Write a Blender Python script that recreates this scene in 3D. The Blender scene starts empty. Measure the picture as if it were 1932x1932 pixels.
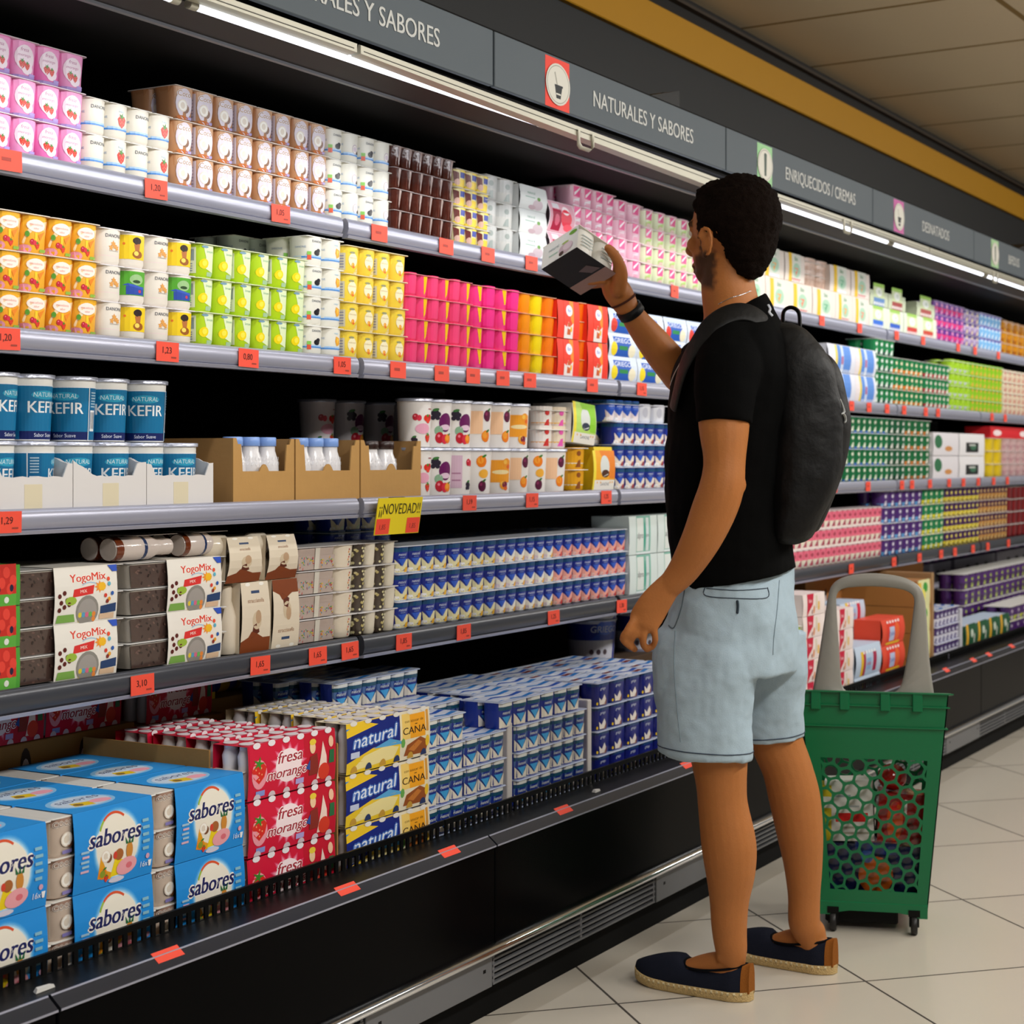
import bpy, bmesh, math, random
from mathutils import Vector, Matrix
random.seed(7)
SC = bpy.context.scene
C = SC.collection
PI = math.pi
# ------------------------------------------------------------------ camera
FPX = 3300.0
YAW = math.atan((2875 - 966) / FPX)          # angle between the view axis and the run of the case
cs, sn = math.cos(YAW), math.sin(YAW)
EYE = 1.17
cam_d = bpy.data.cameras.new('camera'); cam = bpy.data.objects.new('camera', cam_d); C.objects.link(cam)
cam.location = (0, 0, EYE); cam.rotation_euler = (PI / 2, 0, -(PI / 2 - YAW))
cam_d.sensor_width = 36; cam_d.lens = 36 * FPX / 1932; cam_d.shift_y = -100 / 1932
cam_d.clip_start = 0.05; cam_d.clip_end = 60
cam_d.dof.use_dof = True; cam_d.dof.focus_distance = 3.3; cam_d.dof.aperture_fstop = 7.0
SC.camera = cam
# ------------------------------------------------------------------ world, exposure
wd = bpy.data.worlds.new('world'); SC.world = wd; wd.use_nodes = True
wd.node_tree.nodes['Background'].inputs[0].default_value = (0.9, 0.88, 0.84, 1)
wd.node_tree.nodes['Background'].inputs[1].default_value = 0.15
SC.view_settings.view_transform = 'Standard'; SC.view_settings.look = 'None'
SC.view_settings.exposure = 0.12; SC.view_settings.gamma = 1.0; SC.view_settings.use_curve_mapping = False


def area(name, loc, rot, sx, sy, power, col=(1, 1, 1), spread=180):
    l = bpy.data.lights.new(name, 'AREA'); l.shape = 'RECTANGLE'; l.size = sx; l.size_y = sy
    l.energy = power; l.color = col; l.spread = math.radians(spread)
    o = bpy.data.objects.new(name, l); C.objects.link(o); o.location = loc; o.rotation_euler = rot
    return o


# fluorescent rows on the aisle ceiling (behind and above the viewer) and the case's own tube row
for lx in (1.2, 3.2, 5.2, 7.6, 10.0):
    area('ceiling_lamp', (lx, -0.55, 2.63), (math.radians(26), 0, 0), 1.5, 0.35, 50, (1, 0.975, 0.93))
area('case_lamp', (2.3, 1.915, 1.905), (math.radians(33), 0, 0), 4.6, 0.03, 7, (0.95, 0.97, 1.0), 150)
area('case_lamp', (7.1, 1.915, 1.905), (math.radians(33), 0, 0), 5.0, 0.03, 8, (0.95, 0.97, 1.0), 150)


# ------------------------------------------------------------------ colours and materials
def lin(v):
    return v / 12.92 if v <= 0.04045 else ((v + 0.055) / 1.055) ** 2.4


def hx(h):
    if not isinstance(h, str):
        return h
    h = h.lstrip('#')
    return tuple(lin(int(h[i:i + 2], 16) / 255) for i in (0, 2, 4)) + (1.0,)


def mat(name, color=None, rough=0.5, metal=0.0, spec=0.5, noise=0.0, nscale=40.0, bump=0.0, bscale=200.0, emit=0.0, trans=0.0, coat=0.0, alpha=1.0):
    m = bpy.data.materials.new(name); m.use_nodes = True
    nt = m.node_tree; b = nt.nodes['Principled BSDF']
    b.inputs['Roughness'].default_value = rough; b.inputs['Metallic'].default_value = metal
    b.inputs['Specular IOR Level'].default_value = spec
    b.inputs['Coat Weight'].default_value = coat
    b.inputs['Transmission Weight'].default_value = trans
    b.inputs['Alpha'].default_value = alpha
    if color is None:
        at = nt.nodes.new('ShaderNodeAttribute'); at.attribute_name = 'Col'; src = at.outputs['Color']
    else:
        rgb = nt.nodes.new('ShaderNodeRGB'); rgb.outputs[0].default_value = hx(color); src = rgb.outputs[0]
    if noise > 0:
        tc = nt.nodes.new('ShaderNodeTexCoord'); nz = nt.nodes.new('ShaderNodeTexNoise'); nz.inputs['Scale'].default_value = nscale
        nz.inputs['Detail'].default_value = 4
        nt.links.new(tc.outputs['Object'], nz.inputs['Vector'])
        mr = nt.nodes.new('ShaderNodeMapRange'); mr.inputs[3].default_value = 1 - noise; mr.inputs[4].default_value = 1 + noise
        nt.links.new(nz.outputs['Fac'], mr.inputs[0])
        mx = nt.nodes.new('ShaderNodeVectorMath'); mx.operation = 'SCALE'
        nt.links.new(src, mx.inputs[0]); nt.links.new(mr.outputs[0], mx.inputs['Scale']); src = mx.outputs[0]
    nt.links.new(src, b.inputs['Base Color'])
    if emit > 0:
        nt.links.new(src, b.inputs['Emission Color']); b.inputs['Emission Strength'].default_value = emit
    if bump > 0:
        tc = nt.nodes.new('ShaderNodeTexCoord'); nz = nt.nodes.new('ShaderNodeTexNoise'); nz.inputs['Scale'].default_value = bscale
        nz.inputs['Detail'].default_value = 5
        nt.links.new(tc.outputs['Object'], nz.inputs['Vector'])
        bp = nt.nodes.new('ShaderNodeBump'); bp.inputs['Strength'].default_value = bump; bp.inputs['Distance'].default_value = 0.01
        nt.links.new(nz.outputs['Fac'], bp.inputs['Height']); nt.links.new(bp.outputs[0], b.inputs['Normal'])
    return m


M = {}
M['print'] = mat('printed_plastic', rough=0.32, spec=0.5)
M['gloss'] = mat('glossy_film', rough=0.16, spec=0.7, bump=0.08, bscale=60)
M['card'] = mat('printed_card', rough=0.5, spec=0.35)
M['kraft'] = mat('corrugated_card', rough=0.85, noise=0.06, nscale=30, bump=0.05, bscale=90)
M['foil'] = mat('foil', rough=0.28, metal=0.55, bump=0.25, bscale=70)
M['clear'] = mat('clear_tub', 'ffffff', rough=0.08, trans=0.0, alpha=0.22, spec=0.7)
M['black'] = mat('black_enamel', '090909', rough=0.42, spec=0.15)
M['inner'] = mat('black_interior', '040404', rough=0.75, spec=0.15)
M['panel'] = mat('black_gloss_panel', '050506', rough=0.22, spec=0.03)
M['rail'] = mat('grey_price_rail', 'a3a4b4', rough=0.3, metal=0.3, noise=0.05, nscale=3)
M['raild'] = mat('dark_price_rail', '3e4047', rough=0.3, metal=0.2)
M['railf'] = mat('foot_price_rail', '282a31', rough=0.25, metal=0.1)
M['chrome'] = mat('chrome', 'eceef2', rough=0.16, metal=1.0)
M['steel'] = mat('painted_steel', '6f7073', rough=0.4, metal=0.3)
M['cream'] = mat('cream_metal', 'b9b6a6', rough=0.4, metal=0.2)
M['tube'] = mat('lit_tube', 'eef2ff', rough=0.4, emit=2.6)
M['matte'] = mat('matte_paint', rough=0.6, spec=0.3, noise=0.03, nscale=6)


# ------------------------------------------------------------------ text polygons
_tc = {}


def text_polys(s):
    """triangles of a string, height 1 per capital, centred on x, baseline 0; returns (list of polys, width)"""
    if s in _tc:
        return _tc[s]
    cu = bpy.data.curves.new('t', 'FONT'); cu.body = s; cu.size = 1.0; cu.resolution_u = 3; cu.align_x = 'CENTER'
    ob = bpy.data.objects.new('t', cu); C.objects.link(ob)
    dg = bpy.context.evaluated_depsgraph_get(); ev = ob.evaluated_get(dg); me = ev.to_mesh()
    k = 1.38
    ps = [[(me.vertices[i].co.x * k, me.vertices[i].co.y * k) for i in p.vertices] for p in me.polygons]
    w = max([abs(x) for q in ps for x, y in q] + [0.1]) * 2
    ev.to_mesh_clear(); bpy.data.objects.remove(ob); bpy.data.curves.remove(cu)
    _tc[s] = (ps, w)
    return _tc[s]


class Art:
    """flat artwork, x in -1..1 across the width w (m), y in 0..1 up the height h (m)"""

    def __init__(a, w, h):
        a.w, a.h, a.L, a.n = w, h, [], 0

    def add(a, pts, col, lay=None):
        if lay is None:
            lay = a.n; a.n += 1
        a.L.append((pts, hx(col), lay)); return a

    def rect(a, x0, y0, x1, y1, col):
        return a.add([(x0, y0), (x1, y0), (x1, y1), (x0, y1)], col)

    def ell(a, cx, cy, rx, ry, col, n=16, rot=0, a0=0, a1=2 * PI):
        k = a.w / 2; h = a.h; pts = []
        full = abs(a1 - a0) > 6.28
        m = n if full else n + 1
        for i in range(m):
            t = a0 + (a1 - a0) * i / n
            x, y = rx * k * math.cos(t), ry * h * math.sin(t)
            x, y = x * math.cos(rot) - y * math.sin(rot), x * math.sin(rot) + y * math.cos(rot)
            pts.append((cx + x / k, cy + y / h))
        return a.add(pts, col)

    def arc(a, cx, cy, rx, ry, t, col, a0, a1, n=12):
        lay = a.n; a.n += 1
        for i in range(n):
            p = []
            for u, r in ((i, 1), (i + 1, 1), (i + 1, 1 - t), (i, 1 - t)):
                an = a0 + (a1 - a0) * u / n
                p.append((cx + rx * r * math.cos(an), cy + ry * r * math.sin(an)))
            a.add(p, col, lay)
        return a

    def txt(a, s, cx, cy, ht, col, maxw=None, shear=0.0, rot=0.0, out=None, bold=0):
        ps, w = text_polys(s)
        k = a.w / 2; sc = ht * a.h; sx = sc
        if maxw and w * sc > maxw * k * 2:
            sx = maxw * k * 2 / w
        for dx, dy, cc in ([(o[0], o[1], out) for o in ((1, 0), (-1, 0), (0, 1), (0, -1))] if out else []) + [(0, 0, col)] + ([(bold, 0, col)] if bold else []):
            lay = a.n; a.n += 1; e = 0.1 * sc if out else 0.06 * sc
            for p in ps:
                q = []
                for x, y in p:
                    X, Y = x * sx + y * shear * sc + dx * e, y * sc + dy * e
                    X, Y = X * math.cos(rot) - Y * math.sin(rot), X * math.sin(rot) + Y * math.cos(rot)
                    q.append((cx + X / k, cy + Y / a.h))
                a.add(q, cc, lay)
        return a

    def pg(a, pts, col):
        return a.add(pts, col)

    def star(a, cx, cy, r1, r2, n, col, ph=0):
        k = a.h / (a.w / 2)
        return a.add([(cx + (r1 if i % 2 else r2) * k * math.cos(ph + PI * i / n), cy + (r1 if i % 2 else r2) * math.sin(ph + PI * i / n)) for i in range(2 * n)], col)


def clip(poly, x0, x1):
    def side(P, v, sgn):
        out = []
        for i in range(len(P)):
            a, b = P[i], P[(i + 1) % len(P)]
            ia, ib = (a[0] - v) * sgn >= 0, (b[0] - v) * sgn >= 0
            if ia:
                out.append(a)
            if ia != ib:
                t = (v - a[0]) / (b[0] - a[0]); out.append((v, a[1] + (b[1] - a[1]) * t))
        return out
    P = side(poly, x0, 1)
    if len(P) > 2:
        P = side(P, x1, -1)
    return P if len(P) > 2 else []


class B:
    """mesh collector: faces with flat colour and material"""

    def __init__(b):
        b.v, b.f, b.c, b.m, b.s, b.mats = [], [], [], [], [], []

    def mi(b, m):
        if m not in b.mats:
            b.mats.append(m)
        return b.mats.index(m)

    def face(b, pts, col, m='print', sm=False):
        n = len(b.v); b.v += [tuple(p) for p in pts]; b.f.append(tuple(range(n, n + len(pts))))
        b.c.append(hx(col)); b.m.append(b.mi(m)); b.s.append(sm); return b

    def raw(b, V, F, col, m='print', sm=False):
        n = len(b.v); b.v += [tuple(p) for p in V]
        k = b.mi(m); c = hx(col) if not isinstance(col, list) else None
        for i, f in enumerate(F):
            b.f.append(tuple(n + j for j in f)); b.c.append(c or hx(col[i])); b.m.append(k); b.s.append(sm)
        return b

    def box(b, x0, x1, y0, y1, z0, z1, col='808080', m='print', ch=0.0):
        if ch > 0:
            V = []
            for z, k in ((z0, 1), (z0 + ch, 0), (z1 - ch, 0), (z1, 1)):
                e = ch if k else 0
                V += [(x0 + ch, y0 + e, z), (x1 - ch, y0 + e, z), (x1 - e, y0 + ch, z), (x1 - e, y1 - ch, z), (x1 - ch, y1 - e, z), (x0 + ch, y1 - e, z), (x0 + e, y1 - ch, z), (x0 + e, y0 + ch, z)]
            F = [tuple(range(7, -1, -1)), tuple(range(24, 32))]
            for r in range(3):
                for i in range(8):
                    F.append((r * 8 + i, r * 8 + (i + 1) % 8, r * 8 + 8 + (i + 1) % 8, r * 8 + 8 + i))
            return b.raw(V, F, col, m)
        V = [(x0, y0, z0), (x1, y0, z0), (x1, y1, z0), (x0, y1, z0), (x0, y0, z1), (x1, y0, z1), (x1, y1, z1), (x0, y1, z1)]
        return b.raw(V, [(3, 2, 1, 0), (4, 5, 6, 7), (0, 1, 5, 4), (1, 2, 6, 5), (2, 3, 7, 6), (3, 0, 4, 7)], col, m)

    def loft(b, rings, col, m='print', sm=True, cap=(True, True), closed=True):
        n = len(rings[0]); V = [p for r in rings for p in r]; F = []
        for k in range(len(rings) - 1):
            for i in range(n if closed else n - 1):
                j = (i + 1) % n
                F.append((k * n + i, k * n + j, k * n + n + j, k * n + n + i))
        base = len(b.v); b.raw(V, F, col, m, sm)
        cc = col if not isinstance(col, list) else col[0]
        if cap[0]:
            b.face([V[i] for i in range(n - 1, -1, -1)], cc, m)
        if cap[1]:
            b.face([V[(len(rings) - 1) * n + i] for i in range(n)], cc if not isinstance(col, list) else col[-1], m)
        return b

    def art(b, art, surf, m='print', strip=None, h0=0.0004, dh=0.00003):
        """surf(x m, y m, offset) -> point; strips cut for curved faces"""
        k = art.w / 2
        for i, (pts, col, lay) in enumerate(art.L):
            h = h0 + dh * lay
            P = [(x * k, y * art.h) for x, y in pts]
            if strip:
                a, z = min(p[0] for p in P), max(p[0] for p in P)
                q = math.floor(a / strip)
                while q * strip < z - 1e-9:
                    R = clip(P, q * strip, (q + 1) * strip); q += 1
                    if R:
                        b.face([surf(x, y, h) for x, y in R], col, m)
            else:
                b.face([surf(x, y, h) for x, y in P], col, m)
        return b

    def mesh(b, name):
        me = bpy.data.meshes.new(name); me.from_pydata(b.v, [], b.f)
        for m in b.mats:
            me.materials.append(M[m])
        me.polygons.foreach_set('material_index', b.m); me.polygons.foreach_set('use_smooth', b.s)
        at = me.color_attributes.new('Col', 'FLOAT_COLOR', 'CORNER')
        buf = []
        for p, c in zip(b.f, b.c):
            buf += list(c) * len(p)
        at.data.foreach_set('color', buf)
        me.update()
        return me

    def obj(b, name, parent=None, loc=None):
        o = bpy.data.objects.new(name, b.mesh(name)); C.objects.link(o)
        if parent:
            o.parent = parent
        if loc:
            o.location = loc
        return o


def empty(name, loc=(0, 0, 0), rz=0):
    o = bpy.data.objects.new(name, None); C.objects.link(o); o.location = loc; o.rotation_euler = (0, 0, rz); o.empty_display_size = 0.02
    return o


def tag(o, label=None, cat=None, group=None, kind=None):
    if label: o['label'] = label
    if cat: o['category'] = cat
    if group: o['group'] = group
    if kind: o['kind'] = kind
    return o


KIDS = {}


def dup(root, loc, rz=None):
    r = root.copy(); C.objects.link(r); r.location = loc
    if rz is not None: r.rotation_euler = (0, 0, rz)
    for ch in root.children:
        c = ch.copy(); C.objects.link(c); c.parent = r
        for g in ch.children:
            d = g.copy(); C.objects.link(d); d.parent = c
    return r


# image helpers: where along the case (plane y = Y) a picture column falls; a point at view depth D
def XA(px, Y):
    D = FPX * Y / (cs * (2875 - px)); return (D - Y * sn) / cs


def W(px, py, D):
    l = (px - 966) / FPX * D
    return Vector((cs * D + sn * l, sn * D - cs * l, EYE + (866 - py) * D / FPX))


RV, DV, UV = Vector((sn, -cs, 0)), Vector((cs, sn, 0)), Vector((0, 0, 1))
# ------------------------------------------------------------------ setting
def grid_mat(name, colr, line, rot, ox, oy, px_, py_, lw, rough, vary=0.04, spec=0.5, bevel=0.0):
    m = bpy.data.materials.new(name); m.use_nodes = True; nt = m.node_tree; b = nt.nodes['Principled BSDF']
    N = nt.nodes.new; L = nt.links.new
    tc = N('ShaderNodeTexCoord'); mp = N('ShaderNodeMapping'); mp.vector_type = 'TEXTURE'
    mp.inputs['Rotation'].default_value = (0, 0, rot); mp.inputs['Location'].default_value = (ox, oy, 0); mp.inputs['Scale'].default_value = (px_, py_, 1)
    L(tc.outputs['Object'], mp.inputs['Vector']); sp = N('ShaderNodeSeparateXYZ'); L(mp.outputs[0], sp.inputs[0])
    ms = []
    for ax, per in ((0, px_), (1, py_)):
        pp = N('ShaderNodeMath'); pp.operation = 'PINGPONG'; pp.inputs[1].default_value = 0.5; L(sp.outputs[ax], pp.inputs[0])
        lt = N('ShaderNodeMath'); lt.operation = 'LESS_THAN'; lt.inputs[1].default_value = lw / per / 2; L(pp.outputs[0], lt.inputs[0]); ms.append(lt)
    mx = N('ShaderNodeMath'); mx.operation = 'MAXIMUM'; L(ms[0].outputs[0], mx.inputs[0]); L(ms[1].outputs[0], mx.inputs[1])
    fl = N('ShaderNodeVectorMath'); fl.operation = 'FLOOR'; L(mp.outputs[0], fl.inputs[0])
    wn = N('ShaderNodeTexWhiteNoise'); L(fl.outputs[0], wn.inputs['Vector'])
    nz = N('ShaderNodeTexNoise'); nz.inputs['Scale'].default_value = 3.5; nz.inputs['Detail'].default_value = 6; L(tc.outputs['Object'], nz.inputs['Vector'])
    ad = N('ShaderNodeMath'); ad.operation = 'ADD'; L(wn.outputs['Value'], ad.inputs[0]); L(nz.outputs['Fac'], ad.inputs[1])
    mr = N('ShaderNodeMapRange'); mr.inputs[2].default_value = 2; mr.inputs[3].default_value = 1 - vary; mr.inputs[4].default_value = 1 + vary; L(ad.outputs[0], mr.inputs[0])
    sc = N('ShaderNodeVectorMath'); sc.operation = 'SCALE'; sc.inputs[0].default_value = hx(colr)[:3]; L(mr.outputs[0], sc.inputs['Scale'])
    cm = N('ShaderNodeMix'); cm.data_type = 'RGBA'; L(mx.outputs[0], cm.inputs[0]); L(sc.outputs[0], cm.inputs[6]); cm.inputs[7].default_value = hx(line)
    L(cm.outputs[2], b.inputs['Base Color'])
    rr = N('ShaderNodeMapRange'); rr.inputs[3].default_value = rough; rr.inputs[4].default_value = 0.8; L(mx.outputs[0], rr.inputs[0]); L(rr.outputs[0], b.inputs['Roughness'])
    b.inputs['Specular IOR Level'].default_value = spec
    M[name] = m


r46 = math.radians(46)
uu, vv = 3.55, 1.25
ox = uu * math.cos(r46) + vv * math.sin(r46); oy = uu * math.sin(r46) - vv * math.cos(r46)
grid_mat('floor_tiles', 'c6beb0', '3a342e', r46, ox, oy, 0.588, 0.588, 0.006, 0.22, 0.035)
grid_mat('ceiling_panels', 'd2c2a6', '8a7044', math.radians(-2.5), 4.95, 1.52, 0.69, 1.38, 0.022, 0.85, 0.03, 0.2)
XE0, XE1 = 0.62, 11.87
b = B(); b.face([(-3, -4, 0), (16, -4, 0), (16, 4, 0), (-3, 4, 0)], 'ffffff', 'floor_tiles'); tag(b.obj('floor'), kind='structure')
b = B(); b.face([(-3, -4, 2.67), (-3, 2.36, 2.67), (16, 2.36, 2.67), (16, -4, 2.67)], 'ffffff', 'ceiling_panels'); tag(b.obj('ceiling'), kind='structure')
b = B()
b.box(-1, 14, 2.36, 2.42, 2.0, 2.466, '26282a', 'matte'); b.box(-1, 14, 2.36, 2.42, 2.59, 2.67, '14110e', 'matte')
b.box(-1, 14, 2.86, 2.92, 0, 2.1, '101010', 'matte'); b.box(-1, 14, 2.4, 2.9, 2.09, 2.11, '101010', 'matte')
tag(b.obj('wall_back'), kind='structure')
b = B(); b.box(-1, 14, 2.34, 2.41, 2.466, 2.589, 'b5820f', 'matte', ch=0.003); tag(b.obj('trim_1'), kind='structure')
b = B(); b.box(-1, 14, 2.335, 2.37, 2.632, 2.642, '3a2f24', 'matte'); tag(b.obj('trim_2'), kind='structure')

# ------------------------------------------------------------------ the refrigerated case
case = tag(empty('refrigerated_case', (5, 2.2, 0)), 'long open black refrigerated case filled with yogurts along the aisle', 'refrigerator')


def cpart(name, bb, label=None):
    o = bb.obj(name); o.parent = case; o.location = (-5, -2.2, 0)
    if label: o['label'] = label
    return o


def extr(b, prof, x0, x1, col, m, caps=True, sm=False):
    """closed profile in (y, z), extruded along x"""
    b.loft([[(x0, y, z) for y, z in prof], [(x1, y, z) for y, z in prof]], col, m, sm=sm, cap=(caps, caps)); return b


b = B(); b.box(XE0, XE1, 2.80, 2.85, 0.02, 1.93, '050505', 'inner'); cpart('back_panel', b)
b = B(); b.box(XE0, XE1, 1.976, 2.80, 0.26, 0.305, '101010', 'inner'); b.box(XE0, XE1, 1.976, 1.988, 0.05, 0.36, '080808', 'inner'); cpart('deck', b)
b = B(); b.box(XE0, XE1, 1.889, 1.93, 0.0, 0.10, '0c0b0a', 'inner'); cpart('kick_panel', b)
b = B()
X = XE0
while X < XE1 - 0.1:
    b.box(X + 0.002, X + 1.248, 1.845, 1.865, 0.155, 0.372, '0a0a0b', 'panel', ch=0.002); X += 1.25
cpart('front_panel', b, 'glossy black lower front panel')
b = B(); extr(b, [(1.862, 0.147), (1.840, 0.1465)] + [(1.842 - 0.016 * math.sin(q * PI / 10), 0.158 - 0.0115 * math.cos(q * PI / 10)) for q in range(1, 11)] + [(1.862, 0.171)], XE0, XE1, 'd8dade', 'chrome', sm=True)
cpart('bumper_rail', b, 'chrome bumper rail')
b = B(); extr(b, [(1.968, 0.376), (1.868, 0.384), (1.868, 0.36), (1.968, 0.355)], XE0, XE1, '0a0a0a', 'black'); cpart('air_lip', b)
X = XE0
while X < XE1 - 0.1:                                   # grilles between plain steel plates at the foot
    b = B(); b.box(X + 0.003, X + 1.25 - 0.003, 1.868, 1.874, 0.078, 0.147, '0a0a0a', 'inner')
    a0, a1 = X + 0.003, X + 0.785
    for z in (0.078, 0.0905, 0.103, 0.1155, 0.128, 0.1405):
        b.box(a0, a1, 1.852, 1.862, z, z + 0.0045, '5d5d5c', 'steel')
    for t in (a0, (a0 + a1) / 2, a1 - 0.008):
        b.box(t, t + 0.008, 1.8535, 1.868, 0.078, 0.147, '4a4a4a', 'steel')
    b.box(X + 0.79, X + 1.247, 1.850, 1.866, 0.0765, 0.1465, '6a6a69', 'steel', ch=0.0015)
    for t in (X + 0.83, X + 1.21):
        b.box(t, t + 0.010, 1.8495, 1.851, 0.112, 0.119, '151515', 'black')
    cpart('vent_grille', b, 'grey steel ventilation grille'); X += 1.25
b = B(); b.box(XE0, XE1, 1.90, 2.85, 1.945, 2.085, '15171a', 'inner')
b.box(XE0, XE1, 1.925, 2.056, 1.93, 1.945, '1c1410', 'matte'); b.box(XE0, XE1, 2.056, 2.80, 1.938, 1.945, '0a0a0a', 'inner')
b.box(XE0, XE1, 2.05, 2.06, 1.925, 1.945, '5a5048', 'steel')
cpart('canopy', b)
# price rail at the foot of the well, one length per module
X = XE0
while X < XE1 - 0.1:
    b = B(); extr(b, [(1.866, 0.386), (1.862, 0.388), (1.8405, 0.371), (1.8425, 0.366), (1.866, 0.36)], X + 0.003, X + 1.247, '45474f', 'railf')
    extr(b, [(1.8625, 0.3882), (1.8605, 0.3882), (1.8595, 0.3858), (1.8625, 0.3858)], X + 0.003, X + 1.247, 'a8aab0', 'rail')
    extr(b, [(1.8435, 0.3715), (1.8400, 0.3705), (1.8400, 0.3675), (1.8435, 0.3665)], X + 0.003, X + 1.247, 'c8cad0', 'rail')
    cpart('base_price_rail', b, 'dark price rail with pale edges'); X += 1.25
# slotted black guard in front of the well
X = XE0; k = 0
GU = []
while X < XE1 - 0.1:
    b = B(); z0, z1 = 0.372, 0.409
    b.box(X + 0.002, X + 1.248, 1.968, 1.974, z1 - 0.011, z1, '0a0a0a', 'black'); b.box(X + 0.002, X + 1.248, 1.968, 1.974, z0 - 0.012, z0 + 0.005, '0a0a0a', 'black')
    t = X + 0.004
    while t < X + 1.24:
        b.box(t, t + 0.0095, 1.969, 1.973, z0, z1 - 0.008, '0a0a0a', 'black'); t += 0.0225
    cpart('front_guard', b, 'black slotted plastic guard'); X += 1.25

# ------------------------------------------------------------------ shelves
SH = {1: (2.227, 1.694, 1.657), 2: (2.185, 1.388, 1.350), 3: (2.185, 1.083, 1.046), 4: (2.185, 0.783, 0.740)}
BX = [0.62 + 1.25 * i for i in range(9)]
names = {1: 'top', 2: 'second', 3: 'third', 4: 'fourth'}
SHD = {}
for sh, (Y, zt, zb) in SH.items():
    for i in range(8):
        x0, x1 = BX[i] + 0.010, BX[i] + 1.240
        o = tag(empty('shelf', ((x0 + x1) / 2, Y, zb)), cat='shelf', group='black shelves of the refrigerated case')
        where = ['beyond the left edge', 'nearest the viewer', 'holding the fruit stack', 'above the hand height', 'behind the man', 'behind the basket handle', 'far section', 'farthest section'][i]
        o['label'] = 'black %s shelf with grey price rail, section %s of the run from the near end' % (names[sh], ['one', 'two', 'three', 'four', 'five', 'six', 'seven', 'eight'][i])
        cx = (x0 + x1) / 2
        b = B(); b.box(x0 - cx, x1 - cx, 0.012, 0.562, zt - zb - 0.012 - 0.0, zt - zb - 0.001, '0c0c0c', 'inner'); b.obj('deck', o)
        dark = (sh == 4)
        b = B(); h = zt - zb
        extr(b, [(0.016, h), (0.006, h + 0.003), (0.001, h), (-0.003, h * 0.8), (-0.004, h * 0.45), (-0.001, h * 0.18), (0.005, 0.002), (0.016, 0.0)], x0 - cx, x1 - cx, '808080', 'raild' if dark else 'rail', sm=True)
        r = b.obj('price_rail', o)
        b = B(); extr(b, [(-0.0015, 0.0035), (-0.0035, 0.0025), (-0.001, -0.0035), (0.014, -0.004), (0.014, 0.0)], x0 - cx, x1 - cx, 'e2e4ea', 'rail'); b.obj('rail_edge', r)
        for sx in (-1, 1):
            b = B(); px_ = sx * (x1 - x0 - 0.006) / 2
            b.loft([[(px_ - 0.0015, 0.02, -0.002 + 0.02), (px_ - 0.0015, 0.562, -0.05), (px_ - 0.0015, 0.562, h - 0.013), (px_ - 0.0015, 0.02, h - 0.013)],
                    [(px_ + 0.0015, 0.02, -0.002 + 0.02), (px_ + 0.0015, 0.562, -0.05), (px_ + 0.0015, 0.562, h - 0.013), (px_ + 0.0015, 0.02, h - 0.013)]], '111111', 'inner', sm=False)
            b.obj('bracket', o)
        SHD[(sh, i)] = o
# ------------------------------------------------------------------ canopy front: blinds, tubes, signs
NB = [0.86, 2.68, 4.49, 6.30, 8.11, 9.92, 11.7]
for i in range(6):
    x0, x1 = NB[i] + 0.006, NB[i + 1] - 0.006
    low = (i == 1)
    o = tag(empty('night_blind', (x0, 1.88, 1.924)), ['cream roller blind rail above the pink strawberry yogurts', 'cream roller blind rail hanging lowest at its far end', 'cream roller blind rail behind the head of the man', 'cream roller blind rail above the purple yogurts', 'cream roller blind rail at the far edge', 'cream roller blind rail beyond the frame edge'][i], 'blind', 'roller blind rails under the signs')
    L = x1 - x0; z = 0.0; dz = -0.018 if low else 0.0
    b = B()
    pr = [(0.0, 0.003), (0.0, 0.019), (0.004, 0.0205), (0.006, 0.0205), (0.008, 0.013), (0.022, 0.011), (0.022, 0.0)]
    bt = 0.0 if not low else -0.014
    b.loft([[(0, y, zz) for y, zz in pr], [(L, y, zz + dz + (bt if zz < 0.01 else 0)) for y, zz in pr]], 'b9b6a6', 'cream', sm=False)
    b.loft([[(0.01, -0.0008, 0.008), (0.01, -0.0008, 0.0095), (0.01, 0.001, 0.0095), (0.01, 0.001, 0.008)], [(L - 0.01, -0.0008, 0.008 + dz), (L - 0.01, -0.0008, 0.0095 + dz), (L - 0.01, 0.001, 0.0095 + dz), (L - 0.01, 0.001, 0.008 + dz)]], '45433c', 'matte', sm=False)
    b.obj('rail', o)
    b = B(); hc = L / 2; w = 0.035; hh = dz * 0.5
    pts = [(hc - w, 0.010 + hh), (hc - w, -0.022 + hh), (hc - w * 0.7, -0.029 + hh), (hc + w * 0.7, -0.029 + hh), (hc + w, -0.022 + hh), (hc + w, 0.010 + hh)]
    rings = [[(x + 0.005 * math.cos(t) * (1 if 0 < k2 < 5 else 1), -0.003 + 0.004 * math.sin(t), zq + 0.004 * math.cos(t + 0.8)) for t in [q * PI / 4 for q in range(8)]] for k2, (x, zq) in enumerate(pts)]
    b.loft(rings, 'd8d5c8', 'cream'); b.obj('handle', o)
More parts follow.
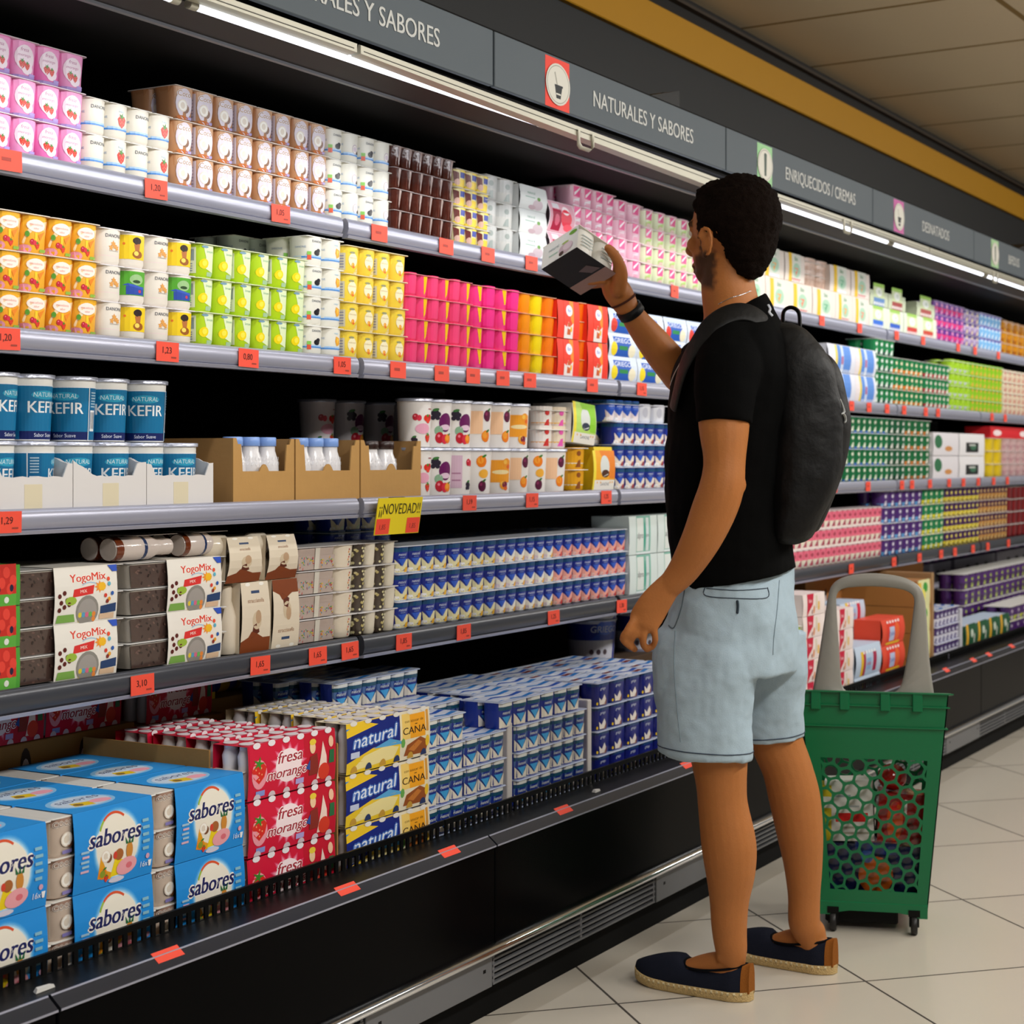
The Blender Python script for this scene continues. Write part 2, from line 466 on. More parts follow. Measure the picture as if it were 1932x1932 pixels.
# tubes, one per 1.2 m
for i in range(9):
    x0 = 1.0 + 1.235 * i; x1 = x0 + 1.21
    o = tag(empty('light_tube', ((x0 + x1) / 2, 1.912, 1.923)), 'white fluorescent tube number %s of the row under the canopy' % ['one', 'two', 'three', 'four', 'five', 'six', 'seven', 'eight', 'nine'][i], 'lamp', 'fluorescent tubes under the canopy')
    L = (x1 - x0) / 2
    ring = lambda x, r: [(x, r * math.cos(t), r * math.sin(t)) for t in [q * PI / 6 for q in range(12)]]
    b = B(); b.loft([ring(-L + 0.02, 0.0072), ring(L - 0.02, 0.0072)], 'eef2ff', 'tube'); b.obj('tube', o)
    for s in (-1, 1):
        b = B(); e = [ring(s * (L - 0.02), 0.0085), ring(s * L, 0.0085)]
        b.loft(e if s > 0 else e[::-1], 'c8c8c8', 'cream'); b.obj('end_cap', o)
# signs
SGX = [1.934, 3.174, 4.414, 5.654, 6.894, 8.134, 9.374]
SG = [('NATURALES Y SABORES', 'ee4b3e', 0, 'cut by the frame top'), ('NATURALES Y SABORES', 'ee4b3e', 0, 'with a red icon block'), ('ENRIQUECIDOS / CREMAS', '9ccf9a', 1, 'with a green icon block'),
      ('DESNATADOS', 'c86aa8', 0, 'with a pink icon block'), ('BIFIDUS', 'a6cf9c', 1, 'at the frame edge'), ('', None, 0, 'blank')]
for i, (s, ic, kind, lb) in enumerate(SG):
    x0, x1 = SGX[i] + 0.004, SGX[i + 1] - 0.004; L = x1 - x0
    o = tag(empty('sign_panel', ((x0 + x1) / 2, 1.88, 1.956)), ('slate grey sign reading %s, %s' % (s, lb)) if s else 'blank slate grey sign panel beyond the bifidus sign', 'sign', 'slate grey signs along the canopy')
    b = B(); b.box(-L / 2, L / 2, 0.0, 0.012, 0, 0.117, '565f66', 'matte', ch=0.0015); b.obj('board', o)
    b2 = B(); b2.box(-L / 2 + 0.1, -L / 2 + 0.13, 0.012, 0.0195, 0.02, 0.09, '202020', 'black'); b2.box(L / 2 - 0.13, L / 2 - 0.1, 0.012, 0.0195, 0.02, 0.09, '202020', 'black'); b2.obj('bracket', o)
    if not s: continue
    sf = lambda x, y, h: (x, -h, y)
    ixc = -L / 2 + {0: 0.275, 1: 0.275, 2: 0.275, 3: 0.275, 4: 0.31}[i]
    a = Art(L, 0.117)
    icu = ixc / (L / 2)
    a.rect(icu - 0.092, 0.0, icu + 0.092, 0.96, ic)
    b = B(); b.art(a, sf, 'matte'); 
    a = Art(L, 0.117); a.ell(icu, 0.47, 0.092, 0.40, 'd9d7cd', 28); a.ell(icu, 0.47, 0.083, 0.365, '9a998f', 28); a.ell(icu, 0.47, 0.080, 0.35, 'dcdad0', 28)
    if kind == 0:
        a.pg([(icu - 0.025, 0.42), (icu + 0.03, 0.42), (icu + 0.018, 0.2), (icu - 0.014, 0.2)], '33363a'); a.rect(icu - 0.027, 0.42, icu + 0.035, 0.46, '33363a')
        a.rect(icu - 0.016, 0.27, icu + 0.02, 0.30, 'dcdad0'); a.pg([(icu - 0.012, 0.46), (icu - 0.004, 0.46), (icu - 0.022, 0.7), (icu - 0.03, 0.68)], 'a5a49a')
    else:
        a.pg([(icu - 0.016, 0.66), (icu + 0.016, 0.66), (icu + 0.012, 0.2), (icu - 0.012, 0.2)], '53615a'); a.ell(icu, 0.7, 0.018, 0.06, '53615a', 10)
    b.art(a, sf, 'matte', h0=0.0025); b.obj('icon', o, )
    tx = {0: 0.12, 1: 0.115, 2: 0.13, 3: 0.10, 4: 0.0}[i]
    wd_ = {0: 0.66, 1: 0.655, 2: 0.76, 3: 0.36, 4: 0.26}[i]
    a = Art(L, 0.117); a.txt(s, tx / (L / 2), 0.32, 0.33, 'c9cbc8', maxw=wd_ / L, bold=0.6)
    b = B(); b.art(a, sf, 'matte', h0=0.0012); b.obj('lettering', o, )
# dark devices above the sign line
for j, (px_, lb) in enumerate(((1250, 'black wedge shaped device with glossy lens above the red icon sign'), (1925, 'black device with glossy lens above the bifidus sign'))):
    x = XA(px_, 1.95)
    o = tag(empty('security_camera', (x, 1.935, 2.085)), lb, 'camera', 'black devices on top of the canopy')
    b = B(); b.loft([[(-0.13, 0.06, 0.0), (-0.13, 0.0, 0.0), (-0.13, 0.0, 0.01), (-0.13, 0.06, 0.01)], [(0.03, 0.08, 0.0), (0.03, -0.02, 0.0), (0.03, -0.02, 0.05), (0.03, 0.08, 0.05)]], '0a0a0a', 'black', sm=False); b.obj('housing', o)
    b = B(); b.loft([[(0.03 + 0.06 * q, 0.03 + 0.04 * math.cos(t) * (1 - q * 0.5), 0.026 + 0.025 * math.sin(t) * (1 - q * 0.5)) for t in [g * PI / 6 for g in range(12)]] for q in (0, 0.5, 0.85, 1)], '1c1e24', 'panel'); b.obj('lens_cover', o)
# ------------------------------------------------------------------ cups and packs
def cup_surface(w, d, h, n=3.2, taper=0.9, z0=0.0):
    """front-centred mapping of (x metres, y metres) on a tapering rounded cup"""
    def S(x, y, off=0.0):
        t = max(0.0, min(1.0, y / h))
        k = taper + (1 - taper) * t
        if t < 0.10: k *= 1 - 0.10 * (1 - t / 0.10) ** 2
        an = x / (w / 2) * 1.05
        sx, cx = math.sin(an), math.cos(an)
        r = (abs(sx) ** n + abs(cx) ** n) ** (-1.0 / n)
        return (sx * r * (w / 2 * k + off), -cx * r * (d / 2 * k + off), z0 + y)
    return S


def make_cup(w, d, h, body, art=None, n=3.2, taper=0.9, seg=20, band=None, m='print', sideart=True):
    S = cup_surface(w, d, h, n, taper); b = B(); per = 2 * PI / 1.05 * w / 2
    rings = [[S(-per * i / seg, y) for i in range(seg)] for y in (0, h * 0.03, h * 0.1, h * 0.55, h)]
    rings = [r[::-1] for r in rings]
    b.loft(rings, body, m, cap=(True, False))
    if band:                                        # second colour at the foot or the shoulder
        for y0, y1, c in band:
            R = [[S(per * i / seg, y, 0.0002) for i in range(seg + 1)] for y in (y0 * h, y1 * h)]
            b.loft(R, c, m, cap=(False, False), closed=False)
    if art:
        b.art(art, lambda x, y, o: S(x - w * 0.15, y, o), m, strip=w * 0.14)
    return b


def lid_outline(w, d, r=0.006, k=3):
    P = []
    for cx, cy, a0 in ((w / 2 - r, -d / 2 + r, -PI / 2), (w / 2 - r, d / 2 - r, 0), (-w / 2 + r, d / 2 - r, PI / 2), (-w / 2 + r, -d / 2 + r, PI)):
        for i in range(k + 1):
            t = a0 + PI / 2 * i / k; P.append((cx + r * math.cos(t), cy + r * math.sin(t)))
    return P


def make_lid(w, d, col, z, t=0.0018, art=None, top=None):
    b = B(); P = lid_outline(w, d)
    b.loft([[(x, y, z - t) for x, y in P], [(x, y, z - t * 0.3) for x, y in P], [(x * 0.995, y * 0.99, z) for x, y in P]], col, 'print', sm=False)
    if top: b.face([(x * 0.96, y * 0.95, z + 0.0003) for x, y in P], top, 'foil')
    if art: b.art(art, lambda x, y, h: (x, -d / 2 + y, z + 0.0004 + h), 'print')
    return b


def cup_pack(cw, cd, ch, bodies, arts, nx=2, ny=2, n=3.2, taper=0.9, lid='strip', lcol='e8e6e0', ltop=None, lart=None, bands=None, whole=False, m='print', gap=0.001, seg=20, lt=0.0018):
    """joined cups: nx wide, ny deep; origin at the front bottom centre of the pack"""
    root = empty('yogurt_pack'); big = B()
    Mh = {}
    for i in range(nx):
        key = i % max(len(bodies), len(arts) if arts else 1)
        if key not in Mh:
            cb = make_cup(cw - gap, cd - gap, ch - 0.0015, bodies[key % len(bodies)], arts[key % len(arts)]() if arts else None, n, taper, seg, bands[key % len(bands)] if bands else None, m)
            Mh[key] = (cb, None if whole else cb.mesh('cup'))
        for j in range(ny):
            x, y = (i - (nx - 1) / 2) * cw, cd / 2 + j * cd
            if whole:
                cb = Mh[key][0]; k0 = len(big.v)
                big.v += [(a + x, bb + y, c_) for a, bb, c_ in cb.v]; big.f += [tuple(q + k0 for q in f) for f in cb.f]
                big.c += cb.c; big.m += [big.mi(cb.mats[q]) for q in cb.m]; big.s += cb.s
                if j == 0 and False: pass
            else:
                o = bpy.data.objects.new('cup', Mh[key][1]); C.objects.link(o); o.parent = root; o.location = (x, y, 0)
    def addlid(w, d, x, y, par):
        lb = make_lid(w, d, lcol, ch, lt, lart(w, d) if lart else None, ltop)
        if whole:
            k0 = len(big.v); big.v += [(a + x, bb + y, c_) for a, bb, c_ in lb.v]; big.f += [tuple(q + k0 for q in f) for f in lb.f]
            big.c += lb.c; big.m += [big.mi(lb.mats[q]) for q in lb.m]; big.s += lb.s
        else:
            o = lb.obj('lid', root); o.location = (x, y, 0)
    if lid == 'strip':
        addlid(nx * cw + 0.001, ny * cd + 0.003, 0, ny * cd / 2 - 0.0005, None)
    else:
        if whole:
            for i in range(nx):
                for j in range(ny): addlid(cw - 0.0005, cd + 0.001, (i - (nx - 1) / 2) * cw, cd / 2 + j * cd, None)
        else:
            lb = make_lid(cw - 0.0006, cd - 0.0006, lcol, ch, lt, lart(cw, cd) if lart else None, ltop).mesh('lid')
            for i in range(nx):
                for j in range(ny):
                    o = bpy.data.objects.new('lid', lb); C.objects.link(o); o.parent = root; o.location = ((i - (nx - 1) / 2) * cw, cd / 2 + j * cd, 0)
    if whole:
        bpy.data.objects.remove(root); root = big.obj('yogurt_pack')
    return root


def kill(root):
    for ch in list(root.children):
        bpy.data.objects.remove(ch)
    bpy.data.objects.remove(root)


ORD = ['first', 'second', 'third', 'fourth', 'fifth', 'sixth', 'seventh', 'eighth', 'ninth', 'tenth', 'eleventh']


def tiername(k, n):
    if k == 0: return 'bottom tier'
    if k == n - 1: return 'top tier'
    return ORD[k] + ' tier up'


def slug(grp, base):
    drop = 'pink white brown dark pale hot blue green yellow orange red lime crimson magenta sky lilac amber purple grey rear upper lower deep bright dusty mint cream beige plain clear large small slim low of the with and on row second hidden first standing striped sleeved foot footed badge print behind pictures tan aubergine'.split()
    import re
    w = [q for q in re.findall('[a-z]+', grp.lower().replace('-', ' ')) if q not in drop][:3]
    w = [q[:-3] + 'y' if q.endswith('ies') else q[:-1] if q.endswith('s') and not q.endswith('ss') else q for q in w]
    w = [x for x in w if x not in ('pack', 'carton', 'tub')]
    suf = 'carton' if 'carton' in base else 'tub' if 'tub' in base else 'pack'
    return '_'.join(w[:3] + [suf])


def lay(proto, Y, z, px0, px1, npk, tiers, ph, desc, grp, ref, cat='yogurt', rows=(0,), rowd=0.13, wid=None, skip=(), jit=0.0015, x01=None, rowname=None, name=None, first=None):
    """stack copies of proto (its width measured by wid) between picture columns px0..px1 on the plane Y;
    the width of every copy is scaled to fill the interval"""
    X0, X1 = x01 or (XA(px0, Y), XA(px1, Y)); wpk = (X1 - X0) / npk; n = 0
    sx = (wpk - 0.0008) / wid
    out = []
    for r in rows:
        for i in range(npk):
            for t in range(tiers if isinstance(tiers, int) else tiers[i]):
                if (r, i, t) in skip or (i, t) in skip: continue
                x = X0 + wpk * (i + 0.5) + random.uniform(-jit, jit) * 0.25; y = Y + rowd * r + random.uniform(0, jit) * 2
                o = dup(proto, (x, y, z + ph * t), 0); o.scale = (sx, 1, 1)
                T = tiers if isinstance(tiers, int) else tiers[i]
                tail = [tiername(t, T)] if T > 1 else []
                tail.append(('beside ' if npk == 1 else '%s column from ' % ORD[i]) + ref)
                if r: tail.append('%s row deep' % ORD[r])
                tail = ', '.join(tail); keep = 16 - len(tail.split()); dw = desc.split()
                lb = ' '.join(dw[:keep]).rstrip(',') + ', ' + tail
                tag(o, lb, cat, grp)
                o.name = name or slug(grp, o.name)
                out.append(o); n += 1
    kill(proto) if proto.type == 'EMPTY' else bpy.data.objects.remove(proto)
    return out


# ------------------------------------------------------------------ artwork of the labels
def A(w=0.06, h=0.064): return Art(w, h)


def fruit(a, x, y, s, kind):
    k = a.h / (a.w / 2)
    E = lambda dx, dy, rx, ry, c, rot=0: a.ell(x + dx * s * k, y + dy * s, rx * s * k, ry * s, c, 14, rot)
    if kind == 'strawberry':
        a.pg([(x - s * k, y + s * 0.5), (x - s * k * 0.6, y + s), (x + s * k * 0.6, y + s), (x + s * k, y + s * 0.5), (x + s * k * 0.7, y - s * 0.5), (x, y - s * 1.2), (x - s * k * 0.7, y - s * 0.5)], 'd8281c')
        for dx, dy in ((-.4, .4), (.3, .5), (0, 0), (-.3, -.3), (.35, -.2), (0, -.7)): E(dx, dy, .08, .1, 'f4a070')
        a.star(x, y + s, s * 0.25, s * 0.8, 5, '3c8a2a')
    elif kind == 'berries':
        E(-.6, 0, .65, .65, 'e03020'); E(.5, .1, .7, .7, 'c81818'); E(0, -.5, .6, .6, 'e84030'); E(-.2, .5, .3, .3, '3c8a2a')
    elif kind == 'lemon':
        E(0, 0, 1, .8, 'f2d800', .3); E(.1, .1, .55, .45, 'fae84a', .3)
    elif kind == 'coconut':
        E(.5, -.3, .7, .7, '7a4a28'); E(-.15, .1, .95, .95, 'e9ddcf'); E(-.15, .1, .8, .8, 'faf6ee'); E(-.2, .1, .45, .5, 'e2d6c6')
    elif kind == 'peach':
        E(0, 0, .9, .85, 'f09a2a'); E(-.3, .2, .4, .4, 'f8c050'); E(.5, -.6, .5, .4, 'e86a20')
    elif kind == 'orange':
        E(0, 0, 1, 1, 'ef7f12'); E(-.2, .2, .6, .6, 'f7a132'); E(.5, .9, .5, .2, '2f7a28', .4)
    elif kind == 'plum':
        E(0, 0, .9, 1, '5a1238'); E(-.3, .3, .3, .3, '8a2a58'); E(.4, 1, .5, .2, '2f6a28', .5)
    elif kind == 'blackberry':
        for dx, dy in ((-.5, .3), (.1, .5), (.5, .1), (-.2, -.2), (.3, -.5), (-.5, -.5)): E(dx, dy, .42, .42, '241a30')
        E(0, .9, .6, .25, '3c7a3a', .2)
    elif kind == 'cherry':
        E(-.3, 0, .7, .8, 'c01c30'); E(.6, -.2, .6, .7, 'd83048'); E(-.45, .25, .2, .2, 'f08090')
    return a


def art_pink():
    a = A(); a.rect(-1.9, 0, -1.0, 1, 'f05aae'); a.rect(-1.0, 0, -0.75, 1, 'f48cc8'); a.rect(-0.8, 0.02, 1.9, 0.98, 'f79fd2')
    a.ell(0.15, 0.56, 0.62, 0.36, 'fbe6f1', 18); a.ell(0.3, 0.28, 0.4, 0.16, 'fbe6f1', 14)
    a.txt('fresa', 0.1, 0.74, 0.10, 'c06a9c', 0.8, 0.2); a.txt('morango', 0.1, 0.60, 0.08, 'c06a9c', 0.9, 0.2); fruit(a, -0.05, 0.38, 0.10, 'strawberry'); fruit(a, 0.3, 0.34, 0.09, 'strawberry')
    a.rect(-0.8, 0.02, 1.0, 0.09, 'b9a0dc'); a.rect(0.45, 0.06, 0.9, 0.16, 'b9a0e4'); return a


def art_pink2():
    a = art_pink(); a.rect(-1.5, 0.15, -0.8, 0.88, 'ead6ee'); a.ell(-1.1, 0.8, 0.16, 0.07, '2a2a60', 10); a.ell(-1.05, 0.62, 0.14, 0.06, 'e0b020', 10); a.rect(-1.3, 0.2, -0.98, 0.42, '8a80d0'); return a


def art_coco():
    a = A(); a.rect(-1.9, 0, -0.45, 1, 'b98054'); a.rect(-0.5, 0.0, 1.9, 1, 'c99a72'); a.ell(0.25, 0.5, 0.68, 0.47, 'ddd3e0', 18)
    a.txt('Coco', 0.2, 0.72, 0.17, '9a5a34', 0.9, 0.1, out='f6f2f2'); fruit(a, 0.15, 0.42, 0.2, 'coconut'); a.ell(0.1, 0.08, 0.5, 0.06, 'cf7a44', 12); a.rect(0.4, 0.05, 0.95, 0.13, 'b4a8dc'); return a


def art_coco2():
    a = art_coco(); a.rect(-1.7, 0.1, -0.5, 0.92, 'c6bccb')
    for i in range(6): a.rect(-1.6, 0.2 + 0.1 * i, -0.65, 0.24 + 0.1 * i, '9c94b0')
    return a


def art_danone(fr='strawberry'):
    def f():
        a = A(0.06, 0.062); a.rect(-1.6, 0.3, 1.6, 0.33, 'c9def4'); a.rect(-0.9, 0.26, 1.3, 0.31, '4f93dc'); a.rect(-0.6, 0.32, 1.3, 0.36, 'a8ccf0')
        if fr == 'plain': a.txt('DANONE', 0.35, 0.76, 0.10, '20304a', 0.8)
        elif fr == 'oreo':
            a.txt('DANONE', 0.35, 0.8, 0.08, '30405a', 0.7); a.ell(0.35, 0.45, 0.3, 0.1, '15151c', 14); a.ell(0.5, 0.53, 0.2, 0.07, '20202a', 12); a.rect(-0.5, 0.2, -0.2, 0.36, 'e05a3a'); a.rect(-0.5, 0.36, -0.2, 0.48, '8aca5a')
        elif fr == 'ring':
            a.ell(0.45, 0.5, 0.32, 0.17, 'c9b8c9', 18); a.ell(0.45, 0.5, 0.26, 0.14, 'f1eee6', 18); a.ell(0.45, 0.5, 0.2, 0.09, 'd8cad8', 14); a.ell(0.75, 0.4, 0.16, 0.07, '30202a', 10)
        elif fr == 'mango': a.pg([(0.4, 0.72), (0.8, 0.66), (0.85, 0.45), (0.5, 0.38), (0.3, 0.55)], 'f0a824'); a.pg([(0.45, 0.68), (0.7, 0.62), (0.55, 0.45)], 'f8cc50'); a.txt('mango', 0.4, 0.8, 0.06, '8ac0e0', 0.7)
        else: fruit(a, 0.35, 0.52, 0.16, fr); a.txt('fresa', 0.3, 0.8, 0.07, '9cc4e0', 0.6)
        a.txt('DANONE', -1.0, 0.6, 0.07, '8aa0c0', 0.5)
        return a
    return f


def art_cookie():
    a = A(0.06, 0.062); a.txt('DANONE', 0.35, 0.8, 0.10, '24304c', 0.9)
    for dx, dy in ((0.15, 0.5), (0.45, 0.55), (0.32, 0.62), (0.62, 0.5)): a.star(dx, dy, 0.05, 0.1, 5, 'e2a050', dx)
    a.rect(0.0, 0.40, 0.75, 0.42, 'b8b0a8'); return a


def art_yellowkid():
    a = A(0.06, 0.062); a.rect(-0.95, 0.25, 0.95, 0.96, 'f2cf1c'); a.ell(0.25, 0.8, 0.34, 0.11, '2a1a18', 16); a.pg([(0.0, 0.7), (0.5, 0.72), (0.45, 0.5), (0.1, 0.5)], 'b87038')
    a.ell(0.3, 0.4, 0.4, 0.12, '9c5a1c', 14); a.ell(0.2, 0.43, 0.2, 0.07, 'f2d860', 12); a.ell(-0.6, 0.7, 0.08, 0.04, 'e8782a', 8); return a


def art_greenkid():
    a = A(0.06, 0.062); a.rect(-0.95, 0.25, 0.95, 0.96, '55a82c'); a.ell(0.2, 0.72, 0.5, 0.16, '9cc488', 16); a.ell(0.2, 0.66, 0.3, 0.05, '2a4a24', 12)
    a.rect(-0.5, 0.27, 0.8, 0.52, '2a4aa8'); a.pg([(-0.7, 0.55), (-0.4, 0.6), (0.8, 0.5), (0.8, 0.44)], '3a5ac0'); a.ell(0.45, 0.38, 0.12, 0.05, 'c83a5a', 8); return a


def art_peachmix():
    a = A(); a.rect(-1.9, 0, -0.6, 1, 'f09a1a'); a.ell(-1.0, 0.78, 0.35, 0.18, 'ee6a1e', 14); a.rect(-0.7, 0, 1.9, 1, 'f4b52c'); a.pg([(-0.6, 0.0), (-0.6, 0.3), (-0.2, 0.75), (1.1, 0.9), (1.1, 0.0)], 'f8dcae')
    a.ell(0.2, 0.74, 0.6, 0.17, 'fbeee2', 16); a.txt('macedonia', 0.2, 0.74, 0.07, 'e07a6a', 0.9); a.txt('sabor', 0.2, 0.64, 0.06, 'e07a6a', 0.6)
    a.pg([(0.1, 0.55), (0.3, 0.55), (0.25, 0.25), (0.12, 0.28)], 'f5d02a'); a.pg([(0.35, 0.5), (0.8, 0.6), (0.5, 0.35)], 'ef8a22'); fruit(a, 0.0, 0.3, 0.10, 'cherry'); fruit(a, 0.3, 0.2, 0.08, 'strawberry')
    a.ell(-0.35, 0.5, 0.12, 0.08, '5a9a30', 10); a.ell(-0.5, 0.1, 0.4, 0.12, 'f0a0b8', 12); a.rect(0.5, 0.04, 1.0, 0.12, '98c050'); return a


def art_peachmix2():
    a = art_peachmix(); a.rect(-1.6, 0.1, -0.75, 0.9, 'e6dcc4'); a.ell(-1.2, 0.82, 0.15, 0.06, '1c1c20', 10); a.ell(-1.2, 0.68, 0.14, 0.06, 'e8c020', 10); a.rect(-1.5, 0.15, -1.1, 0.42, '8888b8'); return a


def art_lemon():
    a = A(); a.rect(-1.9, 0, 1.9, 1, 'b2d41a'); a.pg([(-0.1, 1.0), (0.2, 0.6), (0.05, 0.3), (1.2, 0.1), (1.2, 1.0)], 'e2efc4'); fruit(a, 0.05, 0.42, 0.19, 'lemon')
    a.txt('limon', 0.5, 0.76, 0.08, '58a078', 0.7, 0.1); a.ell(0.1, 0.93, 0.3, 0.04, '7aa0b8', 10); a.rect(0.3, 0.05, 0.8, 0.18, 'a8c8a0'); return a


def art_lemon2():
    a = art_lemon(); a.rect(-1.6, 0.12, -0.5, 0.9, 'dfe6c8'); a.rect(-1.5, 0.5, -0.6, 0.84, '90a0a0')
    for i in range(4): a.rect(-1.5, 0.18 + 0.07 * i, -0.7, 0.21 + 0.07 * i, '8a96a8')
    return a


def art_ypeach():
    a = A(0.06, 0.05); a.rect(-1.9, 0, 1.9, 1, 'f6d845'); a.ell(0.25, 0.6, 0.48, 0.3, 'f8efc8', 16); a.txt('melocoton', 0.25, 0.66, 0.08, 'b89850', 0.75); fruit(a, 0.25, 0.38, 0.13, 'peach')
    a.ell(0.15, 0.92, 0.3, 0.05, '9a9a70', 10); a.pg([(0.4, 0.02), (0.9, 0.02), (0.7, 0.3)], 'ead9a8'); return a


def art_ypeach2():
    a = art_ypeach(); a.rect(-1.5, 0.15, -0.45, 0.88, 'cfc8b0')
    for i in range(5): a.rect(-1.4, 0.25 + 0.12 * i, -0.55, 0.3 + 0.12 * i, '8888a0')
    return a


def art_flame(side=1):
    def f():
        a = A(0.05, 0.05); a.rect(-1.9, 0, 1.9, 1, 'f23a86'); a.pg([(0.0 * side, 0.98), (0.75 * side, 0.98), (0.8 * side, 0.3), (0.55 * side, 0.25)], 'f5c40c'); a.pg([(-0.9, 0.9), (-0.8, 0.2), (-0.7, 0.9)], 'f56aa4'); return a
    return f


def art_stripeflame():
    a = A(0.05, 0.05); a.rect(-1.9, 0, 1.9, 1, 'f2467e'); a.pg([(0.1, 0.98), (0.7, 0.98), (0.55, 0.3), (0.3, 0.1)], 'f5c40c'); return a


def art_blue(tri='e8e0b0', drop='ffffff', acc='e9b21e', base='1a2f96'):
    def f():
        a = A(0.058, 0.06); a.rect(-1.9, 0.0, 1.9, 1, base); a.rect(-1.9, 0.82, 1.9, 0.98, '0f4a78'); a.rect(-0.8, 0.0, 1.0, 0.06, 'dce4f0')
        a.txt('natural', 0.1, 0.68, 0.11, 'dfe8f4', 0.8, 0.2); a.txt('azucarado', 0.1, 0.6, 0.05, 'a8c4e4', 0.6)
        a.pg([(-0.6, 0.55), (-0.1, 0.28), (0.5, 0.55), (1.0, 0.5), (1.0, 0.05), (-0.5, 0.05)], tri); a.pg([(-0.4, 0.56), (0.6, 0.56), (0.05, 0.26)], '2c58c0'); a.pg([(0.3, 0.05), (1.0, 0.05), (1.0, 0.3), (0.45, 0.22)], acc)
        a.pg([(-0.7, 0.06), (-0.15, 0.03), (-0.25, 0.2), (-0.6, 0.2)], drop); return a
    return f


def art_tri():
    a = A(0.05, 0.06); a.rect(-1.9, 0.0, 1.9, 1, '18308c'); a.rect(-0.75, 0.0, 1.0, 1.0, '5a7ab0'); a.rect(-0.75, 0.86, 1.0, 1, 'e4e4de'); a.rect(-0.75, 0.72, 1.0, 0.86, '1c5068'); a.txt('natural', 0.15, 0.57, 0.12, 'f0f4f8', 0.8, 0.2, out='28407a')
    a.pg([(-0.7, 0.05), (-0.7, 0.5), (0.1, 0.12), (1.0, 0.5), (1.0, 0.05)], 'ece4d2'); a.pg([(-0.45, 0.48), (0.75, 0.48), (0.2, 0.14)], '3fa0dc'); a.rect(-0.5, 0.0, 0.7, 0.07, '1c3a9c'); return a


def art_brown():
    a = A(0.055, 0.06); a.rect(-1.9, 0.0, 1.9, 1, '141e78'); a.rect(-1.9, 0.85, 1.9, 0.98, '123c70'); a.txt('griego', 0.2, 0.7, 0.12, 'd8e0f0', 0.8, 0.2)
    a.pg([(-0.4, 0.4), (0.0, 0.25), (0.5, 0.5), (0.8, 0.3), (0.6, 0.08), (-0.3, 0.08)], 'ece4dc'); a.pg([(0.1, 0.05), (0.9, 0.05), (0.95, 0.3), (0.5, 0.12)], '8a4a2c'); a.ell(-0.6, 0.14, 0.12, 0.07, 'e8c41c', 8); return a


def lid_blue(w, d):
    a = Art(w, d); a.rect(-0.96, 0.04, 0.96, 0.96, 'd4dcee')
    for i in range(3):
        y = 0.12 + 0.3 * i
        a.pg([(-0.95, y), (-0.4, y + 0.16), (0.2, y + 0.04), (0.9, y + 0.2), (0.95, y + 0.08), (0.2, y - 0.06), (-0.5, y + 0.06)], '2456b8' if i % 2 else '2c7ccc')
        a.ell(-0.4 + 0.5 * (i % 2), y + 0.12, 0.22, 0.07, 'f2f4f8', 12)
    return a


def lid_brown(w, d):
    a = lid_blue(w, d); a.pg([(0.1, 0.2), (0.8, 0.28), (0.7, 0.4), (0.0, 0.32)], '7a2c2a'); a.pg([(-0.8, 0.65), (-0.2, 0.7), (-0.3, 0.8), (-0.9, 0.75)], '7a2c2a'); return a


def art_lightpink(low='f0e8ee'):
    def f():
        a = A(0.055, 0.056); a.rect(-1.9, 0, 1.9, 1, 'f0b6cc'); a.rect(-1.9, 0, -0.4, 1, 'e8c8d2'); a.rect(-0.3, 0.45, 0.9, 0.95, 'e8488c'); a.pg([(-0.2, 0.5), (0.8, 0.85), (0.8, 0.95), (-0.2, 0.65)], 'fbeef4'); a.pg([(-0.3, 0.03), (0.9, 0.03), (0.9, 0.45), (-0.3, 0.3)], low); a.rect(-0.2, 0.12, 0.7, 0.16, 'e08aa8'); a.rect(-0.2, 0.22, 0.7, 0.25, 'e08aa8'); return a
    return f


def art_two(c1, c2, c3='f4f4f0', split=0.5, txt=None):
    def f():
        a = A(0.055, 0.06); a.rect(-1.9, 0, 1.9, split, c2); a.rect(-1.9, split, 1.9, 1, c1); a.ell(0.1, 0.72, 0.35, 0.12, c3, 12); a.pg([(-0.4, 0.1), (0.0, 0.4), (0.4, 0.45), (0.5, 0.1)], c3)
        if txt: a.txt(txt, 0.1, 0.68, 0.12, c1, 0.6)
        return a
    return f


def art_plainface(c, c2=None):
    def f():
        a = A(0.055, 0.06); a.rect(-0.9, 0.1, 0.9, 0.9, c)
        if c2: a.ell(0, 0.5, 0.5, 0.25, c2, 12)
        return a
    return f


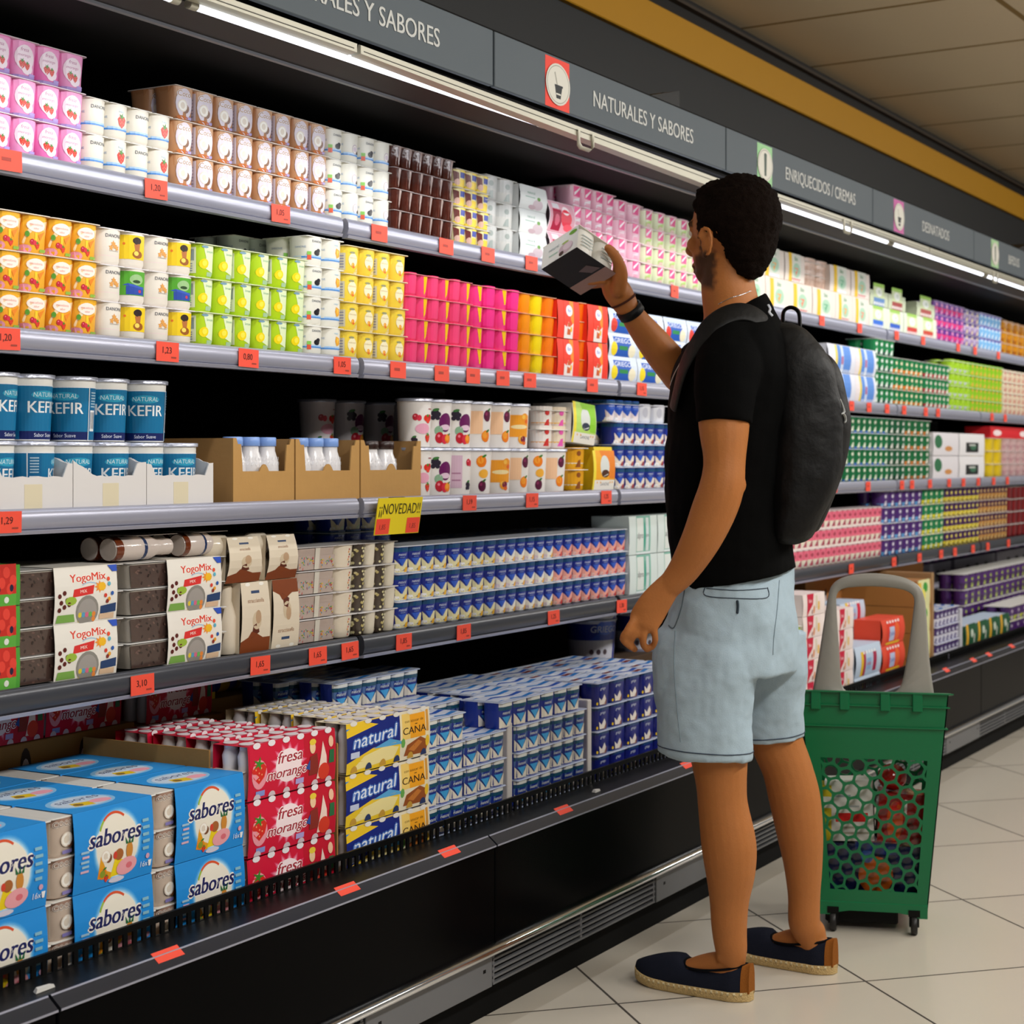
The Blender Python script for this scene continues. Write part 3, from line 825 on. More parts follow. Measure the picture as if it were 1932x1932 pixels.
# ------------------------------------------------------------------ card sleeves and boxes
def sleeve(w, d, h, col, front=None, topart=None, side=None, bulge=0.004, m='card', closed=False, t=0.0006, taper=0.0):
    """band of card round the pack: front, top, back, bottom; open at both ends unless closed. Origin: front bottom centre"""
    b = B()
    N = 6
    def prof(y):      # front face bulges
        return -bulge * math.sin(PI * min(max(y / h, 0), 1))
    S = lambda x, y, o=0.0: (x * (1 - taper * y / h), prof(y) - o, y)
    rings = [[(-w / 2 * (1 - taper * i / N), prof(h * i / N), h * i / N) for i in range(N + 1)], [(w / 2 * (1 - taper * i / N), prof(h * i / N), h * i / N) for i in range(N + 1)]]
    b.loft(rings, col, m, sm=True, cap=(False, False), closed=False)
    wt = w * (1 - taper)
    b.face([(-wt / 2, 0, h), (wt / 2, 0, h), (wt / 2, d, h), (-wt / 2, d, h)], col, m)
    b.face([(-w / 2, d, 0), (-wt / 2, d, h), (wt / 2, d, h), (w / 2, d, 0)], col, m)
    b.face([(-w / 2, d, 0.0002), (w / 2, d, 0.0002), (w / 2, 0, 0.0002), (-w / 2, 0, 0.0002)], col, m)
    if closed:
        b.face([(-w / 2, 0, 0), (-wt / 2, 0, h), (-wt / 2, d, h), (-w / 2, d, 0)], col, m); b.face([(w / 2, 0, 0), (w / 2, d, 0), (wt / 2, d, h), (wt / 2, 0, h)], col, m)
    if front:
        L = Art(front.w, front.h); 
        # cut long faces into horizontal strips through a swapped clip so that they follow the bulge
        for pts, c, ly in front.L:
            P = [(y, x) for x, y in pts]; q = 0
            while q < N:
                R = clip(P, q / N - (1 if q == 0 else 0) * 0.2, (q + 1) / N + (1 if q == N - 1 else 0) * 0.2)
                if R: L.L.append(([(x, y) for y, x in R], c, ly))
                q += 1
        b.art(L, S, m)
    if topart: b.art(topart, lambda x, y, o: (x, y, h + o), m)
    if side:
        b.art(side, lambda x, y, o: (-w / 2 - o, d / 2 - x, y), m)
    return b


def art_sabores(w=0.19, h=0.13):
    a = Art(w, h)
    a.rect(-1, 0, 1, 1, '1f8fe0')
    for i, (r, c) in enumerate(((1.0, '3c9ee6'), (0.96, '62b2ec'), (0.92, '94ccf2'), (0.88, 'c4e2f6'))): a.ell(0.06, 0.50, 0.62 * r, 0.47 * r, c, 32)
    a.ell(0.06, 0.50, 0.53, 0.40, 'efe9da', 32)
    a.arc(0.0, 0.60, 0.42, 0.33, 0.1, 'd8532a', 0.9, 2.3, 10); a.arc(0.0, 0.60, 0.42, 0.33, 0.1, '9cba3c', 2.3, 2.75, 4)
    a.txt('sabores', -0.02, 0.53, 0.22, '141a5a', 1.08, 0.25, out='f4efe4', bold=0.8)
    a.pg([(-0.42, 0.12), (-0.36, 0.4), (-0.2, 0.2), (0.0, 0.14), (-0.1, 0.08)], 'e8a21c'); a.pg([(-0.1, 0.1), (0.0, 0.34), (0.25, 0.28), (0.25, 0.12)], 'f2d414')
    fruit(a, -0.22, 0.38, 0.085, 'coconut'); fruit(a, -0.3, 0.17, 0.07, 'orange'); a.ell(-0.3, 0.17, 0.07, 0.05, '8a9a28', 12)
    a.ell(0.10, 0.37, 0.11, 0.075, 'a8632e', 14); a.ell(0.0, 0.37, 0.05, 0.05, 'd8402c', 10); fruit(a, -0.2, 0.1, 0.04, 'strawberry')
    a.ell(0.36, 0.39, 0.085, 0.11, 'd08a34', 14)
    for dx in (-0.06, 0, 0.06): a.pg([(0.36 + dx - 0.03, 0.48), (0.36 + dx * 1.8, 0.575), (0.36 + dx + 0.03, 0.48)], '1f6a3a')
    a.ell(0.3, 0.2, 0.26, 0.11, 'f0a6ae', 18, 0.15); a.ell(0.36, 0.2, 0.08, 0.04, 'e0707c', 12)
    a.ell(0.06, 0.055, 0.2, 0.035, 'd9d6e8', 12)
    for i in range(5): a.rect(-0.86 + 0.03 * (i % 2), 0.25 + 0.06 * i, -0.66, 0.28 + 0.06 * i, '9cc4dc' if i % 3 else 'd8b4c8')
    for i in range(5): a.rect(0.70, 0.34 + 0.09 * i, 0.86 + 0.02 * (i % 2), 0.38 + 0.09 * i, '86bcd2')
    a.ell(0.84, 0.25, 0.05, 0.035, 'd8a8c0', 10); a.txt('16x', 0.74, 0.12, 0.075, 'e6eef4', 0.25, 0.1); a.pg([(0.86, 0.19), (0.95, 0.19), (0.93, 0.11), (0.88, 0.11)], 'f4f4f4')
    return a


def art_sabores_top(w=0.19, d=0.125):
    a = Art(w, d); a.rect(-1, 0, 1, 1, '2a97e4'); a.ell(-0.1, 0.5, 0.72, 0.36, '8cc6f0', 24); a.ell(-0.1, 0.5, 0.62, 0.3, 'ccdcee', 24); a.txt('sabores', -0.05, 0.56, 0.18, '20306c', 0.9, 0.2)
    a.pg([(-0.5, 0.3), (-0.4, 0.5), (0.0, 0.42), (-0.1, 0.22)], 'e8c424'); a.ell(0.2, 0.36, 0.25, 0.11, 'f0a8b8', 14); a.ell(-0.35, 0.36, 0.1, 0.07, '8a6a30', 10); return a


def sabores_pack():
    root = empty('yogurt_multipack'); cw, ch, d = 0.0615, 0.0645, 0.125
    cup = make_cup(cw - 0.001, cw - 0.001, ch - 0.0015, 'cbb8a8', Art(0.06, 0.063).rect(-1.9, 0, 1.9, 1, 'a58474').rect(-1.7, 0.1, -0.5, 0.9, 'c9bfb0').ell(-1.3, 0.2, 0.2, 0.06, 'd8c02c', 8).txt('COCO', 0.2, 0.78, 0.14, '6a4030', 0.9, 0, out='f2ece4'), 3.2, 0.9)
    a2 = Art(0.06, 0.063); fruit(a2, 0.15, 0.42, 0.2, 'coconut'); a2.rect(-0.2, 0.08, 0.5, 0.17, '8a80c0')
    cup.art(a2, cup_surface(cw, cw, ch, 3.2, 0.9), 'print', strip=0.009, h0=0.0018)
    me = cup.mesh('cup')
    for ix in (-1.5, 1.5):
        for j in range(2):
            for k in range(2):
                o = bpy.data.objects.new('cup', me); C.objects.link(o); o.parent = root; o.location = (ix * cw, cw / 2 + j * cw, k * ch)
    for k in range(2):
        lb = make_lid(4 * cw, d, 'e4e2dc', (k + 1) * ch, 0.002); lb.obj('lid', root).location = (0, d / 2, 0)
    s = sleeve(0.185, d + 0.003, 2 * ch + 0.0012, '2a97e4', art_sabores(0.185, 2 * ch), art_sabores_top(0.185, d), bulge=0.005)
    so = s.obj('sleeve', root); so.location = (0.012, -0.003, 0); so['label'] = 'blue printed card sleeve reading sabores'
    return root


def art_fresa(w=0.20, h=0.1):
    a = Art(w, h); a.rect(-1, 0, 1, 1, 'd40f38'); a.rect(0.25, 0, 1, 1, 'c40d2c')
    for r, c in ((1.0, 'e04468'), (0.9, 'ec7c98'), (0.8, 'f6b4c4')): a.star(-0.12, 0.5, 0.30 * r, 0.44 * r, 14, c, 0.1)
    a.ell(-0.12, 0.5, 0.30, 0.31, 'fbe6ea', 24)
    a.txt('fresa', -0.10, 0.56, 0.22, 'a82838', 0.5, 0.25, 0.0, out='fdf3f4', bold=0.5); a.txt('morango', -0.16, 0.30, 0.19, 'a82838', 0.54, 0.25, 0.0, out='fdf3f4', bold=0.5)
    a.ell(-0.79, 0.45, 0.17, 0.27, 'f09aa8', 20); fruit(a, -0.80, 0.48, 0.17, 'strawberry')
    a.rect(-0.86, 0.05, -0.66, 0.15, '8a98d8'); a.rect(0.05, 0.1, 0.24, 0.2, 'b4a4dc')
    # plain stand-ins for the drawn figures
    a.ell(0.45, 0.72, 0.07, 0.12, 'f0c8a0', 12); a.ell(0.46, 0.82, 0.08, 0.06, 'e8c83c', 12); a.pg([(0.36, 0.2), (0.38, 0.55), (0.55, 0.6), (0.6, 0.2)], '8a2a20'); a.pg([(0.28, 0.35), (0.38, 0.5), (0.38, 0.3)], '2c50a0')
    a.pg([(0.55, 0.1), (0.7, 0.8), (0.78, 0.5), (0.8, 0.1)], 'f4d8cc'); a.ell(0.9, 0.76, 0.06, 0.11, 'f0c0a0', 12); a.pg([(0.84, 0.35), (0.86, 0.6), (0.97, 0.6), (0.97, 0.35)], '2a6a40'); a.ell(0.72, 0.22, 0.14, 0.16, 'd83a24', 14)
    for i in range(6):
        x = -0.83 + 0.335 * i; a.ell(x, 0.98, 0.085, 0.06, 'ece6ea', 10); a.ell(x, 0.01, 0.08, 0.09, 'd8c4cc', 10, 0, 0, PI)
    return a


def art_cana(w=0.20, h=0.1):
    a = Art(w, h); a.rect(-1, 0, 1, 1, '12257e'); a.pg([(-1, 0.72), (-1, 1), (0.1, 1), (0.1, 0.95)], 'f0c628'); a.pg([(-1, 0.86), (-1, 0.99), (-0.7, 0.99)], '3c8ad0')
    a.pg([(-1, 0), (-1, 0.22), (-0.4, 0.42), (0.25, 0.42), (0.3, 0)], 'eec92c'); a.pg([(-0.9, 0.05), (-0.6, 0.3), (-0.1, 0.40), (0.22, 0.32), (0.1, 0.1)], 'f4e4a0'); a.pg([(-0.4, 0.4), (0.0, 0.52), (0.28, 0.42), (0.28, 0.36)], '5aa8dc')
    a.rect(0.25, 0, 1, 1, 'e9dfc4'); a.rect(0.25, 0.42, 0.95, 0.98, 'f2e4b8'); a.rect(0.45, 0.42, 0.88, 0.95, 'f5a822'); a.rect(0.3, 0.42, 0.5, 0.95, 'f3cf70'); a.rect(0.9, 0.5, 0.96, 0.95, 'd89a3c')
    a.txt('CANA', 0.6, 0.52, 0.15, '3a2410', 0.42, bold=0.5); a.rect(0.62, 0.70, 0.68, 0.715, '3a2410'); a.txt('con azucar de', 0.6, 0.76, 0.06, '6a4a18', 0.4)
    a.txt('natural', -0.36, 0.52, 0.27, 'e8eef8', 0.85, 0.25, 0.07, out='4a78c8')
    a.pg([(0.35, 0.08), (0.42, 0.3), (0.75, 0.42), (0.96, 0.3), (0.9, 0.06)], '9a5222'); a.pg([(0.45, 0.2), (0.7, 0.36), (0.8, 0.3), (0.6, 0.14)], 'c87a34'); a.ell(0.93, 0.3, 0.05, 0.12, 'f0c430', 10); a.ell(0.32, 0.36, 0.05, 0.1, '6aaa50', 8)
    a.rect(-0.92, 0.3, -0.72, 0.42, 'c4cee8')
    for i in range(6): a.ell(-0.83 + 0.335 * i, 0.02, 0.075, 0.13, '2a3a68' if i % 2 else 'c89a3c', 10, 0, 0, PI); a.ell(-0.83 + 0.335 * i, 0.98, 0.08, 0.05, 'e6e2da', 10)
    return a


def drink_top(w, d, base, c2, c3):
    a = Art(w, d); a.rect(-1, 0, 1, 1, base)
    for j in range(3):
        a.pg([(-0.95, 0.1 + 0.3 * j), (-0.2, 0.24 + 0.3 * j), (0.95, 0.12 + 0.3 * j), (0.95, 0.06 + 0.3 * j), (0, 0.12 + 0.3 * j)], c2 if j % 2 else c3)
    return a


def drink_pack(art, base, c2, c3, w=0.20, h=0.1, d=0.075):
    root = empty('yogurt_drink_pack')
    s = sleeve(w, d, h, base, art, drink_top(w, d, base, c2, c3), bulge=0.003)
    s.obj('sleeve', root)
    b = B(); r = 0.0145
    ring = lambda rr, z: [(rr * math.cos(t), rr * math.sin(t), z) for t in [q * PI / 8 for q in range(16)]]
    b.loft([ring(r, 0.002), ring(r * 1.03, h * 0.3), ring(r * 0.9, h * 0.6), ring(r, h * 0.8), ring(0.011, h * 0.9), ring(0.011, h + 0.001), ring(0.0125, h + 0.0012), ring(0.0125, h + 0.003)], 'e9e6ea', 'print')
    me = b.mesh('bottle')
    for i in range(6):
        for j in range(2):
            o = bpy.data.objects.new('bottle', me); C.objects.link(o); o.parent = root; o.location = ((i - 2.5) * w / 6, 0.02 + j * 0.036, 0)
    return root


def plain_box(name, w, d, h, col, front=None, top=None, side=None, m='card', bulge=0.002, part='carton'):
    root = empty(name); s = sleeve(w, d, h, col, front, top, side, bulge, m, closed=True); s.obj(part, root); return root
# ------------------------------------------------------------------ shelf one (top)
Y1, Z1 = 2.243, 1.6945
Y2, Z2 = 2.203, 1.3885
Y3, Z3 = 2.203, 1.0835
Y4, Z4 = 2.203, 0.7835
CH = 0.0652


def WC(px0, px1, Y, n): return (XA(px1, Y) - XA(px0, Y)) / n


def cups(px0, px1, npk, nx, tiers, Y, z, ch, bodies, arts, desc, grp, ref, ny=2, depth=0.062, **k):
    kw = {q: k.pop(q) for q in ('rows', 'skip', 'rowname', 'jit', 'x01', 'cat') if q in k}
    X0, X1 = kw.pop('x01', None) or (XA(px0, Y), XA(px1, Y)); w = (X1 - X0) / npk / nx
    p = cup_pack(w, depth, ch, bodies, arts, nx=nx, ny=ny, **k)
    return lay(p, Y, z, px0, px1, npk, tiers, ch + 0.0004, desc, grp, ref, wid=w * nx, x01=(X0, X1), rowd=depth * ny + 0.006, **kw)


PP = 'print'
cups(-18, 165, 2, 2, 3, Y1, Z1, 0.0665, ['f47cc0', 'f6a0d2'], [art_pink, art_pink2], 'pink strawberry yogurt twin', 'pink strawberry yogurts', 'frame edge', n=4, lcol='ddd2d6')
cups(166, 331, 2, 2, 2, Y1, Z1, 0.0655, ['ece6d8', 'ebe5d8'], [art_danone('plain'), art_danone('strawberry')], 'white yogurt pair with strawberry', 'white strawberry yogurts', 'pink yogurts', n=2.8, lid='each', bands=[[(0.02, 0.27, 'ecdfe2')]], taper=0.93, lcol='dedad2')
cups(331, 623, 4, 2, 3, Y1, Z1, 0.0652, ['c08a60', 'bd8b66'], [art_coco, art_coco2], 'brown coconut yogurt twin', 'brown coconut yogurts', 'white strawberry yogurts', n=4, lcol='d8cec6')
cups(315, 400, 1, 2, 3, Y1 + 0.135, Z1, 0.0652, ['c08a60', 'a98c78'], [art_coco2, art_coco2], 'coconut yogurt twin behind the front row', 'rear coconut yogurts', 'white strawberry yogurts', n=4, lcol='b8b2ac')
cups(623, 743, 2, 2, 3, Y1, Z1, 0.0652, ['eceadf', 'ebe9de'], [art_danone('oreo'), art_danone('ring')], 'white cookie yogurt pair', 'white cookie yogurts', 'coconut yogurts', n=2.8, lid='each', bands=[[(0.02, 0.27, 'e6e8ee')]], taper=0.93, lcol='dcdad4')
def art_choc():
    a = A(0.045, 0.05); a.rect(-1.9, 0, 1.9, 1, '4a1c10'); a.pg([(0.45, 0.98), (0.85, 0.98), (0.6, 0.1), (0.45, 0.3)], 'b09a94'); a.rect(-0.9, 0.05, -0.7, 0.9, '2c100a'); a.rect(0.0, 0.1, 0.1, 0.7, '6a3426'); return a
cups(743, 860, 3, 2, 4, Y1, Z1, 0.0488, ['4a1c10'], [art_choc], 'dark chocolate dessert twin', 'dark chocolate desserts', 'white cookie yogurts', n=4, taper=0.86, lcol='b8a8a8', m='gloss', lt=0.0012)
def art_nat():
    a = A(0.055, 0.045); a.rect(-1.9, 0, 1.9, 1, 'ece0a0'); a.pg([(-0.6, 0.9), (-0.1, 0.8), (0.0, 0.3), (-0.5, 0.2)], '6a1c12'); a.pg([(-0.9, 0.1), (0.2, 0.5), (0.9, 0.45), (0.9, 0.05)], 'f2d23c'); a.rect(0.1, 0.55, 0.8, 0.85, '3c4ca8'); a.ell(-0.2, 0.3, 0.3, 0.18, 'd8b0a0', 10); a.rect(0.1, 0.85, 0.9, 0.97, 'f2da50'); return a
cups(862, 928, 1, 3, 4, Y1, Z1, 0.0455, ['e9dfae'], [art_nat], 'vanilla custard trio with chocolate print', 'vanilla custards', 'chocolate desserts', n=3.4, lcol='c8c0b8')
# grey and white pots held in card wraps
def art_duo():
    a = A(0.09, 0.062); a.rect(-1, 0, 1, 1, 'dfe3e2'); a.txt('natural', -0.2, 0.66, 0.12, '5a8c78', 0.8, 0.1); a.ell(0.35, 0.25, 0.42, 0.22, 'cdbcc4', 14); a.ell(0.4, 0.5, 0.14, 0.08, '6a9a4a', 10); a.rect(-0.7, 0.5, 0.1, 0.54, '9ab8ac'); a.ell(-0.1, 0.12, 0.3, 0.1, 'c4aab4', 10); return a
cups(916, 978, 1, 2, 3, Y1, Z1, 0.0625, ['c4c4c2', 'd0d0cc'], [art_two('c4c6c4', 'cfcfcb', '9aa4a0', 0.5)], 'plain grey-white yogurt pot pair', 'grey-white yogurt pots', 'vanilla custards', n=2.3, lid='each', lcol='c8c8c4')
p = plain_box('yogurt_multipack', 0.10, 0.115, 0.061, 'dde0df', art_duo(), bulge=0.005)
lay(p, Y1 - 0.002, Z1, 979, 1030, 1, 3, 0.0624, 'white sleeved yogurt duo with green picture', 'white sleeved yogurt duos', 'grey-white pots', wid=0.10)
def art_redb():
    a = A(0.08, 0.08); a.rect(-1, 0, 1, 1, 'e2a8b8'); a.rect(-0.8, 0.05, -0.1, 0.75, 'a8123c'); a.ell(0.3, 0.5, 0.45, 0.3, 'e83a50', 14); a.ell(0.3, 0.75, 0.3, 0.15, 'fbeef2', 12); a.rect(-0.75, 0.78, -0.2, 0.95, 'e4e0e6'); a.ell(-0.45, 0.4, 0.2, 0.2, 'd8607c', 10); a.ell(0.5, 0.2, 0.35, 0.12, 'f0586a', 12); return a
p = plain_box('yogurt_multipack', 0.085, 0.115, 0.082, 'f0dfe4', art_redb(), bulge=0.012, m='card')
lay(p, Y1, Z1, 1031, 1080, 1, 2, 0.083, 'crimson berry yogurt pack in rounded sleeve', 'crimson berry yogurt packs', 'white sleeved duos', wid=0.085)
cups(1081, 1163, 2, 2, 4, Y1, Z1, 0.056, ['ecb4c8'], [art_lightpink()], 'pale pink light yogurt twin', 'pale pink light yogurts', 'crimson berry packs', n=3.4, lcol='e6ccd4')
cups(1163, 1215, 1, 2, 4, Y1, Z1, 0.054, ['eeb8cc'], [art_lightpink('f0d0dc')], 'pink light yogurt twin', 'pink light yogurts', 'pale pink yogurts', n=3.4, lcol='e6ccd4')
cups(1215, 1345, 3, 2, 4, Y1, Z1, 0.0525, ['dfe4c0'], [art_lightpink('b8d878')], 'pink and lime yogurt twin', 'pink and lime yogurts', 'pink light yogurts', n=3.4, lcol='e2e0d4')
cups(1165, 1300, 3, 2, 4, Y1 + 0.13, Z1, 0.0572, ['d8d0c4'], [art_two('8aa850', 'd8a8c0', 'e8e4e0', 0.8)], 'lime lidded pink yogurt twin behind', 'rear lime lidded yogurts', 'crimson berry packs', n=3.0, lcol='b8c890')
# beyond the man: tall cartons of cups
def art_bio(v=0):
    def f():
        a = A(0.11, 0.1); a.rect(-1, 0, 1, 1, 'dcdccf'); a.rect(-1, 0, -0.5, 1, 'ecbe12'); a.txt('bio', 0.2, 0.76, 0.17, '1f7a34', 0.9, 0.15, bold=0.8); a.ell(0.25, 0.42, 0.6, 0.26, 'a9cdb0', 14)
        a.pg([(-0.1, 0.5), (0.5, 0.5), (0.2, 0.2)], ['5aa878', 'e8a050', 'e87a5a'][v % 3]); a.rect(-0.5, 0.02, 0.95, 0.12, 'e0dce4' if v % 2 else 'c83a3a'); 
        for i in range(5): a.ell(-0.35 + 0.3 * i, 0.05, 0.1, 0.05, 'f6f4ee', 8)
        return a
    return f
for v, (p0, p1) in enumerate(((1405, 1444), (1444, 1489), (1489, 1533), (1533, 1576), (1576, 1608), (1608, 1640))):
    p = plain_box('yogurt_carton', 0.18, 0.12, 0.104, 'e6d8cc', art_bio(v)())
    lay(p, Y1, Z1, p0, p1, 1, 1, 0.105, 'white and yellow yogurt carton, %s of the lower row, green lettering' % ORD[v], 'white and yellow cartons', 'neck of the man', wid=0.18)
for v, (p0, p1, r) in enumerate(((1436, 1480, 0), (1481, 1518, 0), (1566, 1605, 0), (1606, 1641, 0))):
    p = plain_box('yogurt_carton', 0.18, 0.12, 0.098, 'e6d8cc', art_bio(v + 1)())
    lay(p, Y1, Z1 + 0.1052, p0, p1, 1, 1, 0.105, 'white and yellow yogurt carton, %s of the upper row' % ORD[v], 'upper white and yellow cartons', 'neck of the man', wid=0.18)
cups(1522, 1566, 1, 2, 2, Y1 + 0.015, Z1 + 0.1052, 0.045, ['d8b8a4'], [art_two('d8b8a4', 'd0ac98', 'c8a490')], 'beige yogurt pot pair set back between cartons', 'beige yogurt pots', 'upper cartons', whole=True, seg=14)
def art_gb(c):
    def f():
        a = A(0.12, 0.09); a.rect(-1, 0, 1, 1, 'cfdba8'); a.rect(-1, 0, 1, 0.36, c); a.ell(0.0, 0.62, 0.6, 0.2, 'f2f4ea', 14); a.rect(-1, 0.85, 1, 1, '9cc850'); a.txt('0%', 0.1, 0.56, 0.16, '6a9a50', 0.6)
        for i in range(5): a.ell(-0.8 + 0.4 * i, 0.1, 0.14, 0.08, 'f4f2ee', 8)
        return a
    return f
for v, (p0, p1, c) in enumerate(((1641, 1673, '2a6ad0'), (1673, 1705, '2a5ac0'), (1705, 1736, 'c8342c'), (1736, 1767, 'c8402c'))):
    p = plain_box('yogurt_carton', 0.2, 0.12, 0.088, 'dde4d0', art_gb(c)())
    lay(p, Y1, Z1, p0, p1, 1, 1, 0.09, '%s footed pale green yogurt carton, %s of the pale green row' % ('blue' if v < 2 else 'red', ORD[v]), 'pale green cartons', 'yellow cartons', wid=0.2)
for v, (p0, p1, c) in enumerate(((1641, 1675, '5a84b8'), (1676, 1708, 'a03a34'), (1730, 1764, 'a8443c'))):
    p = plain_box('yogurt_carton', 0.2, 0.12, 0.06, 'c8d0b0', art_gb(c)())
    lay(p, Y1, Z1 + 0.09, p0, p1, 1, 1, 0.09, 'low pale green yogurt carton, %s on top of the pale green row' % ORD[v], 'upper pale green cartons', 'yellow cartons', wid=0.2)
cups(1765, 1822, 2, 3, 3, Y1, Z1, 0.058, ['7a2f9a'], [art_two('6a2a90', 'f0407c', 'f49ac0', 0.55)], 'purple and hot pink yogurt trio', 'purple and pink yogurts', 'pale green cartons', whole=True, seg=12, lcol='cfc0dc')
cups(1822, 1851, 1, 3, 3, Y1, Z1, 0.056, ['8a6ab0'], [art_two('4a2a80', 'c8b8d0', 'ecd8a0', 0.7)], 'lilac yogurt trio', 'lilac yogurts', 'purple and pink yogurts', whole=True, seg=12)
cups(1851, 1892, 2, 3, 3, Y1, Z1, 0.058, ['6ab0e4'], [art_two('5a4ab0', '8cc4ec', 'e4ecf4', 0.8)], 'sky blue yogurt trio', 'sky blue yogurts', 'lilac yogurts', whole=True, seg=12)
cups(1893, 1960, 2, 3, 3, Y1, Z1, 0.054, ['b8720e'], [art_two('c8820c', 'a85e0a', 'd8a010', 0.4)], 'amber dessert trio', 'amber desserts', 'sky blue yogurts', whole=True, seg=12, m='gloss')

# ------------------------------------------------------------------ shelf two
cups(-2, 192, 2, 2, 3, Y2, Z2, 0.0665, ['f2a428', 'f4b234'], [art_peachmix, art_peachmix2], 'orange fruit salad yogurt twin', 'orange fruit salad yogurts', 'frame edge', n=4, lcol='d9cdbc')
for t, (nm, ar) in enumerate((('yellow', art_yellowkid), ('green', art_greenkid), ('yellow', art_yellowkid))):
    cups(193, 373, 2, 2, 1, Y2, Z2 + 0.0662 * t, 0.0655, ['ece4d8'], [art_cookie, ar], 'white cookie yogurt pair with %s picture, %s' % (nm, ['lowest', 'middle', 'uppermost'][t]), 'white cookie yogurts with pictures', 'orange yogurts', n=2.8, lid='each', bands=[[(0.02, 0.26, 'f0dfda')]], taper=0.93, lcol='dcd8da')
cups(373, 582, 3, 2, 3, Y2, Z2, 0.0655, ['b2d41a'], [art_lemon2, art_lemon], 'lime green lemon yogurt twin', 'lime green lemon yogurts', 'cookie yogurts', n=4, lcol='cfd8b0')
cups(582, 653, 1, 2, 4, Y2, Z2, 0.0625, ['eae8dc'], [art_danone('oreo'), art_danone('mango')], 'white mango yogurt pair', 'white mango yogurts', 'lemon yogurts', n=2.8, lid='each', bands=[[(0.02, 0.25, 'e4e8ee')]], taper=0.93)
cups(440, 600, 2, 2, 4, Y2 + 0.14, Z2, 0.063, ['e0e6e0'], [art_danone('oreo'), art_danone('plain')], 'white yogurt pair standing behind the lemon cups', 'rear white yogurts', 'shelf divider', n=2.5, lid='each', taper=0.9)
cups(653, 772, 2, 2, 4, Y2, Z2, 0.061, ['f4d648', 'f2d044'], [art_ypeach2, art_ypeach], 'yellow peach yogurt twin', 'yellow peach yogurts', 'mango yogurts', n=3.6, lcol='dcd0a8')
cups(772, 893, 3, 2, 4, Y2, Z2, 0.0515, ['f4407c', 'f4407c'], [art_plainface('f4407c'), art_plainface('f4487f')], 'hot pink jelly twin', 'hot pink jellies', 'yellow peach yogurts', n=3.6, taper=0.87, m='gloss', lcol='f08c9c', lt=0.0012) if False else \
    cups(772, 893, 3, 2, 4, Y2, Z2, 0.0515, ['f2426f', 'f2467e'], [art_plainface('f2467a'), art_stripeflame], 'hot pink jelly twin with yellow flame', 'hot pink jellies', 'yellow peach yogurts', n=3.6, taper=0.87, m='gloss', lcol='e88a94', lt=0.0012)
cups(893, 985, 2, 2, 4, Y2, Z2, 0.0508, ['f23a86', 'f0328a'], [art_flame(1), art_plainface('f0328a')], 'magenta jelly twin with yellow flame', 'magenta jellies', 'hot pink jellies', n=3.6, taper=0.87, m='gloss', lcol='e88a94', lt=0.0012)
cups(985, 1052, 1, 3, 4, Y2, Z2, 0.0508, ['f2900f', 'f0d410', 'f07a10'], None, 'orange and yellow custard trio', 'orange and yellow custards', 'magenta jellies', n=3.6, taper=0.87, m='gloss', lcol='e8b08a', lt=0.0012)
def art_flan():
    a = A(0.055, 0.1); a.rect(-1, 0, 1, 1, 'e8341c'); a.pg([(0.2, 1), (1, 1), (1, 0.3), (0.4, 0.5)], 'f4861c'); a.ell(0.1, 0.74, 0.66, 0.15, 'e9e6f2', 16); a.txt('flan', 0.1, 0.7, 0.10, '4a5ab4', 0.8, 0.2); a.pg([(-0.9, 0), (-0.9, 0.35), (-0.4, 0.3), (-0.1, 0.45), (0.2, 0.3), (0.9, 0.42), (0.9, 0)], 'e6dcd8')
    a.pg([(-0.3, 0.1), (-0.2, 0.42), (0.3, 0.42), (0.4, 0.1)], 'c85a28'); a.ell(0.5, 0.25, 0.2, 0.08, 'f0b02c', 10); return a
for g, (q0, q1, q2) in enumerate(((1052, 1093, 1108), (1108, 1146, 1160))):
    xw = XA(q1, Y2) - XA(q0, Y2)
    p = plain_box('custard_multipack', xw, 0.12, 0.1, 'e8341c', art_flan(), bulge=0.003)
    lay(p, Y2 - 0.002, Z2, q0, q1, 1, 2, 0.1022, 'red sleeved flan multipack showing caramel picture', 'red sleeved flans %d' % (g + 1) if False else 'red sleeved flans', 'orange custards' if g == 0 else 'greek yogurt packs', wid=xw)
cups(1093, 1108, 1, 1, 4, Y2 + 0.006, Z2, 0.051, ['ee6a10'], None, 'slim orange custard cup between the red sleeves', 'slim orange custard cups', 'red sleeves', n=3.6, taper=0.87, m='gloss', lcol='e8b08a', whole=True, seg=16)
def art_grec(fr):
    def f():
        a = A(0.12, 0.07); a.rect(-1, 0, 1, 1, 'd4dfee'); a.pg([(-0.6, 0.05), (-0.7, 0.9), (0.5, 0.95), (0.6, 0.05)], '1c58b8'); a.txt('GRIEGO', -0.05, 0.6, 0.2, 'eef2f8', 0.95, 0.15); a.rect(-0.3, 0.32, 0.3, 0.48, '2a8a4a')
        a.ell(-0.65, 0.35, 0.22, 0.28, {'l': 'f0d81c', 's': 'd83a2c'}[fr], 14); a.ell(0.6, 0.3, 0.26, 0.26, 'eae4c8', 14); a.rect(-0.9, 0.8, 0.9, 1, 'c8d8f0') if fr == 's' else a; return a
    return f
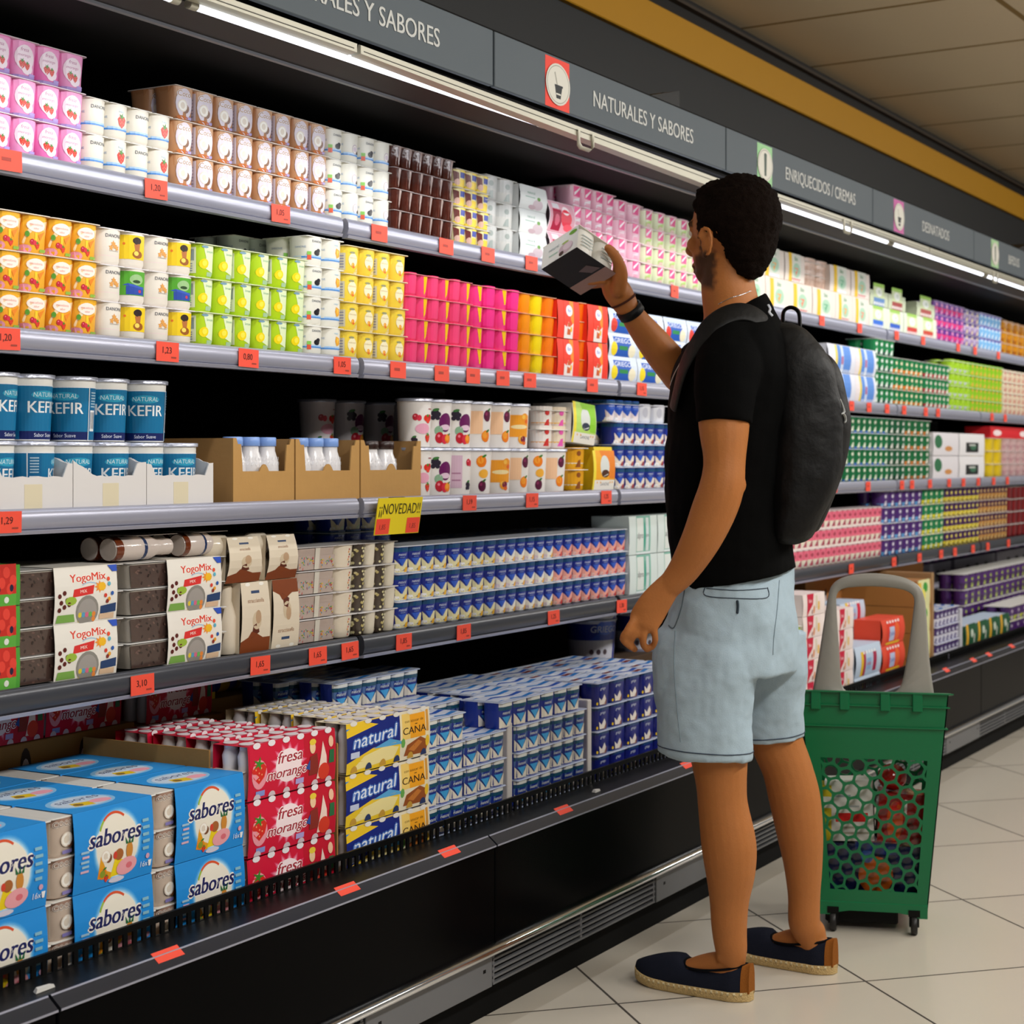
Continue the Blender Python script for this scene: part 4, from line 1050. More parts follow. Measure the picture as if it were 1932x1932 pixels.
for t in range(3):
    for i, (p0, p1) in enumerate(((1147, 1200), (1201, 1250), (1251, 1294), (1295, 1336))):
        fr = 'l' if t < 2 else 's'
        p = plain_box('yogurt_carton', 0.12, 0.12, 0.0655, 'dfe6f2', art_grec(fr)(), bulge=0.006)
        lay(p, Y2, Z2 + 0.0662 * t, p0, p1, 1, 1, 0.07, '%s greek yogurt pack, %s of the %s row' % ('blue and yellow' if fr == 'l' else 'blue and red', ORD[i], ['lowest', 'middle', 'upper'][t]), 'greek yogurt packs', 'flans', wid=0.12)
def art_bw():
    a = A(0.2, 0.1); a.rect(-1, 0, 1, 1, '5a8cd8'); a.rect(-1, 0, -0.55, 1, 'e8dfe2'); a.rect(-0.55, 0, -0.35, 1, 'e8d040'); a.rect(0.0, 0.0, 0.25, 1, 'ccd8ee'); a.rect(0.02, 0.3, 0.22, 0.6, 'b06a90')
    for i in range(6): a.pg([(-0.3 + 0.22 * i, 0), (-0.2 + 0.22 * i, 0), (-0.1 + 0.22 * i, 0.12), (-0.2 + 0.22 * i, 0.12)], 'eef2f6')
    return a
p = plain_box('yogurt_carton', 0.25, 0.12, 0.102, 'dfe0ea', art_bw(), bulge=0.008)
lay(p, Y2, Z2, 1560, 1651, 2, 2, 0.104, 'blue and white pack with yellow stripe', 'blue and white striped packs', 'backpack', wid=0.25)
GRN = '0f7a44'
cups(1652, 1690, 2, 2, 4, Y2, Z2, 0.064, [GRN], [art_two(GRN, '2a3a44', 'e6eee6', 0.25)], 'dark green yogurt twin', 'dark green yogurts', 'striped packs', whole=True, seg=12)
cups(1690, 1745, 3, 2, 3, Y2, Z2, 0.064, [GRN], [art_two(GRN, 'e87a1c', 'f0e2c0', 0.3)], 'green and orange yogurt twin', 'green and orange yogurts', 'dark green yogurts', whole=True, seg=12)
cups(1747, 1794, 3, 2, 3, Y2, Z2, 0.064, [GRN], [art_two(GRN, 'b81c40', 'e6dcd0', 0.3)], 'green and crimson yogurt twin', 'green and crimson yogurts', 'green and orange yogurts', whole=True, seg=12)
cups(1795, 1833, 2, 2, 4, Y2, Z2, 0.055, ['9cc81c'], [art_two('9cc81c', 'c4c8d0', 'b0d848', 0.35)], 'lime and grey yogurt twin', 'lime and grey yogurts', 'crimson footed yogurts', whole=True, seg=12)
cups(1833, 1894, 4, 2, 4, Y2, Z2, 0.055, ['8ac018'], [art_two('86be16', 'a8c83c', 'e8b040', 0.3)], 'lime green yogurt twin', 'lime green yogurts', 'lime and grey yogurts', whole=True, seg=12)
cups(1895, 1960, 4, 2, 4, Y2, Z2, 0.053, ['dcc8ac'], [art_two('dccbb0', 'd8c0a8', 'c85a50', 0.5)], 'pale cream yogurt twin', 'pale cream yogurts', 'lime green yogurts', whole=True, seg=12)

# ------------------------------------------------------------------ shelf three: kefir, bottles, large tubs
def tub(r, h, art=None, col='ecebe6', lid='foil', rt=None, m='print'):
    root = empty('kefir_tub'); rt = rt or r * 1.05
    S = lambda x, y, o=0.0: ((r * 0.92 + (rt - r * 0.92) * y / h + o) * math.sin(x / r), -(r * 0.92 + (rt - r * 0.92) * y / h + o) * math.cos(x / r), y)
    b = B(); seg = 28; per = 2 * PI * r
    b.loft([[S(per * i / seg, y) for i in range(seg)] for y in (0, h * 0.04, h * 0.5, h * 0.9, h * 0.97)], col, m, cap=(True, False))
    b.loft([[S(per * i / seg, h * 0.97, o) for i in range(seg)] for o in (0, 0.002)] + [[S(per * i / seg, h, 0.002) for i in range(seg)]], col, m, cap=(False, False))
    if art: b.art(art, S, m, strip=r * 0.15, h0=0.0006)
    b.obj('tub', root)
    b = B(); b.loft([[S(per * i / seg, h + z, o + (0.0012 * (i % 2))) for i in range(seg)] for z, o in ((-0.006, 0.0028), (0.0005, 0.003), (0.001, 0.0015))], 'c4c8d8', 'foil'); b.obj('lid', root)
    return root
def art_kefir(back=False):
    a = Art(0.09, 0.11); a.rect(-2.9, 0.02, 2.9, 0.86, '0f6f9e'); a.rect(-2.9, 0.02, 2.9, 0.15, '10205e'); a.rect(-2.9, 0.86, 2.9, 0.875, 'e8ecf0')
    a.ell(0, 0.72, 0.62, 0.07, '2a9cc0', 16); a.txt('NATURAL', 0, 0.69, 0.075, 'cfe8f0', 0.55, 0.1); a.txt('KEFIR', 0, 0.44, 0.19, 'eef0f2', 0.8, bold=0.7); a.txt('Sabor Suave', 0, 0.06, 0.06, 'd8e0f0', 0.6)
    for s in (-1.35, 1.35):
        a.rect(s - 0.27, 0.02, s + 0.27, 0.86, '0c6494')
        a.rect(s - 0.3, 0.0, s - 0.26, 0.86, 'e4e8ec'); a.rect(s - 0.2, 0.16, s + 0.12, 0.5, 'e8eaec')
        for i in range(6): a.rect(s - 0.18 + 0.05 * i, 0.2, s - 0.16 + 0.05 * i, 0.47, '1c2440')
        for i in range(6): a.rect(s - 0.18, 0.55 + 0.045 * i, s + 0.16, 0.57 + 0.045 * i, 'a8c4d4')
    return a
kf = tub(0.0425, 0.114, art_kefir())
lowpos = [(-25, 0, 0.2, 'beside the frame edge in the first carton'), (72, 0, 0.9, 'turned to its small print in the first carton'), (158, 0, -0.3, 'behind the torn flap of the second carton'), (230, 0, -0.15, 'at the front of the second carton'), (300, 0, 0.1, 'behind the torn flap of the third carton'), (371, 0, -0.25, 'at the front of the third carton')]
def putk(px, row, rz, z, lb, Y=Y3, dy=0.055):
    YY = Y + dy + row * 0.1
    x = XA(px, YY); o = dup(kf, (x, YY, z), rz); tag(o, 'blue kefir tub ' + lb, 'yogurt', 'blue kefir tubs')
kx = [XA(px, Y3 + 0.055) for px in (0, 72, 152, 231, 302, 372)]
for i in range(6):
    xx = XA(-24, Y3 + 0.06) + 0.0945 * i
    o = dup(kf, (xx, Y3 + 0.06, Z3 + 0.002), lowpos[i][2]); tag(o, 'blue kefir tub ' + lowpos[i][3], 'yogurt', 'blue kefir tubs')
    if i < 5:
        o = dup(kf, (xx + 0.004 * (-1) ** i + 0.004, Y3 + 0.06 + 0.004 * (i % 2), Z3 + 0.1185), [0.35, 0.05, -1.1, -0.35, -0.7][i])
        tag(o, 'blue kefir tub of the upper tier, %s' % ['cut by the frame edge', 'showing the whole name', 'showing its barcode', 'third from the one showing the whole name' if False else 'with the name turned aside', 'at the end of the row'][i], 'yogurt', 'blue kefir tubs')
for i in range(4):
    o = dup(kf, (XA(-24, Y3 + 0.06) + 0.0945 * i + 0.002, Y3 + 0.153, Z3 + 0.002), 0.5 * i); tag(o, 'blue kefir tub of the second row deep, standing behind the %s front tub' % ORD[i], 'yogurt', 'blue kefir tubs')
    o = dup(kf, (XA(-24, Y3 + 0.06) + 0.0945 * i + 0.002, Y3 + 0.153, Z3 + 0.1185), 0.9 * i - 1); tag(o, 'blue kefir tub of the upper second row, standing behind the %s front tub' % ORD[i], 'yogurt', 'blue kefir tubs')
kill(kf)
def tray(w, d, hf, hb, col, m, name='display_tray', cut=None, tape=None):
    """open card tray: low front with a dip, sides that rise to the back"""
    root = empty(name); t = 0.0025; N = 16
    def wall(x0, x1, fn, y, nm):
        b = B(); P = [(x0, 0)] + [(x1, 0)] + [(x1 + (x0 - x1) * i / N, fn(i / N)) for i in range(N + 1)]
        b.loft([[(x, y, z) for x, z in P], [(x, y + t, z) for x, z in P]], col, m, sm=False)
        return b
    fr = wall(-w / 2, w / 2, cut or (lambda u: hf), 0, 'front')
    if tape: fr.box(-tape / 2, tape / 2, -0.0004, 0, 0.0, hf * 0.72, 'd8cdb0', 'card')
    fr.obj('front_wall', root)
    for s in (-1, 1):
        b = B(); M_ = 10; P = [(t, 0), (d - t, 0), (d - t, hb)] + [(d * (1 - q / M_) * 0.55 + t, hf * 1.25 + (hb - hf * 1.25) * (1 - q / M_) + (0.0015 if q % 2 else 0)) for q in range(M_ + 1)]
        x = s * (w / 2 - t) if s > 0 else -w / 2
        b.loft([[(x, y, z) for y, z in P], [(x + t, y, z) for y, z in P]], col, m, sm=False); b.obj('side_wall', root)
    b = B(); b.box(-w / 2 + t, w / 2 - t, d - t, d, 0, hb, col, m); b.obj('back_wall', root)
    return root
ux = [XA(-24, Y3 + 0.06) + 0.0945 * k for k in (-0.52, 1.48, 3.48, 5.5)]
for i in range(3):
    w = ux[i + 1] - ux[i] - 0.002
    zg = (lambda u: 0.056 + 0.022 * (1 if (u < 0.12 or u > 0.9) else 0) + 0.0012 * math.sin(u * 70)) if i != 1 else (lambda u: 0.056 + (0.03 * (1 - u / 0.45) if False else 0) + 0.024 * (u > 0.86) + 0.028 * max(0, 1 - u / 0.3) + 0.0012 * math.sin(u * 70))
    o = tray(w, 0.2, 0.06, 0.11, 'd9d5d3', 'card', cut=(lambda u, z=zg: z(1 - u)), tape=w * 0.22)
    o.location = ((ux[i] + ux[i + 1]) / 2, Y3 - 0.0015, Z3)
    tag(o, ['white torn card tray of kefir tubs at the frame edge', 'white torn card tray of kefir tubs with a crumpled front', 'white torn card tray of kefir tubs beside the brown boxes'][i], 'tray', 'white card trays of kefir')
# brown boxes of bottles
def bottle(h=0.13, r=0.026, cap='7ea2e2'):
    root = empty('milk_bottle'); ring = lambda rr, z: [(rr * math.cos(t), rr * math.sin(t), z) for t in [q * PI / 12 for q in range(24)]]
    b = B(); b.loft([ring(r * 0.95, 0), ring(r, 0.004), ring(r, h * 0.5), ring(r * 0.97, h * 0.62), ring(r * 0.72, h * 0.78), ring(r * 0.7, h * 0.86)], 'e6e4e6', 'gloss')
    for q in range(7):
        for z in (0.56, 0.64):
            t = -PI / 2 + (q - 3) * 0.36; rr = r * 1.0 if z < 0.6 else r * 0.96
            b.loft([[(rr * math.cos(t + e * 0.05 + k * 0.14) * (1.01), rr * math.sin(t + e * 0.05 + k * 0.14) * 1.01, h * (z + 0.05 * k) - e * 0.001) for e in (-1, 1)] for k in (0, 1)], 'f6f6fa', 'gloss', cap=(False, False), closed=False)
    b.obj('body', root)
    b = B(); b.loft([ring(r * 0.78, h * 0.86), ring(r * 0.8, h * 0.865), ring(r * 0.8, h * 0.985), ring(r * 0.74, h)], cap, 'print'); b.obj('cap', root)
    return root
bb1, bb2 = bottle(), bottle(0.126, 0.029, '2c1814')
for i, (q0, q1) in enumerate(((438, 554), (556, 677), (679, 793))):
    x0, x1 = XA(q0, Y3), XA(q1, Y3); w = x1 - x0 - 0.0015
    def cutf(u):
        if 0.14 < u < 0.86:
            if 0.44 < u < 0.56: return 0.062 + 0.014 * math.sqrt(max(0, 1 - ((u - 0.5) / 0.06) ** 2))
            return 0.062
        return 0.128 if (u > 0.93 or u < 0.07) else 0.116
    root = empty('cardboard_box'); N = 40; b = B(); t = 0.003; P = [(-w / 2, 0), (w / 2, 0)] + [(w / 2 - w * k / N, cutf(k / N)) for k in range(N + 1)]
    b.loft([[(x, 0, z) for x, z in P], [(x, t, z) for x, z in P]], 'b58a4e', 'kraft', sm=False); b.obj('front_wall', root)
    for s in (-1, 1):
        b = B(); xx = -w / 2 if s < 0 else w / 2 - t; b.box(xx, xx + t, t, 0.2, 0, 0.128, 'ad8450', 'kraft'); b.obj('side_wall', root)
    b = B(); b.box(-w / 2 + t, w / 2 - t, 0.197, 0.2, 0, 0.128, 'a07844', 'kraft'); b.obj('back_wall', root)
    root.location = ((x0 + x1) / 2, Y3 - 0.002, Z3)
    tag(root, ['brown cardboard box of bottles beside the kefir trays', 'brown cardboard box of bottles between two others', 'brown cardboard box holding dark capped bottles'][i], 'box', 'brown cardboard bottle boxes')
    n = 3 if i < 2 else 2
    for k in range(n):
        src = bb1 if i < 2 else bb2; pit = 0.054 if i < 2 else 0.062
        o = dup(src, ((x0 + x1) / 2 + (k - (n - 1) / 2) * pit, Y3 + 0.036 if i < 2 else Y3 + 0.04, Z3 + 0.001 if i < 2 else Z3 - 0.0 + 0.0005), 0)
        tag(o, ('white bottle with pale blue cap, %s in the %s brown box' % (ORD[k], ['first', 'middle'][i])) if i < 2 else 'white bottle with dark cap, %s in the end brown box' % ORD[k], 'bottle', 'white bottles in brown boxes')
kill(bb1); kill(bb2)
# large fruit tubs
def art_bigf(v):
    a = Art(0.075, 0.112)
    if v == 0: a.rect(0.5, 0.78, 0.9, 0.8, 'a03a4a'); fruit(a, -0.35, 0.62, 0.09, 'cherry'); fruit(a, 0.5, 0.6, 0.1, 'berries'); a.ell(0.1, 0.38, 0.55, 0.11, 'eaa8c0', 16); fruit(a, -0.5, 0.14, 0.08, 'blackberry'); fruit(a, 0.5, 0.18, 0.08, 'strawberry')
    elif v == 1: fruit(a, -0.4, 0.68, 0.12, 'blackberry'); a.ell(0.3, 0.52, 0.5, 0.2, '6a1a5c', 16); a.ell(0.3, 0.42, 0.42, 0.06, 'e6c8dc', 14); a.ell(-0.2, 0.35, 0.3, 0.1, '8ab090', 12); fruit(a, 0.0, 0.2, 0.15, 'cherry'); fruit(a, 0.55, 0.18, 0.1, 'orange')
    elif v == 2: a.rect(-0.8, 0.15, 0.0, 0.85, 'd9b8cc'); a.rect(-0.7, 0.3, -0.1, 0.33, 'b07a9a'); a.rect(-0.7, 0.45, -0.1, 0.48, 'b07a9a'); fruit(a, 0.6, 0.7, 0.1, 'cherry'); fruit(a, 0.6, 0.2, 0.1, 'blackberry')
    elif v == 3: fruit(a, 0.0, 0.72, 0.13, 'orange'); a.ell(0.2, 0.45, 0.4, 0.1, 'f2b03c', 14); fruit(a, 0.1, 0.18, 0.12, 'plum')
    elif v == 4: a.rect(-0.8, 0.25, 0.8, 0.75, 'f2a02c'); fruit(a, 0.4, 0.68, 0.13, 'peach'); a.ell(0, 0.48, 0.7, 0.05, 'f6e0a8', 14); fruit(a, 0.2, 0.2, 0.13, 'peach'); a.ell(0.3, 0.2, 0.25, 0.07, '7a1a40', 12)
    else: a.rect(-0.8, 0.3, 0.1, 0.8, 'f6c8a0'); fruit(a, 0.5, 0.7, 0.13, 'plum'); fruit(a, 0.4, 0.25, 0.13, 'orange')
    return a
edges = [792, 829, 868, 904, 943, 978, 1012, 1045, 1083]
kinds = [0, 1, 2, 3, 4, 5, 3, 5]; fn = {0: 'berry', 1: 'blackberry', 2: 'berry', 3: 'orange', 4: 'peach', 5: 'plum'}
for i in range(8):
    x0, x1 = XA(edges[i], Y3), XA(edges[i + 1], Y3); r = (x1 - x0) / 2 / 1.08
    for t in range(2):
        if t == 1 and i > 5: continue
        k = kinds[i] if t == 0 else [0, 1, 1, 5, 5, 4][i]
        o = tub(r, 0.112, art_bigf(k), 'ebe6e2'); o.name = 'yogurt_tub'
        o.location = ((x0 + x1) / 2, Y3 + r + 0.004, Z3 + 0.1145 * t); o.rotation_euler = (0, 0, -0.5)
        tag(o, 'large white %s yogurt tub, %s %s the brown boxes' % (fn[k], 'lower tier,' if t == 0 else 'upper tier,', ORD[i] + ' from'), 'yogurt', 'large white fruit tubs')
for i, px_ in enumerate((598, 655, 712, 760)):
    o = tub(0.041, 0.112, art_bigf([0, 1, 1, 2][i]), 'e6e0e4'); o.name = 'yogurt_tub'; o.location = (XA(px_, Y3 + 0.27), Y3 + 0.27, Z3 + 0.1145); o.rotation_euler = (0, 0, -0.3)
    tag(o, 'large white berry tub behind the brown boxes, %s from the dark gap' % ORD[i], 'yogurt', 'large white fruit tubs behind')
    o2 = dup(o, (XA(px_, Y3 + 0.27), Y3 + 0.27, Z3)); o2.location.z = Z3; tag(o2, 'large white berry tub under the %s rear tub' % ORD[i], 'yogurt', 'lower rear fruit tubs')
# kids' packs
def art_kid(c1, c2, c3):
    a = Art(0.13, 0.11); a.rect(-1, 0, 1, 1, c1); a.rect(-1, 0, -0.75, 1, 'f0dc3c'); a.pg([(-0.4, 1), (1, 1), (1, 0.3), (0.5, 0.3)], c2); a.ell(0.05, 0.6, 0.42, 0.28, 'd8dcd8', 16); a.ell(0.1, 0.42, 0.35, 0.1, c3, 12); a.rect(-0.85, 0, 1, 0.26, 'eae6de'); a.txt('DANONE', 0.1, 0.12, 0.08, '30405c', 0.5)
    for dx in (-0.6, -0.3, 0.6, 0.8): a.ell(dx, 0.2, 0.05, 0.03, 'e8b060', 8)
    return a
p = plain_box('yogurt_multipack', 0.135, 0.12, 0.105, 'e8e4dc', art_kid('b8dc6a', '8ccc28', '2a3048'), bulge=0.006)
p.location = (XA(1100, Y3), Y3 + 0.002, Z3 + 0.128); p.rotation_euler = (0, math.radians(4), 0); tag(p, 'green kids yogurt pack tilted on the yellow one', 'yogurt')
p = plain_box('yogurt_multipack', 0.11, 0.12, 0.12, 'e8c81c', art_kid('f0a81c', 'e8821c', '4a2410'), bulge=0.006)
p.location = (XA(1138, Y3), Y3 + 0.002, Z3); tag(p, 'yellow and orange kids yogurt pack under the green one', 'yogurt')
cups(1084, 1112, 1, 1, 2, Y3 + 0.004, Z3, 0.058, ['e6a818'], [art_two('e0a018', 'e8e2d0', '8a4a14', 0.3)], 'yellow kids yogurt pot beside the orange pack', 'yellow kids pots', 'fruit tubs', n=2.4, whole=True)
cups(1024, 1078, 1, 2, 2, Y3 + 0.01, Z3 + 0.1145, 0.05, ['e8d8d0'], [art_two('e6ded8', 'e8a860', 'c8302c', 0.3), art_two('e8d8c0', 'f0b83c', 'e85ab0', 0.3)], 'small mixed fruit pot pair on top of tubs', 'small mixed fruit pots', 'green kids pack', n=2.3, whole=True)
cups(1164, 1276, 3, 2, 3, Y3, Z3, 0.0635, ['1a2f96'], [art_blue('efe2d4', 'ffffff', 'a83a30', '16309c')], 'blue stracciatella yogurt twin', 'blue stracciatella yogurts', 'kids packs', n=3.4, lcol='d4dae6')
cups(1150, 1210, 2, 2, 1, Y3 + 0.002, Z3 + 0.1915, 0.05, ['2a5ad0'], [art_blue('efe2e4', 'ffffff', 'e8e4f0', '2a64dc')], 'bright blue yogurt twin on top of the stack', 'bright blue yogurts', 'green kids pack', n=3.4, lcol='d4dae6')
cups(1212, 1262, 2, 1, 1, Y3 + 0.004, Z3 + 0.1915, 0.052, ['d6d8e2'], [art_plainface('e4e6ee', 'c8cad8')], 'white film wrapped yogurt on the blue stack', 'white film wrapped yogurts', 'bright blue yogurts', n=2.6, m='gloss', lcol='e4e6f0')
cups(1572, 1680, 5, 2, 4, Y3, Z3, 0.062, ['0c5c38'], [art_two('0d6a3c', '3a6ab8', 'dfe6d0', 0.16)], 'green yogurt twin with blue foot', 'green yogurts with blue foot', 'backpack', whole=True, seg=12, lcol='dfe4ea')
cups(1680, 1712, 1, 3, 4, Y3, Z3, 0.062, ['0c5030'], [art_two('0d5a38', '0a3c28', 'dfe0d8', 0.3)], 'dark green yogurt trio with white fruit', 'dark green trios', 'green yogurts', whole=True, seg=12)
cups(1712, 1758, 2, 2, 4, Y3, Z3, 0.062, ['0d5c34'], [art_two('0e6638', 'c8722c', 'e8e4d8', 0.25)], 'green and amber yogurt twin', 'green and amber yogurts', 'dark green trios', whole=True, seg=12)
p = plain_box('yogurt_carton', 0.2, 0.15, 0.1, 'dcd8da', A(0.2, 0.1).rect(-1, 0, 1, 1, 'dad6da').ell(-0.6, 0.6, 0.3, 0.3, '2a6a44', 12).ell(0.2, 0.3, 0.3, 0.12, 'c88a4c', 10))
lay(p, Y3, Z3, 1760, 1808, 1, 2, 0.102, 'white carton with green round badge', 'white cartons with green badge', 'green yogurts', wid=0.2)
p = plain_box('yogurt_carton', 0.24, 0.15, 0.1, 'e2e0e2', A(0.2, 0.1).rect(-0.6, 0.15, 0.6, 0.6, '1a1c1c').ell(0.1, 0.4, 0.3, 0.15, '3a6a50', 10).rect(-0.3, 0.45, 0.3, 0.52, 'c8c8c4'))
lay(p, Y3, Z3, 1810, 1857, 1, 2, 0.102, 'white open carton with dark window', 'white open cartons', 'green badge cartons', wid=0.24)
cups(1866, 1895, 1, 2, 3, Y3, Z3, 0.062, ['e0c010'], None, 'bright yellow dessert pair', 'bright yellow desserts', 'white cartons', whole=True, seg=12, m='gloss')
cups(1896, 1970, 3, 2, 3, Y3, Z3, 0.062, ['c8a4a4'], [art_two('c8a4a4', 'b88a90', 'd4b8b4')], 'dusty pink yogurt twin', 'dusty pink yogurts', 'yellow desserts', whole=True, seg=12)
p = plain_box('yogurt_carton', 0.3, 0.12, 0.055, 'd8202a', A(0.3, 0.05).rect(-1, 0, 1, 1, 'd8202a').ell(-0.5, 0.5, 0.3, 0.3, 'f2e0e0', 10))
lay(p, Y3, Z3 + 0.1875, 1868, 1965, 2, 1, 0.06, 'red carton lying on the yellow and pink cups', 'red cartons on the third shelf', 'white cartons', wid=0.3)

# ------------------------------------------------------------------ shelf four
def art_redfruit():
    a = Art(0.08, 0.07); a.rect(-1, 0, 1, 1, '5aa83c'); a.rect(-1, 0.28, 1, 1, 'c4281c')
    for dx, dy in ((-.7, .8), (-.2, .85), (.4, .8), (.8, .6), (-.5, .5), (.1, .55), (.6, .4)): a.ell(dx, dy, 0.22, 0.14, 'e04030', 10)
    for dx, dy in ((-.1, .4), (.7, .42), (-.8, .38)): a.ell(dx, dy, 0.12, 0.09, '1c1c38', 10)
    a.ell(0.4, 0.14, 0.15, 0.08, 'dfe4d8', 10); return a
p = plain_box('yogurt_carton', 0.1, 0.12, 0.068, '4a9a34', art_redfruit(), bulge=0.001)
lay(p, Y4, Z4, -40, 38, 1, 3, 0.07, 'red fruit carton with green foot', 'red fruit cartons', 'frame edge', wid=0.1)
def art_yogo(w=0.14, h=0.107):
    a = Art(w, h); a.rect(-1, 0, 1, 1, 'e9e4da'); a.txt('YogoMix', 0.05, 0.74, 0.15, 'd8402c', 0.68, 0, 0.03, out='f6f0e6', bold=0.6); a.arc(0.1, 0.58, 0.35, 0.14, 0.15, 'a8c4d8', 0.5, 2.4, 8)
    a.pg([(-0.45, 0.46), (-0.4, 0.60), (0.25, 0.66), (0.2, 0.5)], 'd8302c'); a.txt('MIX', -0.1, 0.53, 0.06, 'f8ece0', 0.3, 0, 0.05); a.star(0.42, 0.62, 0.06, 0.12, 8, 'f0942c'); a.ell(0.5, 0.62, 0.12, 0.08, 'f0b820', 10)
    for i, (x, y) in enumerate(((-0.85, 0.5), (-0.7, 0.55), (-0.8, 0.38), (-0.62, 0.42), (-0.7, 0.3), (-0.85, 0.25), (-0.55, 0.34))): a.ell(x, y, 0.06, 0.045, '5a1c14', 8)
    a.ell(-0.5, 0.4, 0.18, 0.08, '9ab83c', 10); a.ell(0.03, 0.2, 0.36, 0.28, '8c8880', 18); a.ell(0.03, 0.18, 0.30, 0.24, 'a09a94', 18)
    for i in range(10):
        x, y = -0.2 + 0.11 * (i % 5), 0.04 + 0.09 * (i // 5); a.ell(x, y, 0.06, 0.05, ['e0c83c', '5aa0c0', 'd86a8a', '6ab85a', 'e88a3c'][i % 5], 8)
    a.pg([(0.45, 0.12), (0.45, 0.26), (0.95, 0.3), (0.95, 0.14)], '26406c'); a.rect(0.42, 0.02, 0.9, 0.12, 'd8b898'); a.pg([(-0.95, 0.02), (-0.9, 0.16), (-0.4, 0.16), (-0.35, 0.02)], '7aa84c')
    for x, y, c in ((0.6, 0.45, 'd8402c'), (0.72, 0.38, 'e8a02c'), (0.82, 0.48, '2c5aa8'), (0.66, 0.34, '8a3020'), (0.7, 0.75, 'e8502c'), (0.72, 0.66, '5ab0c8')): a.ell(x, y, 0.05, 0.04, c, 8)
    a.pg([(0.7, 1), (1, 1), (1, 0.88), (0.85, 0.88)], '2a50b8'); return a
def twin_tub(w, d, h, left, right, mid='a59e94'):
    """clear two-cell tub seen with its filling"""
    b = B(); P0 = lid_outline(w * 0.9, d * 0.86, 0.012); P1 = lid_outline(w * 0.97, d * 0.95, 0.012)
    b.loft([[(x, y + d / 2, 0.001) for x, y in P0], [(x, y + d / 2, h - 0.003) for x, y in P1]], mid, 'gloss', cap=(True, False))
    S = lambda x, y, o: (x * (0.9 + 0.07 * y / h), d * (0.07 - 0.045 * y / h) - o, y)
    a = Art(w, h)
    def cell(x0, x1, sp):
        bg, dots, cols, fill = sp; a.rect(x0, 0.03, x1, fill, bg)
        rnd = random.Random(int(x0 * 100) + len(cols))
        for i in range(dots):
            a.ell(x0 + 0.03 + (x1 - x0 - 0.06) * rnd.random(), 0.06 + (fill - 0.1) * rnd.random(), 0.016, 0.07, cols[i % len(cols)], 7, rnd.random() * 3)
    cell(-0.97, -0.12, left); cell(0.12, 0.97, right); a.rect(-0.12, 0.03, 0.12, 0.95, 'd6cfc2')
    b.art(a, S, 'gloss'); return b
CHOC = ('4c3a34', 26, ['2e1f1c', '6a5048', '3a2622'], 0.9); STAR = ('54493f', 30, ['d8cf9c', 'e4dcb0', '3a302c'], 0.92)
def yogo_pack():
    root = empty('yogurt_multipack'); w, d, h = 0.235, 0.1, 0.0487
    me = twin_tub(w, d, h, CHOC, STAR).mesh('tub'); ml = make_lid(w, d, 'd2d0cc', h, 0.0016).mesh('lid')
    for t in range(2):
        for nm, q in (('tub', me), ('lid', ml)):
            o = bpy.data.objects.new(nm, q); C.objects.link(o); o.parent = root; o.location = (0, 0 if nm == 'tub' else d / 2, t * h)
    s = sleeve(0.128, d + 0.003, 2 * h + 0.0012, 'e6e1d6', art_yogo(0.128, 2 * h), None, bulge=0.004, taper=0.0)
    o = s.obj('sleeve', root); o.location = (0.032, -0.002, 0); o['label'] = 'cream card sleeve reading YogoMix'
    return root
p = yogo_pack()
lay(p, Y4, Z4, 14, 432, 2, 2, 0.0988, 'clear YogoMix twin tub pack with chocolate filling'.replace('YogoMix ', 'two-cell ') , 'clear two-cell yogurt packs', 'red fruit cartons', wid=0.238, rows=(0, 1), rowd=0.112)
# cream sleeved stracciatella bottles
def art_strac(flip=False, w=0.07, h=0.12):
    a = Art(w, h); a.rect(-1, 0, 1, 1, 'ddd0ba')
    P = lambda y: 1 - y if flip else y
    a.pg([(-1, P(0)), (-1, P(0.16)), (-0.5, P(0.22)), (-0.3, P(0.3)), (0.1, P(0.26)), (0.5, P(0.2)), (1, P(0.2)), (1, P(0))], '7c3a12'); a.pg([(-0.3, P(0.2)), (-0.2, P(0.38)), (0.1, P(0.42)), (0.25, P(0.28))], '5a2410')
    a.ell(0.05, P(0.45), 0.32, 0.13, 'cdbb9e', 14); a.ell(0.15, P(0.5), 0.2, 0.1, 'b89878', 12); a.rect(-0.3, P(0.86) - 0.02, 0.3, P(0.86) + 0.02, '34486c'); a.txt('stracciatella', 0.0, P(0.74) - 0.03, 0.06, '9a6a48', 0.85)
    for dx in (-0.5, 0.5): a.ell(dx, P(0.97), 0.18, 0.025, 'f0ece2', 10)
    return a
def strac_pack(w, h, d, flip, lying):
    root = empty('yogurt_drink_pack'); s = sleeve(w, d, h, 'd8cbb4', art_strac(flip, w, h), None, bulge=0.006 if not lying else 0.01, closed=True, taper=0.08); s.obj('sleeve', root)
    b = B(); ring = lambda rr, z: [(rr * math.cos(t), rr * math.sin(t), z) for t in [q * PI / 8 for q in range(16)]]
    r = 0.0235; L = h * 0.96
    b.loft([ring(r * 0.9, 0), ring(r, 0.005), ring(r, L * 0.55), ring(r * 0.6, L * 0.78), ring(r * 0.62, L * 0.97), ring(r * 0.55, L)], 'dcd0bc', 'gloss')
    me = b.mesh('bottle')
    for j in range(2):
        o = bpy.data.objects.new('bottle', me); C.objects.link(o); o.parent = root
        if lying: o.rotation_euler = (0, -PI / 2, 0); o.location = (-w / 2 + 0.03, 0.03, 0.0245 + 0.048 * j)
        else: o.location = (-w / 2 - 0.008, 0.03 + 0.05 * j, 0.0)
    return root
